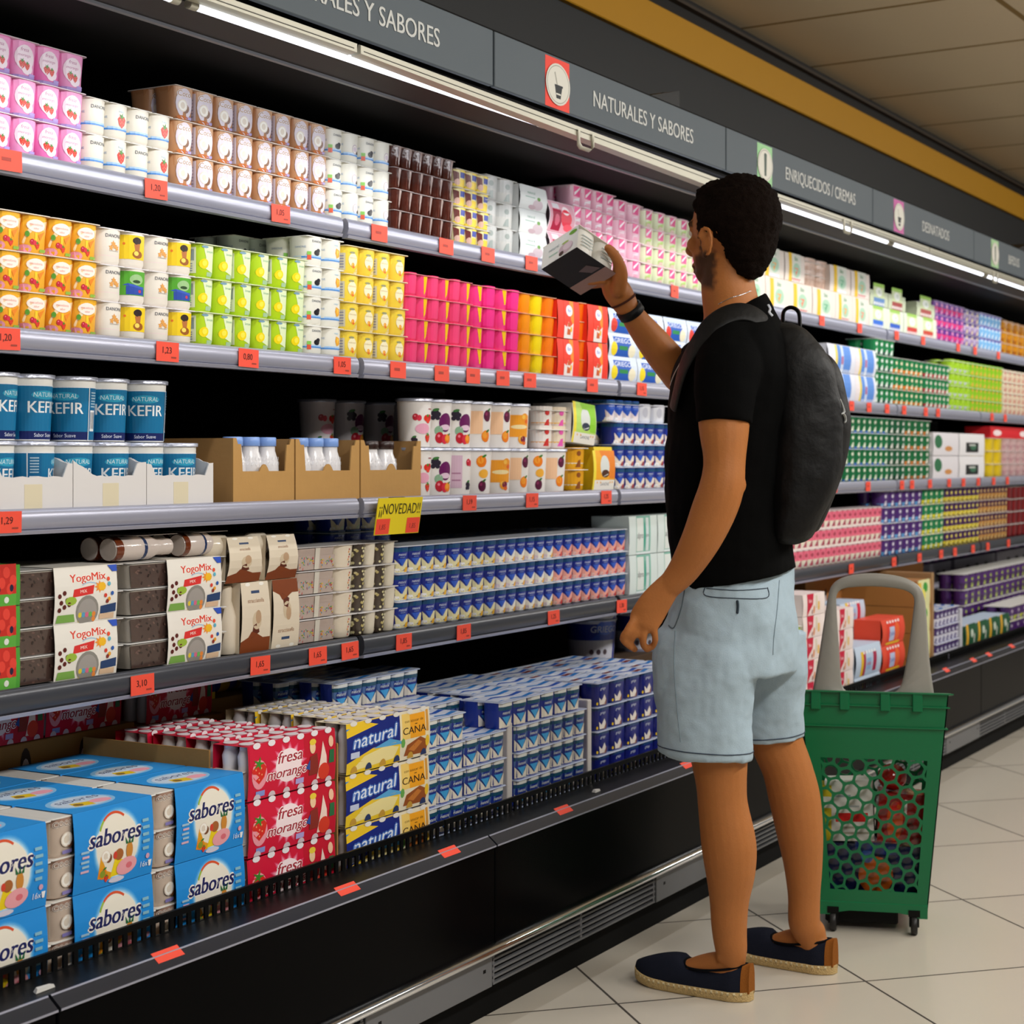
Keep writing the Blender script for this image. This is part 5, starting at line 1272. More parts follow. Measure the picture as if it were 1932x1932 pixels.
for i, (q0, q1, fl) in enumerate(((447, 505, False), (508, 561, True))):
    w = XA(q1, Y4) - XA(q0, Y4); p = strac_pack(w - 0.004, 0.140, 0.1, fl, False)
    p.location = ((XA(q0, Y4) + XA(q1, Y4)) / 2 + (0.006 if i == 0 else 0.004), Y4 + 0.001, Z4); tag(p, ['cream stracciatella sleeve standing upright', 'cream stracciatella sleeve standing upside down'][i], 'yogurt', 'standing stracciatella packs')
for i, (q0, q1) in enumerate(((418, 492), (494, 560))):
    w = XA(q1, Y4) - XA(q0, Y4); p = strac_pack(w * 0.86, 0.090, 0.1, False, True)
    p.location = ((XA(q0, Y4) + XA(q1, Y4)) / 2 + 0.004, Y4 + 0.002, Z4 + 0.1415); tag(p, ['cream stracciatella pack on top beside the shake bottles', 'cream stracciatella pack on top beside the bead desserts'][i], 'yogurt', 'upper stracciatella packs')
# two white packs lying on the two-cell tubs
for i, (q0, q1) in enumerate(((205, 320), (335, 415))):
    root = empty('yogurt_drink_pack'); w = XA(q1, Y4 + 0.03) - XA(q0, Y4 + 0.03); b = B(); r = 0.0225
    ring = lambda x, rr: [(x, rr * math.cos(t) + 0.0, r + rr * math.sin(t)) for t in [q * PI / 9 for q in range(18)]]
    for j in range(2):
        b = B(); b.loft([ring(0, r * 0.9), ring(0.005, r), ring(w * 0.62, r), ring(w * 0.74, r * 0.72), ring(w * 0.84, r * 0.66), ring(w * 0.86, r * 0.7), ring(w * 0.97, r * 0.7)], ['6a3420', '6a3420', 'cfc2ba', 'd6cfc8', 'e2dfdc', 'e6e4e4', 'eceaea'][1 if i == 0 and False else 2] , 'gloss')
        b.loft([ring(0.001, r * 1.002), ring(w * 0.12, r * 1.002)], '6a3016', 'gloss', cap=(False, False)); b.loft([ring(w * 0.45, r * 1.003), ring(w * 0.5, r * 1.003)], '20345c', 'gloss', cap=(False, False))
        o = b.obj('bottle', root); o.location = (0, j * 0.047 + 0.02, 0.0)
    s = B(); s.loft([[(w * 0.3, -0.004, 2 * r + 0.001), (w * 0.98, -0.004, 2 * r + 0.001), (w * 0.98, 0.095, 2 * r + 0.001), (w * 0.3, 0.095, 2 * r + 0.001)], [(w * 0.3, -0.004, 2 * r + 0.002), (w * 0.98, -0.004, 2 * r + 0.002), (w * 0.98, 0.095, 2 * r + 0.002), (w * 0.3, 0.095, 2 * r + 0.002)]], 'ded6cc', 'card', sm=False)
    s.obj('sleeve', root); root.location = (XA(q0, Y4 + 0.03), Y4 + 0.012, Z4 + 0.1985)
    tag(root, ['pair of brown and white shake bottles lying over the two-cell tubs', 'pair of white shake bottles lying beside the stracciatella sleeves'][i], 'yogurt', 'shake bottles lying down')
# bead and cream desserts
BEAD = ('b9a79e', 26, ['c83a3a', 'e8a02c', '3a8aa8', 'd8c83c', '4a9a5a', '8a3a6a'], 0.62); CRM = ('e4d8c4', 0, ['e4d8c4'], 0.97)
me_p = empty('dessert_tub'); w = WC(563, 638, Y4, 1); twin_tub(w, 0.1, 0.0495, BEAD, BEAD, 'b8a69c').obj('tub', me_p); make_lid(w, 0.1, 'd6d2d0', 0.0498, 0.0016).obj('lid', me_p).location = (0, 0.05, 0)
lay(me_p, Y4, Z4, 563, 638, 1, 4, 0.0506, 'clear dessert tub with coloured beads', 'clear bead dessert tubs', 'stracciatella sleeves', cat='dessert', wid=w)
def art_specks():
    a = A(0.05, 0.05)
    for q in range(7): a.ell(0.75 + 0.1 * math.sin(q * 2.1), 0.12 + 0.11 * q, 0.08, 0.05, ['c83a2a', '3a2a30', 'e0902c'][q % 3], 7)
    return a
def art_stars():
    a = A(0.05, 0.05); rnd = random.Random(4)
    for q in range(26): a.ell(-1.2 + 2.4 * rnd.random(), 0.05 + 0.82 * rnd.random(), 0.13, 0.055, ['d8cf9c', 'e4dcb0', 'c8b878'][q % 3], 7, rnd.random() * 3)
    return a
cups(638, 676, 1, 1, 4, Y4, Z4, 0.0502, ['e6d9c4'], [art_specks], 'cream dessert cup joined to the beads', 'cream dessert cups', 'bead tubs', n=2.4, taper=0.82, lcol='d6d2d0', m='gloss', depth=0.05, cat='dessert')
cups(676, 753, 2, 2, 4, Y4, Z4, 0.0502, ['4a3f36', 'e6dcc8'], [art_stars, art_specks], 'cream and dark flake dessert twin', 'cream and flake desserts', 'bead tubs', n=2.4, taper=0.84, lcol='d6d2d0', m='gloss', depth=0.05, cat='dessert')
# dark tub tray and blue pots above
cups(628, 745, 2, 2, 5, Y4 + 0.12, Z4, 0.0545, ['1c3aa8'], [art_blue('f0e6c0', 'ffffff', 'dfe8c0', '1c36b0')], 'blue vanilla yogurt twin behind the desserts', 'rear blue vanilla yogurts', 'stracciatella sleeves', n=3.4)
cups(752, 942, 4, 2, 3, Y4, Z4, 0.0625, ['1a2a90', '18288c'], [art_blue()], 'blue vanilla yogurt twin', 'blue vanilla yogurts', 'cream desserts', n=3.6, lcol='d6dae2')
cups(942, 1050, 3, 2, 3, Y4, Z4, 0.0625, ['1a2c94'], [art_blue('f2eee2', 'e6d8e4', 'f2b420')], 'blue and yellow yogurt twin', 'blue and yellow yogurts', 'blue vanilla yogurts', n=3.6, lcol='d6dae2')
cups(1050, 1186, 4, 2, 3, Y4, Z4, 0.0625, ['1a2c94'], [art_blue('f0a89a', 'f0c8c0', 'd83a28')], 'blue and red strawberry yogurt twin', 'blue and red yogurts', 'blue and yellow yogurts', n=3.6, lcol='d6dae2')
cups(770, 1180, 9, 2, 3, Y4 + 0.128, Z4, 0.0625, ['1a2c94'], None, 'blue yogurt twin of the hidden row', 'second row of blue yogurts', 'cream desserts', n=3.6, lcol='c8d0e0', lart=lid_blue, seg=10, whole=True)
def art_alp():
    a = Art(0.12, 0.11); a.rect(-1, 0, 1, 1, '7fb8a8'); a.rect(-0.95, 0.08, 0.0, 0.95, 'dfe6e2'); a.rect(0.35, 0.08, 0.75, 0.95, 'd4dfe0'); a.txt('alpro', -0.48, 0.42, 0.16, '1c2836', 0.44); a.ell(0.15, 0.5, 0.14, 0.35, '3aa088', 14); a.txt('pro', 0.55, 0.45, 0.1, '3a4a50', 0.3); a.rect(-1, 0.0, 1, 0.06, 'e4eef0'); return a
for t in range(2):
    p = plain_box('yogurt_carton', 0.24, 0.12, 0.11, 'd8e4e2', art_alp(), bulge=0.002); lay(p, Y4, Z4 + 0.112 * t, 1188, 1290, 2, 1, 0.11, 'mint and white plant yogurt carton, %s' % ['lower layer', 'upper layer'][t], 'mint and white cartons', 'blue and red yogurts', wid=0.24)
cups(1484, 1667, 3, 6, 3, Y4, Z4, 0.066, ['ece0dc'], [art_two('e8708a', 'e9e4d0', 'a83a50', 0.45)], 'pink and cream yogurt six-pack', 'pink and cream yogurts', 'shirt hem', whole=True, seg=12, lcol='f0e4e6')
cups(1668, 1744, 3, 2, 4, Y4, Z4, 0.064, ['4a2470'], [art_two('4a2472', '5aa0d8', 'e6e2ee', 0.25)], 'purple yogurt twin with blue foot', 'purple yogurts with blue foot', 'pink and cream yogurts', whole=True, seg=12)
cups(1744, 1784, 2, 2, 4, Y4, Z4, 0.064, ['0f7040'], [art_two('127a48', 'e6d820', 'dfe8c0', 0.3)], 'green yogurt twin with yellow foot', 'green and yellow yogurts', 'purple yogurts', whole=True, seg=12)
cups(1785, 1850, 4, 2, 4, Y4, Z4, 0.064, ['3a1848'], [art_two('401a50', 'e0cc28', 'efe060', 0.4)], 'aubergine yogurt twin with yellow foot', 'aubergine and yellow yogurts', 'green and yellow yogurts', whole=True, seg=12)
cups(1850, 1903, 4, 2, 4, Y4, Z4, 0.064, ['4a2038'], [art_two('4a1e3c', 'c89040', 'e0b870', 0.5)], 'aubergine yogurt twin with tan foot', 'aubergine and tan yogurts', 'yellow footed yogurts', whole=True, seg=12)
cups(1904, 1975, 4, 2, 4, Y4, Z4, 0.062, ['6a0a10'], [art_plainface('780c12')], 'deep red dessert twin', 'deep red desserts', 'tan footed yogurts', whole=True, seg=12)
# ------------------------------------------------------------------ the well at the foot of the case
Y5, Z5 = 2.0, 0.3052
def cardbase(x0, x1, y1, lb, z=0.036):
    root = empty('cardboard_tray', ((x0 + x1) / 2, Y5 - 0.008, Z5)); w = x1 - x0; b = B(); b.box(-w / 2, w / 2, 0, y1, 0, z, 'a87a3c', 'kraft', ch=0.002); b.obj('base', root)
    b = B(); b.pg = None
    tag(root, lb, 'tray', 'cardboard trays in the well'); return root
sx = [XA(97, Y5) - 0.2466 + 0.012 + 0.0, ]
pitch = 0.2475; xr = XA(465, Y5) - 0.1095 + 0.0      # pack centres from the last sleeve's right edge
xs = [xr - 2 * pitch, xr - pitch, xr]
ZB = Z5 + 0.037
sp = sabores_pack()
for r in range(3):
    for i in range(3):
        for t in range(2):
            if r > 0 and t == 0: continue
            o = dup(sp, (xs[i], Y5 + 0.133 * r + 0.004 * ((i * 7 + r * 3) % 3), ZB + 0.1315 * t + (0.0)), 0)
            if r > 0: o.location.z = ZB + 0.1315
            tag(o, 'blue sabores multipack, %s, %s%s' % (['bottom tier', 'top tier'][t], ['at the frame edge', 'in the middle column', 'beside the red drink packs'][i], ['', ', second row deep', ', third row deep'][r]), 'yogurt', 'blue sabores multipacks')
kill(sp)
cardbase(xs[0] - 0.122, xs[2] + 0.124, 0.14, 'brown cardboard tray under the blue sabores packs')
# supports below the rear rows: closed brown cases
def case_box(x0, x1, y0, y1, z0, z1, lb, holes=0, col='a3773e', hz=0.75):
    root = empty('cardboard_box', ((x0 + x1) / 2, y0, z0)); w = x1 - x0; b = B(); b.box(-w / 2, w / 2, 0, y1 - y0, 0, z1 - z0, col, 'kraft', ch=0.002)
    a = Art(w, z1 - z0)
    for k in range(holes):
        x = -0.85 + 1.7 * (k + 0.5) / holes; a.ell(x, hz, 0.028 / w, 0.11, '3a2a20', 14); a.ell(x, hz - 0.02, 0.02 / w, 0.07, 'c8bcc0', 12)
    b.art(a, lambda x, y, h: (x, -h, y), 'kraft'); b.obj('box_body', root)
    tag(root, lb, 'box', 'brown cardboard cases in the well'); return root
case_box(xs[0] - 0.122, xs[2] + 0.124, Y5 + 0.137, Y5 + 0.397, Z5, ZB + 0.1305, 'brown case carrying the rear sabores packs')
case_box(xs[0] - 0.122, XA(258, 2.42), 2.425, 2.62, Z5, 0.640, 'brown case with round holes behind the sabores packs', 5, hz=0.86)
case_box(XA(258, 2.42) + 0.003, XA(462, 2.36) - 0.01, 2.405, 2.60, Z5, 0.628, 'brown case with round holes beside the red drinks', 3, hz=0.86)
F1 = (art_fresa, 'd40f38', 'f0a8b8', 'b81030')
pf = drink_pack(art_fresa(), 'cc1438', 'f2b6c4', 'e890a8', w=0.205, h=0.0985, d=0.08)
lay(pf, Y5, ZB, 467, 632, 1, 3, 0.1032, 'red fresa morango drink pack', 'red strawberry drink packs', 'blue sabores packs', wid=0.205, rows=(0,), name='strawberry_drink_pack')
pf = drink_pack(art_fresa(), 'cc1438', 'f2b6c4', 'e890a8', w=0.205, h=0.0985, d=0.08)
x0f, x1f = XA(467, Y5), XA(632, Y5)
for r in range(1, 4):
    o = dup(pf, ((x0f + x1f) / 2 + 0.004 * (-1) ** r, Y5 + 0.088 * r, ZB + 0.2064), 0); tag(o, 'red strawberry drink pack of the top layer, %s row deep' % ORD[r], 'yogurt', 'red strawberry drink packs'); o.name = 'strawberry_drink_pack'
case_box(x0f, x1f, Y5 + 0.086, Y5 + 0.35, Z5, ZB + 0.2055, 'brown case under the rear strawberry drinks')
for i in range(3):
    for r in range(2):
        xx = XA(300 + 62 * i, 2.46) if False else (XA(258, 2.42) - 0.35 + 0.21 * i + (0.0))
        o = dup(pf, (xx, 2.43 + 0.09 * r, 0.641 if i < 2 else 0.629), 0)
        if i == 2: o.location.x = XA(258, 2.42) + 0.14
        tag(o, 'red strawberry drink pack lying on the %s brown case, %s row' % (['first', 'first long', 'shorter'][i], ['front', 'rear'][r]), 'yogurt', 'red drinks on the brown cases'); o.name = 'strawberry_drink_pack'
kill(pf)
cardbase(x0f, x1f, 0.08, 'brown cardboard tray under the red drink packs')
b = B(); b.box(0, 0.004, 0, 0.31, 0, 0.332, 'a67a40', 'kraft'); a = Art(0.31, 0.332)
for q in range(3): a.ell(-0.65 + 0.62 * q, 0.80, 0.07, 0.055, '4a3420', 14); a.ell(-0.65 + 0.62 * q, 0.785, 0.05, 0.04, 'c8bcc0', 12)
b.art(a, lambda x, y, o: (-o, 0.155 - x, y), 'kraft'); o = b.obj('cardboard_divider'); o.location = (x0f - 0.009, Y5 + 0.082, Z5); tag(o, 'brown cardboard wall with round holes beside the rear red drinks', 'divider')
b = B(); b.box(0, 0.004, 0, 0.36, 0, 0.31, 'a67a40', 'kraft'); o = b.obj('cardboard_divider'); o.location = (x1f + 0.012, Y5 + 0.004, Z5); tag(o, 'brown cardboard divider between red and navy drink packs', 'divider')
pc = drink_pack(art_cana(), 'e8dcc0', 'f0d040', '26368c', w=0.19, h=0.0985, d=0.08)
x0c, x1c = XA(657, Y5), XA(806, Y5)
lay(pc, Y5, ZB, 657, 806, 1, 3, 0.1032, 'navy and yellow natural cane drink pack', 'navy cane sugar drink packs', 'cardboard divider', wid=0.19, name='cane_drink_pack')
pc = drink_pack(art_cana(), 'e8dcc0', 'f0d040', '26368c', w=0.19, h=0.0985, d=0.08)
for r in range(1, 4):
    o = dup(pc, ((x0c + x1c) / 2 + 0.003 * (-1) ** r, Y5 + 0.088 * r, ZB + 0.2064), 0); tag(o, 'navy cane drink pack of the top layer, %s row deep' % ORD[r], 'yogurt', 'navy cane sugar drink packs'); o.name = 'cane_drink_pack'
case_box(x0c, x1c, Y5 + 0.086, Y5 + 0.36, Z5, ZB + 0.2055, 'brown case under the rear cane drinks')
cardbase(x0c, x1c, 0.08, 'brown cardboard tray under the navy drink packs')
kill(pc)
# bottles lying in brown trays at the back, and an upright navy carton
xb = XA(480, 2.5)
case_box(xb - 0.34, xb + 0.30, 2.46, 2.66, Z5 + 0.0, 0.628, 'brown case behind the cane drinks') if False else None
case_box(XA(462, 2.36) + 0.0, XA(612, 2.46), 2.455, 2.66, Z5, 0.650, 'brown case under the lying white capped bottles')
for i, (q0, q1) in enumerate(((303, 372), (398, 478))):
    xA_, xB_ = XA(q0, 2.5) + 0.0, XA(q1, 2.5)
    for t in range(2):
        root = empty('yogurt_drink_pack'); r = 0.0235; w = xB_ - xA_
        ring = lambda x, rr: [(x, rr * math.cos(t_), r + rr * math.sin(t_)) for t_ in [q * PI / 9 for q in range(18)]]
        b = B(); b.loft([ring(0, r * 0.9), ring(0.004, r), ring(w * 0.66, r), ring(w * 0.70, r * 0.9)], 'd8a63c' if t == 0 else 'e8d48c', 'gloss'); b.loft([ring(w * 0.05, r * 1.004), ring(w * 0.2, r * 1.004)], '26349c', 'gloss', cap=(False, False)); b.loft([ring(w * 0.42, r * 1.004), ring(w * 0.58, r * 1.004)], '5a4ab0', 'gloss', cap=(False, False))
        b.obj('bottle', root)
        b = B(); b.loft([ring(w * 0.68, r * 0.9), ring(w * 0.72, r), ring(w * 0.85, r * 1.0), ring(w * 0.94, r * 0.8), ring(w * 0.985, r * 0.45), ring(w, r * 0.1)], 'e4e2e8', 'gloss'); b.obj('cap', root)
        root.location = (xA_, 2.52, 0.6505 + 0.0475 * t if i == 1 else 0.6415 + 0.0475 * t)
        if i == 0: root.location.y = 2.50; root.location.z = 0.695 + 0.0475 * t if False else 0.6505 + 0.0475 * t; 
        tag(root, 'white capped drink bottle lying %s, %s pair' % (['below', 'above'][t], ['outer', 'inner'][i]), 'bottle', 'lying drink bottles'); root.name = 'lying_drink_bottle'
case_box(XA(298, 2.5) - 0.01, XA(462, 2.36) - 0.004, 2.605, 2.70, Z5, 0.6495, 'brown case at the back under the outer lying bottles') if False else None
for (q0, q1, lb) in ((378, 397, 'navy drink sleeve standing between lying bottles'), (480, 606, 'navy and yellow cane drink sleeve under the shelf edge')):
    xA_, xB_ = XA(q0, 2.47), XA(q1, 2.47); w = xB_ - xA_
    root = plain_box('drink_sleeve', w, 0.10, 0.1, '1a2a6c', art_cana(w, 0.1) if w > 0.1 else Art(w, 0.1).rect(-1, 0, 1, 0.15, 'e8c02c').txt('nat', 0, 0.4, 0.2, 'e8eef8', 0.8))
    root.location = ((xA_ + xB_) / 2, 2.458, 0.6505); tag(root, lb, 'yogurt')
# ------------------------------------------------------------------ blue pots of the well
def bluecol(q0, q1, npk, nx, tiers, row, ch=0.0622, base='18308c', art=art_tri, desc='blue natural yogurt twin', grp='blue natural yogurts of the well', ref='cane drinks', lart=lid_blue, whole=False, **k):
    return cups(q0, q1, npk, nx, tiers, Y5 + row, Z5, ch, [base], [art] if art else None, desc, grp, ref, depth=0.055, n=3.6, taper=0.93, lcol='c2cce4', lart=lart, whole=whole, seg=16 if not whole else 10, **k)
XN = lambda q: XA(q, Y5)
bluecol(806, 880, 1, 3, 5, 0.0, ref='cane drinks')
bluecol(882, 957, 1, 3, 4, 0.0, ref='first white divider', grp='blue natural yogurts before the divider')
bluecol(0, 0, 2, 3, 5, 0.117, x01=(XN(806), XN(957)), desc='blue natural trio of the second row', grp='second row of blue natural yogurts', ref='cane drinks', whole=True)
bluecol(0, 0, 2, 3, 6, 0.235, x01=(XN(806), XN(957)), desc='blue natural trio of the third row', grp='third row of blue natural yogurts', ref='cane drinks', whole=True)
bluecol(0, 0, 2, 3, 6, 0.353, x01=(XN(780), XN(925)), desc='blue natural trio of the rearmost row', grp='fourth row of blue natural yogurts', ref='cane drinks', whole=True)
bluecol(978, 1108, 2, 3, 4, 0.0, ref='first white divider', desc='blue natural yogurt trio', grp='blue natural yogurts between dividers')
cups(0, 0, 2, 3, 1, Y5, Z5 + 0.0626 * 4, 0.0622, ['18308c'], [art_tri], 'blue natural yogurt trio on top between dividers', 'top blue natural yogurts', 'first white divider', depth=0.055, n=3.6, taper=0.93, lcol='c2cce4', lart=lid_blue, x01=(XN(978) - 0.075, XN(1108) - 0.02))
bluecol(0, 0, 2, 3, 5, 0.117, x01=(XN(978), XN(1108)), desc='blue natural trio, second row between dividers', grp='second row between dividers', ref='white divider', whole=True)
bluecol(0, 0, 2, 3, 5, 0.235, x01=(XN(978), XN(1108)), desc='blue natural trio, third row between dividers', grp='third row between dividers', ref='white divider', whole=True)
for i, q in enumerate((966, 1116)):
    b = B(); b.box(0, 0.022, 0, 0.33, 0, 0.262 if i == 0 else 0.268, 'd0cac6', 'card', ch=0.002); o = b.obj('card_divider'); o.location = (XN(q) - 0.013, Y5 + 0.004, Z5); tag(o, ['white card divider among the blue yogurts', 'white card divider before the navy griego yogurts'][i], 'divider')
bluecol(1127, 1290, 3, 2, 5, 0.0, base='141e78', art=art_brown, desc='navy greek yogurt twin with brown print', grp='navy greek yogurts of the well', ref='second white divider', lart=lid_brown, ch=0.0605)
bluecol(0, 0, 3, 2, 5, 0.117, x01=(XN(1127), XN(1290)), base='141e78', art=art_brown, desc='navy greek twin of the second row', grp='second row of navy greek yogurts', ref='white divider', lart=lid_brown, ch=0.0605, whole=True)
bluecol(0, 0, 3, 2, 5, 0.235, x01=(XN(1127), XN(1290)), base='141e78', art=None, desc='navy greek twin of the third row', grp='third row of navy greek yogurts', ref='white divider', lart=lid_brown, ch=0.0605, whole=True)
# two large buckets standing behind
def art_bucket():
    a = Art(0.15, 0.14); a.rect(-2, 0, 2, 1, 'd4d4e2'); a.rect(-2, 0.45, 2, 0.8, '1c2c98'); a.pg([(-0.6, 0.45), (-0.2, 0.6), (0.4, 0.9), (0.7, 0.98), (0.7, 0.45)], '1e44b8'); a.ell(0.1, 0.72, 0.4, 0.16, '3a6ae0', 14); a.txt('GRIEGO', 0.1, 0.62, 0.14, 'e4e8f4', 0.8, 0.1)
    for i in range(3): a.ell(-0.5 + 0.3 * i, 0.2, 0.1, 0.06, '4a3a44', 10)
    a.rect(-2, 0, 2, 0.06, '8a8aa0'); a.rect(0.6, 0.0, 0.8, 0.45, '1c2c98'); return a
for i, q in enumerate((1115, 1200)):
    o = tub(0.072, 0.125, art_bucket(), 'd8d8e4'); o.name = 'yogurt_bucket'; o.rotation_euler = (0, 0, -0.55); o.location = (XA(q, 2.44), 2.44, 0.5655); tag(o, ['large blue and white yogurt bucket standing clear of the hand', 'large blue and white yogurt bucket behind the hand of the man'][i], 'yogurt', 'large yogurt buckets')
case_box(XA(1070, 2.44), XA(1290, 2.44), 2.36, 2.6, Z5, 0.565, 'dark brown case under the yogurt buckets', col='4a3420')
# crumbs on the air lip
for i, (q, s) in enumerate(((82, 0.02), (1125, 0.014))):
    b = B(); b.loft([[(-s, 0, 0), (s, 0.001, 0), (s, 0.01, 0), (-s * 0.7, 0.012, 0)], [(-s * 0.8, 0.001, 0.006), (s * 0.9, 0.002, 0.005), (s * 0.8, 0.009, 0.005), (-s * 0.5, 0.01, 0.006)]], 'd8d6d0', 'card', sm=False)
    o = b.obj('paper_scrap'); o.location = (XA(q, 1.90), 1.895, 0.3825); tag(o, ['white paper scrap on the rail below the sabores packs', 'small white paper scrap below the white divider'][i], 'litter', 'paper scraps on the air lip')
# ------------------------------------------------------------------ beyond the man
LG = 'a4c81e'
cups(1492, 1514, 1, 2, 5, Y5, Z5 + 0.0, 0.066, [LG], [art_two('a4c81e', '98bc20', 'c8dc60', 0.3)], 'lime green yogurt pot pair', 'lime pots in the well', 'denim shorts', n=2.3, whole=True, seg=14)
def art_rc():
    a = Art(0.1, 0.07); a.rect(-1, 0, 1, 1, 'ecdcd8'); a.pg([(-1, 0), (-1, 1), (0.0, 1), (-0.2, 0.5), (-0.7, 0.2), (-0.9, 0)], 'c4183c'); a.txt('bio', -0.55, 0.6, 0.18, 'f6e8ea', 0.4); a.rect(0.2, 0.3, 0.5, 0.9, 'd8ccb8'); a.rect(0.55, 0.2, 0.8, 0.6, 'e6b850'); a.ell(0.0, 0.25, 0.12, 0.2, 'd88a5a', 10); a.ell(-0.25, 0.15, 0.08, 0.12, '8a3a2a', 8); return a
p = plain_box('yogurt_carton', 0.16, 0.1, 0.070, 'f0e2de', art_rc(), bulge=0.002)
lay(p, Y5, Z5, 1515, 1556, 1, 6, 0.0715, 'red and cream yogurt carton', 'red and cream yogurt cartons', 'lime pots', wid=0.16)
p = plain_box('yogurt_carton', 0.16, 0.1, 0.070, 'f0e2de', art_rc(), bulge=0.002)
lay(p, Y5, Z5, 1578, 1610, 1, 5, 0.0715, 'red and cream yogurt carton seen through the handle', 'inner red and cream cartons', 'grey basket handle', wid=0.16)
cups(1557, 1577, 1, 2, 4, Y5 + 0.01, Z5, 0.066, ['c8c4cc'], [art_two('c8c0cc', 'b0304c', 'e8e4e4', 0.4)], 'grey and crimson pot pair hidden by handle', 'grey and crimson pots', 'red cartons', n=2.4, whole=True, seg=12)
def art_pac(c):
    def f():
        a = Art(0.12, 0.085); a.rect(-1, 0, 1, 1, 'b8cce4'); a.rect(-1, 0, -0.7, 1, 'e8c020'); a.rect(-0.7, 0, -0.4, 1, c); a.rect(-0.3, 0.2, 0.3, 0.7, '94b4d8'); a.txt('kids', 0.0, 0.4, 0.16, 'c83a4a', 0.4); a.rect(0.55, 0.1, 1, 0.9, c)
        for i in range(5): a.ell(-0.6 + 0.35 * i, 0.95, 0.1, 0.07, 'f2f0ee', 8)
        return a
    return f
p = plain_box('yogurt_carton', 0.2, 0.1, 0.105, 'c2d2e6', art_pac('a82048')(), bulge=0.008)
lay(p, Y5, Z5, 1612, 1660, 1, 2, 0.107, 'sky blue pack with yellow edge', 'sky blue packs in the well', 'red and cream cartons', wid=0.2)
def art_or():
    a = Art(0.12, 0.085); a.rect(-1, 0, 1, 1, 'dc3420'); a.ell(0.5, 0.5, 0.35, 0.42, 'e8642c', 14); a.rect(-0.6, 0.15, 0.1, 0.75, 'b8c4e4'); a.txt('DAN', -0.25, 0.35, 0.2, '2a3aa0', 0.5); a.rect(-1, 0.0, 1, 0.1, 'f0c02c')
    for i in range(5): a.ell(-0.8 + 0.4 * i, 0.96, 0.12, 0.06, 'f2eeee', 8)
    return a
p = plain_box('yogurt_carton', 0.2, 0.1, 0.093, 'e04a30', art_or(), bulge=0.008)
lay(p, Y5, Z5, 1662, 1704, 1, 3, 0.095, 'orange red pack with orange fruit', 'orange red packs in the well', 'sky blue packs', wid=0.2)
p = plain_box('yogurt_carton', 0.2, 0.1, 0.085, 'c2d2e6', art_pac('c81c3c')(), bulge=0.006)
lay(p, Y5 + 0.11, Z5, 1585, 1630, 1, 4, 0.087, 'sky blue pack with crimson edge', 'rear sky blue packs', 'handle gap', wid=0.2)
case_box(XA(1520, 2.3), XA(1742, 2.3), 2.3, 2.45, Z5, 0.785 - 0.07, 'orange brown case with round holes seen through the handle', 6, 'b5783a', 0.8)
p = plain_box('yogurt_carton', 0.15, 0.3, 0.098, 'a8743c', Art(0.12, 0.1).rect(-1, 0, 1, 1, 'dcdca4').ell(0.2, 0.7, 0.4, 0.2, '3a9a3a', 12).ell(-0.2, 0.4, 0.4, 0.25, 'e8dc6a', 12).rect(-1, 0, -0.5, 0.9, 'e8b83c'), None)
lay(p, Y5, Z5, 1730, 1757, 1, 4, 0.1, 'pale yellow lemon carton with green leaf', 'pale yellow lemon cartons', 'grey handle', wid=0.15)
b = B(); b.box(0, 0.03, 0, 0.34, 0, 0.42, '9a7850', 'kraft', ch=0.002); o = b.obj('cardboard_divider'); o.location = (XA(1759, Y5), Y5 + 0.002, Z5); tag(o, 'upright brown cardboard edge beside the lemon cartons', 'divider')
cups(1768, 1812, 2, 3, 4, Y5, Z5, 0.066, ['4a3a80'], [art_two('46306c', 'e2e2ee', 'd0d0e4', 0.55)], 'purple and white well yogurt trio', 'purple and white well yogurts', 'upright cardboard edge', whole=True, seg=10, lcol='e2e4f0', lart=lid_blue)
b = B(); b.box(0, 0.03, 0, 0.2, 0, 0.25, 'c8c8d0', 'card', ch=0.002); o = b.obj('card_divider'); o.location = (XA(1813, Y5), Y5 + 0.002, Z5); tag(o, 'pale card divider before the green sleeved packs', 'divider')
def art_gs():
    a = Art(0.12, 0.09); a.rect(-1, 0, 1, 1, '1a5434'); a.rect(-1, 0, -0.55, 1, 'e8b02c'); a.ell(0.2, 0.55, 0.3, 0.2, 'c8d4c4', 10); a.rect(0.6, 0.1, 0.8, 0.5, 'd8dcd0'); return a
p = plain_box('yogurt_carton', 0.16, 0.12, 0.085, '2a5a3c', art_gs(), Art(0.16, 0.12).rect(-1, 0, 1, 1, 'b8c8dc'), bulge=0.004)
lay(p, Y5, Z5, 1820, 1905, 4, 2, 0.087, 'dark green sleeved pack with amber edge', 'dark green sleeved packs', 'pale divider', wid=0.16)
cups(1820, 1975, 5, 3, 5, Y5 + 0.15, Z5, 0.07, ['4a2468'], [art_two('4a2468', '3a1a4c', 'b8cc40', 0.5)], 'purple plum yogurt trio', 'rear purple plum yogurts', 'pale divider', whole=True, seg=10)
cups(1906, 1975, 2, 3, 3, Y5, Z5, 0.066, ['4a2468'], [art_two('4a2468', 'c4d040', 'd8c8dc', 0.35)], 'purple and lime yogurt trio', 'front purple and lime yogurts', 'green sleeved packs', whole=True, seg=10)
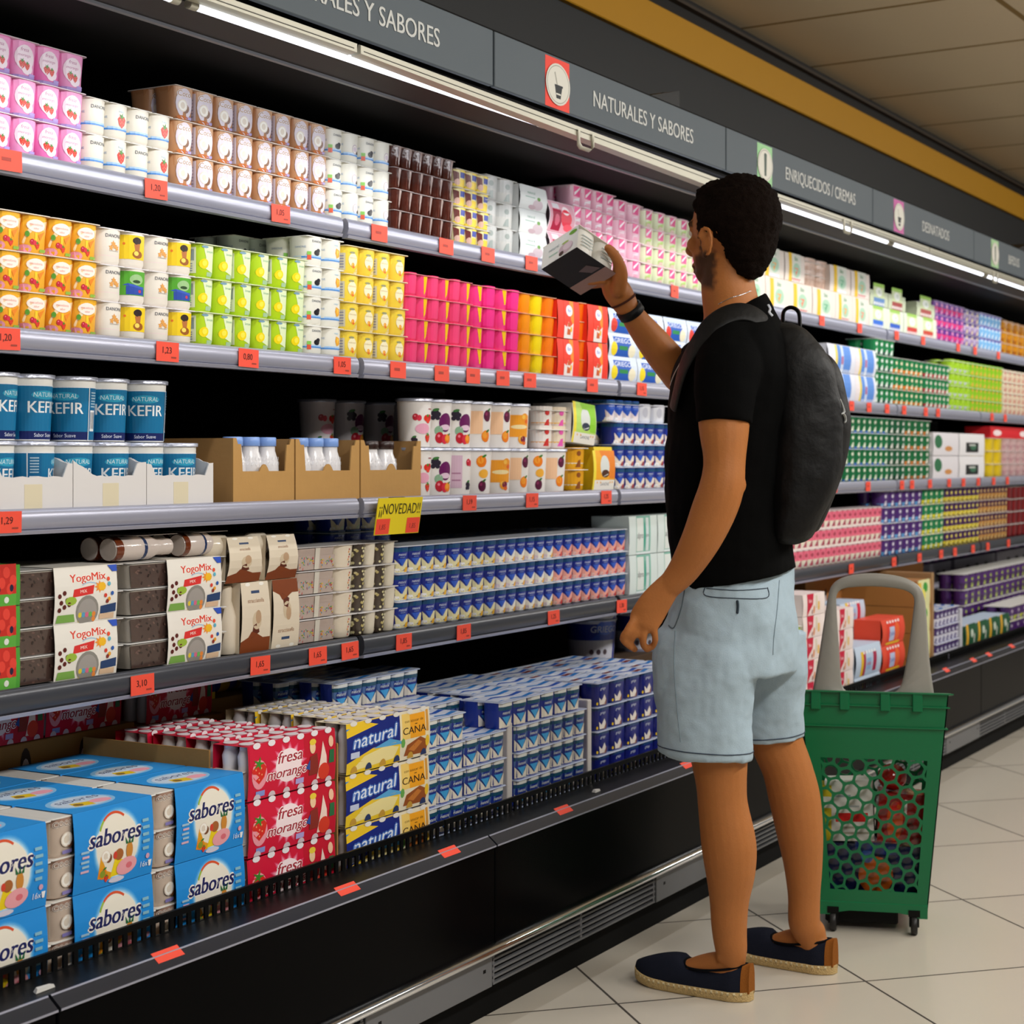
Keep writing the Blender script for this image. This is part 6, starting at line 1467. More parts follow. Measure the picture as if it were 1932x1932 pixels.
for i, (q0, q1) in enumerate(((1762, 1818), (1824, 1900), (1902, 1970))):
    x0, x1 = XA(q0, 2.36), XA(q1, 2.36); w = x1 - x0 - 0.01; root = empty('display_tray', ((x0 + x1) / 2, 2.42, Z5)); b = B(); b.box(-w / 2, w / 2, 0, 0.2, 0, 0.37, 'bcb8c6', 'card', ch=0.003)
    a = Art(w, 0.37)
    for k in range(3): a.ell(-0.4 + 0.45 * k, 0.86, 0.11, 0.045, '1c1424', 12)
    b.art(a, lambda x, y, h: (x, -h, y), 'card'); b.obj('tray_body', root); tag(root, 'pale lilac card case with dark holes, %s behind the purple yogurts' % ORD[i], 'tray', 'pale lilac cases')
    cups(0, 0, 2, 2, 1, 2.43, Z5 + 0.3705, 0.056, ['5a2a8a'], [art_two('8a2aa0', '4a1a6c', 'e86ac0', 0.4)], 'violet yogurt twin on a lilac case', 'violet yogurts on the %s case' % ORD[i], '%s lilac case' % ORD[i], whole=True, seg=10, x01=(x0, x1), lcol='c8b8e0')
# ------------------------------------------------------------------ price tags
def price_tag(px, sh, txt='', w=0.062, h=0.036, seen=''):
    if sh == 5:
        x = XA(px, 1.85); root = empty('price_tag', (x, 1.8505, 0.3795)); root.rotation_euler = (math.radians(-52), 0, 0)
    else:
        Y, zt, zb = SH[sh]; root = empty('price_tag', (XA(px, Y - 0.006), Y - 0.0065, zb + 0.001)); root.rotation_euler = (math.radians(random.uniform(-1, 1)), math.radians(random.uniform(-1.5, 1.5)), 0)
    b = B(); b.box(-w / 2, w / 2, 0, 0.001, 0, h if sh != 5 else 0.021, 'f0503a', 'card'); a = Art(w, h if sh != 5 else 0.021)
    if txt: a.txt(txt, -0.1, 0.42, 0.34, '5a1a14', 0.55, bold=0.5); a.rect(0.3, 0.18, 0.75, 0.26, '9a3a2c')
    elif sh != 5: a.rect(-0.5, 0.45, 0.2, 0.62, 'a83a2c')
    b.art(a, lambda x, y, o: (x, -o, y), 'card'); b.obj('card', root)
    return root
TG = {1: [(16, ''), (295, '1,20'), (530, '1,05'), (716, ''), (842, ''), (921, ''), (1003, ''), (1273, ''), (1551, ''), (1622, ''), (1692, ''), (1742, ''), (1808, ''), (1840, ''), (1884, '')],
      2: [(12, '1,20'), (316, '1,23'), (469, '0,80'), (646, '1,05'), (751, ''), (834, ''), (893, ''), (949, ''), (1000, ''), (1118, ''), (1211, '1,15'), (1607, ''), (1640, ''), (1674, ''), (1706, ''), (1747, ''), (1770, ''), (1872, ''), (1897, '')],
      3: [(14, '1,29'), (886, '1,19'), (1004, '1,15'), (1144, '1,25'), (1575, ''), (1638, ''), (1702, ''), (1721, ''), (1755, ''), (1791, ''), (1818, ''), (1846, ''), (1875, ''), (1901, '')],
      4: [(269, '3,10'), (491, '1,65'), (600, '1,65'), (661, '1,65'), (762, '1,85'), (875, '1,85'), (1045, '1,25'), (1173, '1,30'), (1606, ''), (1687, ''), (1735, ''), (1776, ''), (1802, ''), (1836, ''), (1864, ''), (1903, '')],
      5: [(325, ''), (663, ''), (855, ''), (1070, ''), (1302, ''), (1790, ''), (1841, ''), (1870, ''), (1913, '')]}
shn = {1: 'top shelf rail', 2: 'second shelf rail', 3: 'third shelf rail', 4: 'fourth shelf rail', 5: 'foot rail'}
NUM = 'first second third fourth fifth sixth seventh eighth ninth tenth eleventh twelfth thirteenth fourteenth fifteenth sixteenth seventeenth eighteenth nineteenth twentieth'.split()
for sh, L in TG.items():
    for i, (px, t) in enumerate(L):
        o = price_tag(px, sh, t, w=0.062 if px < 1250 else 0.052)
        tag(o, 'red price tag%s on the %s, %s from frame edge' % (' reading ' + t if t else '', shn[sh], NUM[i]), 'price tag', 'price tags on the ' + shn[sh])
root = empty('promotion_sign', (XA(748, 2.17), 2.168, 1.013)); root.rotation_euler = (math.radians(9), 0, 0)
b = B(); b.box(-0.088, 0.088, 0, 0.002, -0.01, 0.072, 'e8d01c', 'card'); a = Art(0.176, 0.082)
a.txt('¡¡NOVEDAD!!', 0, 0.56, 0.3, '3a3408', 0.92, bold=0.4); a.rect(-0.98, 0.02, -0.38, 0.44, 'ee4a34'); a.rect(0.38, 0.02, 0.98, 0.44, 'ee4a34'); a.txt('1,85', -0.7, 0.15, 0.14, '6a1a14', 0.4); a.txt('1,85', 0.66, 0.15, 0.14, '6a1a14', 0.4)
b.art(a, lambda x, y, o: (x, -o, y - 0.01), 'card'); b.obj('card', root)
b = B(); b.box(-0.03, 0.03, 0.0025, 0.014, 0.055, 0.071, '404040', 'black'); b.obj('clip', root)
tag(root, 'yellow promotion sign reading NOVEDAD with two red price fields', 'sign')
# ------------------------------------------------------------------ the man
from mathutils import noise
from mathutils.bvhtree import BVHTree


def crom(P, k=4):
    out = []
    n = len(P)
    for i in range(n - 1):
        a, b_, c_, d_ = P[max(i - 1, 0)], P[i], P[i + 1], P[min(i + 2, n - 1)]
        for q in range(k):
            t = q / k
            out.append(tuple(0.5 * ((2 * b_[j]) + (-a[j] + c_[j]) * t + (2 * a[j] - 5 * b_[j] + 4 * c_[j] - d_[j]) * t * t + (-a[j] + 3 * b_[j] - 3 * c_[j] + d_[j]) * t ** 3) for j in range(len(b_))))
    out.append(tuple(P[-1])); return out


def limb(b, pts, ref=None, seg=16, k=4, round_ends=True, col='b4713c', m='card', flat=None):
    """pts: (Vector, ra, rb); ra along ref"""
    Q = crom([(p.x, p.y, p.z, ra, rb) for p, ra, rb in pts], k)
    V = [Vector(q[:3]) for q in Q]; ref = ref or RV
    rings = []
    n = len(Q)
    ext = []
    T = [(V[min(i + 1, n - 1)] - V[max(i - 1, 0)]).normalized() for i in range(n)]
    idx = [(i, 0.0, 1.0) for i in range(n)]
    if round_ends:
        for s, e in ((0, -1), (n - 1, 1)):
            L = [(s, e * Q[s][4] * math.sin(t) * 0.9, math.cos(t)) for t in (0.5, 1.0, 1.4)]
            idx = (L[::-1] + idx) if e < 0 else (idx + L)
    for i, off, sc_ in idx:
        t = T[i]; u = (ref - t * ref.dot(t)).normalized(); v = t.cross(u); p = V[i] + t * off
        rings.append([p + u * (Q[i][3] * sc_ * math.cos(a)) + v * (Q[i][4] * sc_ * math.sin(a)) for a in [2 * PI * j / seg for j in range(seg)]])
    b.loft(rings, col, m); return b


def ball(b, c, ax, r, seg=20, col='b4713c', m='card'):
    """ellipsoid, ax = three axes"""
    rings = []
    for i in range(1, 12):
        ph = -PI / 2 + PI * i / 12
        rings.append([c + ax[0] * (r[0] * math.cos(ph) * math.cos(a)) + ax[1] * (r[1] * math.cos(ph) * math.sin(a)) + ax[2] * (r[2] * math.sin(ph)) for a in [2 * PI * j / seg for j in range(seg)]])
    b.loft(rings, col, m); return b


def solid(b, name, mats, vox=0.005, smooth=6, disp=None, colf=None, parent=None, loc=None):
    me = b.mesh(name + '_raw'); o = bpy.data.objects.new(name, me); C.objects.link(o)
    r = o.modifiers.new('r', 'REMESH'); r.mode = 'VOXEL'; r.voxel_size = vox; r.use_smooth_shade = True
    s = o.modifiers.new('s', 'SMOOTH'); s.factor = 0.5; s.iterations = smooth
    dg = bpy.context.evaluated_depsgraph_get(); dg.update(); new = bpy.data.meshes.new_from_object(o.evaluated_get(dg))
    bpy.data.objects.remove(o)
    new.name = name; new.materials.clear(); new.materials.append(M[mats])
    if disp:
        new.update(); N = [Vector(v.normal) for v in new.vertices]
        for v, nn in zip(new.vertices, N):
            v.co = v.co + nn * disp(v.co, nn)
    for a in list(new.color_attributes): new.color_attributes.remove(a)
    at = new.color_attributes.new('Col', 'FLOAT_COLOR', 'POINT')
    buf = []
    for v in new.vertices: buf += list(colf(v.co) if colf else hx('808080'))
    at.data.foreach_set('color', buf)
    new.polygons.foreach_set('use_smooth', [True] * len(new.polygons)); new.update()
    o = bpy.data.objects.new(name, new); C.objects.link(o)
    if parent: o.parent = parent; o.matrix_parent_inverse = Matrix.Translation(-Vector(parent.location))
    return o


def mixc(a, b_, t): return tuple(a[i] * (1 - t) + b_[i] * t for i in range(3)) + (1.0,)


M['skin'] = mat('skin', rough=0.55, spec=0.3, noise=0.06, nscale=60, bump=0.10, bscale=220)
M['skin'].node_tree.nodes['Principled BSDF'].inputs['Subsurface Weight'].default_value = 0.06
M['hair'] = mat('dark_hair', rough=0.85, spec=0.08, noise=0.4, nscale=160, bump=0.8, bscale=500)
M['cotton'] = mat('black_cotton', rough=0.9, spec=0.05, bump=0.12, bscale=300)
M['denim'] = mat('pale_denim', rough=0.85, spec=0.15, noise=0.05, nscale=260, bump=0.15, bscale=420)
M['nylon'] = mat('black_nylon', rough=0.55, spec=0.25, bump=0.25, bscale=45)
M['canvas'] = mat('navy_canvas', rough=0.9, spec=0.1, noise=0.1, nscale=300, bump=0.2, bscale=400)
M['jute'] = mat('jute', rough=0.9, noise=0.12, nscale=200, bump=0.6, bscale=300)
SKIN, BEARD = hx('aa6a36'), hx('1e110a')
man = tag(empty('person', (3.68, 1.50, 0)), 'man in black t-shirt and pale denim shorts reaching up to the top shelf', 'person')
ca, sa = math.cos(math.radians(42)), math.sin(math.radians(42))
Fh = (-ca * RV + sa * DV).normalized(); Lh = (-sa * RV - ca * DV).normalized()
HC = W(1381, 432, 3.86)
H = lambda f, l, u: HC + Fh * f + Lh * l + UV * u
ax = (Fh, Lh, UV)
b = B()
# head
ball(b, H(-0.004, 0, 0.012), ax, (0.098, 0.077, 0.098)); ball(b, H(0.032, 0, -0.042), ax, (0.064, 0.060, 0.080)); ball(b, H(0.040, 0, -0.092), ax, (0.050, 0.048, 0.036))
ball(b, H(0.080, 0, 0.014), ax, (0.016, 0.052, 0.013)); ball(b, H(0.088, 0, -0.076), ax, (0.013, 0.026, 0.008)); ball(b, H(0.086, 0, -0.090), ax, (0.012, 0.022, 0.007))
for s in (-1, 1):
    ball(b, H(0.074, s * 0.036, -0.032), ax, (0.018, 0.02, 0.018)); ball(b, H(0.078, s * 0.032, 0.0), ax, (0.012, 0.013, 0.011))
    ball(b, H(0.012, s * 0.080, -0.038), (Fh, Lh, UV), (0.014, 0.006, 0.025)); ball(b, H(0.016, s * 0.078, -0.062), ax, (0.008, 0.006, 0.010))
    pts = [(H(0.012 + 0.017 * math.cos(t) - 0.004, s * 0.0905, -0.036 + 0.030 * math.sin(t)), 0.0052, 0.0048) for t in [math.radians(q) for q in (20, 60, 100, 140, 180, 220, 250)]]
    limb(b, pts, UV, 8, 3)
limb(b, [(H(0.092, 0, 0.008), 0.008, 0.008), (H(0.106, 0, -0.020), 0.010, 0.009), (H(0.114, 0, -0.040), 0.014, 0.011)], Lh, 10, 3); ball(b, H(0.104, 0, -0.046), ax, (0.012, 0.018, 0.009))
# neck and trunk
limb(b, [(W(1372, 490, 3.87), 0.056, 0.056), (W(1374, 545, 3.87), 0.060, 0.062), (W(1383, 600, 3.86), 0.066, 0.074), (W(1386, 660, 3.86), 0.09, 0.13), (W(1380, 760, 3.86), 0.105, 0.16), (W(1376, 950, 3.86), 0.10, 0.13), (W(1385, 1080, 3.87), 0.09, 0.12), (W(1382, 1190, 3.88), 0.088, 0.115)], RV, 24)
# left arm (hanging, nearer)
limb(b, [(W(1385, 650, 3.76), 0.05, 0.05), (W(1368, 700, 3.69), 0.058, 0.055), (W(1366, 800, 3.66), 0.054, 0.05), (W(1367, 868, 3.65), 0.0445, 0.043), (W(1362, 918, 3.645), 0.047, 0.044), (W(1346, 965, 3.65), 0.0475, 0.043), (W(1322, 1020, 3.66), 0.042, 0.038), (W(1290, 1075, 3.68), 0.034, 0.028), (W(1264, 1105, 3.69), 0.0275, 0.022)], RV)
ball(b, W(1398, 915, 3.64), ax, (0.012, 0.012, 0.016))
limb(b, [(W(1264, 1102, 3.69), 0.027, 0.020), (W(1240, 1132, 3.695), 0.034, 0.019), (W(1222, 1160, 3.70), 0.036, 0.018), (W(1214, 1176, 3.70), 0.033, 0.015)], RV.lerp(UV, 0.25), 16, 3)
fr = lambda pts, r: limb(b, [(W(*p), r * (1.0 if i < 2 else 0.92 - 0.06 * (i - 2)), r * (1.0 if i < 2 else 0.92 - 0.06 * (i - 2))) for i, p in enumerate(pts)], RV, 10, 3)
fr([(1198, 1166, 3.695), (1184, 1190, 3.69), (1175, 1206, 3.70), (1192, 1222, 3.715)], 0.0088)        # index
fr([(1207, 1172, 3.70), (1196, 1197, 3.70), (1189, 1212, 3.712), (1198, 1226, 3.73)], 0.0090)
fr([(1219, 1176, 3.70), (1214, 1200, 3.70), (1214, 1216, 3.71), (1222, 1226, 3.728)], 0.0088)
fr([(1233, 1172, 3.70), (1235, 1194, 3.70), (1236, 1210, 3.71), (1230, 1222, 3.724)], 0.0080)         # little finger
fr([(1236, 1132, 3.72), (1206, 1156, 3.735), (1190, 1182, 3.735), (1181, 1200, 3.73)], 0.0105)        # thumb on the far side
# right arm (raised, farther)
limb(b, [(W(1378, 655, 4.00), 0.055, 0.055), (W(1340, 690, 4.08), 0.052, 0.05), (W(1298, 716, 4.14), 0.046, 0.045), (W(1268, 688, 4.12), 0.0455, 0.043), (W(1232, 645, 4.09), 0.041, 0.038), (W(1200, 604, 4.065), 0.0335, 0.030), (W(1180, 574, 4.05), 0.029, 0.023)], DV)
limb(b, [(W(1181, 576, 4.05), 0.024, 0.029), (W(1165, 550, 4.045), 0.028, 0.033), (W(1148, 528, 4.045), 0.034, 0.026), (W(1130, 524, 4.05), 0.036, 0.015)], DV, 16, 3)
for k, (dx, dy, D0, r) in enumerate(((0, 0, 4.012, 0.0088), (-3, 2, 4.035, 0.0092), (-4, 4, 4.057, 0.0088), (0, 7, 4.078, 0.008))):
    fr([(1140 + dx, 529 + dy, D0), (1113 + dx, 532 + dy, D0 + 0.012), (1092 + dx, 523 + dy, D0 + 0.02), (1073 + dx, 510 + dy, D0 + 0.026)], r)
limb(b, [(W(1166, 548, 4.02), 0.019, 0.019), (W(1170, 518, 3.995), 0.0185, 0.018), (W(1166, 493, 3.975), 0.0135, 0.0135), (W(1155, 476, 3.965), 0.0120, 0.0115), (W(1147, 467, 3.958), 0.010, 0.0095)], RV, 12, 3)
# legs and feet
def leg(pts, D):
    limb(b, [(W(x, y, D + dd), r, r * 1.05) for x, y, r, dd in pts], RV, 20)
leg([(1345, 1190, 0.072, 0.02), (1348, 1330, 0.070, 0), (1357, 1430, 0.062, 0), (1361, 1478, 0.0555, 0), (1364, 1520, 0.0545, 0), (1375, 1592, 0.0600, 0), (1378, 1645, 0.0545, 0), (1376, 1700, 0.0430, 0), (1376, 1752, 0.0385, 0), (1380, 1793, 0.0345, 0.0), (1384, 1820, 0.026, 0)], 3.80)
leg([(1420, 1190, 0.068, -0.03), (1444, 1320, 0.066, -0.01), (1466, 1400, 0.060, 0), (1485, 1450, 0.0575, 0), (1499, 1505, 0.0590, 0), (1509, 1570, 0.0535, 0), (1515, 1630, 0.0445, 0), (1517, 1690, 0.0370, 0), (1517, 1735, 0.0365, 0), (1521, 1752, 0.0345, 0), (1528, 1776, 0.026, 0)], 4.0)
feet = []
for (hx_, hy_, tx_, ty_) in ((3.5275, 1.447, 3.548, 1.722), (3.808, 1.358, 3.842, 1.632)):
    Hh = Vector((hx_, hy_, 0)); d = Vector((tx_ - hx_, ty_ - hy_, 0)); Lf = d.length; d.normalize(); sd = Vector((d.y, -d.x, 0)); feet.append((Hh, d, sd, Lf))
    ball(b, Hh + d * 0.038 + UV * 0.052, ax, (0.026, 0.026, 0.036)); ball(b, Hh + d * 0.050 + UV * 0.082, ax, (0.028, 0.028, 0.036))
    limb(b, [(Hh + d * 0.03 + UV * 0.045, 0.028, 0.03), (Hh + d * 0.06 + UV * 0.058, 0.030, 0.038), (Hh + d * 0.11 + UV * 0.052, 0.031, 0.031), (Hh + d * 0.16 + UV * 0.040, 0.034, 0.021), (Hh + d * 0.22 + UV * 0.03, 0.034, 0.016), (Hh + d * 0.255 + UV * 0.024, 0.026, 0.010)], sd, 16)
    for s in (-1, 1): ball(b, Hh + d * 0.055 + sd * 0.028 * s + UV * 0.092, ax, (0.011, 0.008, 0.013))


def skinc(p):
    q = p - HC; f, l, u = q.dot(Fh), q.dot(Lh), q.z
    if q.length > 0.2: return SKIN
    nz = noise.noise(p * 90) * 0.008
    t = 0.0
    if f > -0.01 and -0.145 < u < -0.045 and not (abs(l) < 0.014 and u > -0.066):
        edge = (-0.048 - max(0, f - 0.045) * 0.5) - u + nz
        t = max(0, min(1, edge / 0.012)); 
        low = (u + 0.135 + (0.05 - f) * 0.25) / 0.015; t *= max(0, min(1, low)) 
        t *= max(0, min(1, (f + 0.0 + nz) / 0.012))
    if abs(l) > 0.04 and 0.026 < f + nz < 0.046 and -0.08 < u < 0.03: t = max(t, 0.85)
    if f > 0.07 and 0.008 < u < 0.021 and 0.012 < abs(l) < 0.05: t = 0.9
    if f > 0.07 and abs(l) < 0.02 and -0.09 < u < -0.074: return mixc(SKIN, hx('8a4038'), 0.6)
    return mixc(SKIN, BEARD, t * 0.9)


body = solid(b, 'body', 'skin', 0.0042, 4, colf=skinc, parent=man)
# hair
b = B(); ball(b, H(-0.025, 0, 0.022), ax, (0.092, 0.084, 0.099)); ball(b, H(-0.044, 0, -0.026), ax, (0.062, 0.068, 0.078)); ball(b, H(-0.048, 0, -0.070), ax, (0.036, 0.048, 0.046)); ball(b, H(0.026, 0, 0.072), ax, (0.054, 0.060, 0.040)); ball(b, H(0.05, 0, 0.078), ax, (0.031, 0.052, 0.027))
for s in (-1, 1): ball(b, H(-0.008, s * 0.030, 0.016), ax, (0.052, 0.0575, 0.044)); ball(b, H(0.024, s * 0.058, 0.014), ax, (0.025, 0.0235, 0.050)); ball(b, H(0.04, s * 0.04, 0.05), ax, (0.028, 0.033, 0.03))
hb = solid(b, 'hair', 'hair', 0.0045, 5, disp=lambda p, n: 0.0035 * noise.noise(p * 70) + 0.003 * noise.noise(p * 190), colf=lambda p: hx('150b06'), parent=man)
# eyes
for s in (-1, 1):
    b = B(); ball(b, H(0.081, s * 0.032, -0.004), ax, (0.011, 0.011, 0.0105), 14, 'e8e4e0', 'print'); ball(b, H(0.0875, s * 0.032, -0.004), ax, (0.005, 0.006, 0.006), 12, '2a1a10', 'print'); o = b.obj('eye'); o.parent = man; o.matrix_parent_inverse = Matrix.Translation(-man.location)


def hring(cx, cy, D, al, rf, rl, n=2.3, tilt=0.0, seg=32, grow=0.0):
    c0 = W(cx, cy, D); a = math.radians(al); F = -math.cos(a) * RV + math.sin(a) * DV; L = -math.sin(a) * RV - math.cos(a) * DV; out = []
    for j in range(seg):
        t = 2 * PI * j / seg; k = (abs(math.cos(t)) ** n + abs(math.sin(t)) ** n) ** (-1 / n)
        o = F * ((rf + grow) * k * math.cos(t)) + L * ((rl + grow) * k * math.sin(t))
        out.append(c0 + o + UV * (tilt * o.dot(RV)))
    return out


def rings_smooth(R, k=3):
    out = []; n = len(R[0])
    cols = [crom([tuple(r[j]) for r in R], k) for j in range(n)]
    return [[Vector(cols[j][i]) for j in range(n)] for i in range(len(cols[0]))]


# t-shirt
b = B()
R = [hring(1389, 1090, 3.87, 24, 0.126, 0.165, tilt=0.16), hring(1378, 1020, 3.87, 18, 0.130, 0.162, tilt=0.05), hring(1368, 920, 3.87, 12, 0.132, 0.168), hring(1374, 800, 3.865, 6, 0.136, 0.182),
     hring(1382, 710, 3.86, 4, 0.134, 0.198), hring(1390, 650, 3.86, 2, 0.112, 0.190, 2.1), hring(1392, 612, 3.86, 0, 0.086, 0.13, 2.0, 0.25), hring(1388, 586, 3.862, 0, 0.066, 0.080, 2.0, 0.62)]
b.loft(rings_smooth(R), '080808')
limb(b, [(W(1390, 655, 3.76), 0.07, 0.07), (W(1374, 690, 3.69), 0.072, 0.066), (W(1368, 745, 3.665), 0.066, 0.062), (W(1366, 800, 3.655), 0.0615, 0.058)], RV, 24, 4, round_ends=False)
limb(b, [(W(1385, 660, 3.98), 0.07, 0.07), (W(1345, 680, 4.06), 0.066, 0.064), (W(1312, 694, 4.125), 0.061, 0.060)], DV, 24, 4, round_ends=False)
def fold(p, n): return 0.0045 * noise.noise(Vector((p.x * 9, p.y * 9, p.z * 14))) + 0.002 * noise.noise(p * 30)
shirt = solid(b, 't_shirt', 'cotton', 0.0055, 4, disp=fold, colf=lambda p: hx('070707'), parent=man)
# shorts
b = B()
Rw = [hring(1389, 1060, 3.87, 30, 0.112, 0.155), hring(1386, 1110, 3.87, 32, 0.120, 0.160), hring(1380, 1170, 3.875, 34, 0.136, 0.166), hring(1376, 1225, 3.88, 34, 0.142, 0.166), hring(1376, 1265, 3.88, 34, 0.135, 0.160)]
b.loft(rings_smooth(Rw), 'a0a0a0')
LH = [hring(1340, 1190, 3.82, 30, 0.112, 0.09), hring(1330, 1270, 3.80, 30, 0.112, 0.096), hring(1327, 1350, 3.80, 30, 0.104, 0.094), hring(1330, 1424, 3.80, 30, 0.103, 0.092, 2.2, -0.07)]
RH = [hring(1432, 1190, 3.95, 30, 0.105, 0.085), hring(1438, 1270, 3.97, 30, 0.100, 0.088), hring(1440, 1340, 3.99, 30, 0.092, 0.084), hring(1444, 1396, 4.0, 30, 0.088, 0.080, 2.2, 0.10)]
b.loft(rings_smooth(LH), 'a0a0a0'); b.loft(rings_smooth(RH), 'a0a0a0')
def foldd(p, n):
    return 0.009 * noise.noise(Vector((p.x * 8 + p.z * 9, p.y * 8 - p.z * 6, p.z * 5))) + 0.004 * noise.noise(Vector((p.x * 22, p.y * 22 + p.z * 12, p.z * 16))) + 0.0015 * noise.noise(p * 60)
shorts = solid(b, 'denim_shorts', 'denim', 0.0055, 3, disp=foldd, colf=lambda p: hx('a3b6c2'), parent=man)
bpy.context.view_layer.update()
bv = {}
for nm, o in (('shorts', shorts), ('shirt', shirt), ('body', body)):
    me = o.data; bv[nm] = BVHTree.FromPolygons([v.co.copy() for v in me.vertices], [tuple(p.vertices) for p in me.polygons])
EYEV = Vector((0, 0, EYE))
def onto(nm, px, py, off=0.0015):
    d = (W(px, py, 1.0) - EYEV).normalized(); h = bv[nm].ray_cast(EYEV, d)
    return None if h[0] is None else h[0] + h[1] * off
def thread(nm, pts, r, name, col, parent, m='matte', k=5):
    P = [onto(nm, x, y, r * 0.5) for x, y in crom([(x, y) for x, y in pts], k)]
    P = [p for p in P if p is not None]
    if len(P) < 3: return None
    b = B(); limb(b, [(p, r, r) for p in P], UV if abs((P[-1] - P[0]).normalized().z) < 0.7 else RV, 6, 1, col=col, m=m); o = b.obj(name); o.parent = parent; o.matrix_parent_inverse = Matrix.Translation(-Vector(parent.location)); return o
# seams, pocket edges and hems drawn as real stitching on the denim
for nm, R_, ct in (('hem_stitching', LH, 0.055), ('hem_stitching', RH, 0.05)):
    a_, z_ = R_[-2], R_[-1]; P = [p.lerp(q, 0.80) for p, q in zip(a_, z_)]; cc = sum(P, Vector()) / len(P)
    Q = []
    for p in P:
        o_, d_ = cc + (p - cc) * 1.6, (cc - p).normalized(); h = bv['shorts'].ray_cast(o_, d_)
        Q.append((h[0] + (p - cc).normalized() * 0.0006) if h[0] is not None and (h[0] - p).length < 0.04 else p)
    Q.append(Q[0]); b = B(); limb(b, [(p, 0.0012, 0.0016) for p in Q], UV, 6, 1, False, '2e3a4a', 'matte'); o = b.obj(nm); o.parent = man; o.matrix_parent_inverse = Matrix.Translation(-man.location)
thread('shorts', [(1331, 1107), (1332, 1124), (1390, 1129), (1446, 1128), (1448, 1109)], 0.0011, 'pocket_stitching', '2f3a46', man)
thread('shorts', [(1333, 1110), (1390, 1114), (1446, 1110)], 0.0011, 'pocket_stitching', '3c4854', man)
thread('shorts', [(1391, 1134), (1392, 1144), (1391, 1156)], 0.0028, 'button_tab', '2a3640', man)
thread('shorts', [(1470, 1095), (1466, 1150), (1460, 1200), (1458, 1235)], 0.0009, 'back_seam', '70818c', man)
thread('shorts', [(1292, 1112), (1285, 1150), (1272, 1184), (1262, 1180)], 0.0013, 'side_pocket', '5a6870', man)
thread('shorts', [(1274, 1190), (1272, 1250), (1276, 1320), (1284, 1400)], 0.0008, 'side_seam', '7c8e98', man)
thread('shirt', [(1264, 730), (1271, 710), (1279, 694), (1287, 680)], 0.0013, 'sleeve_lining', 'c4b4ac', man)
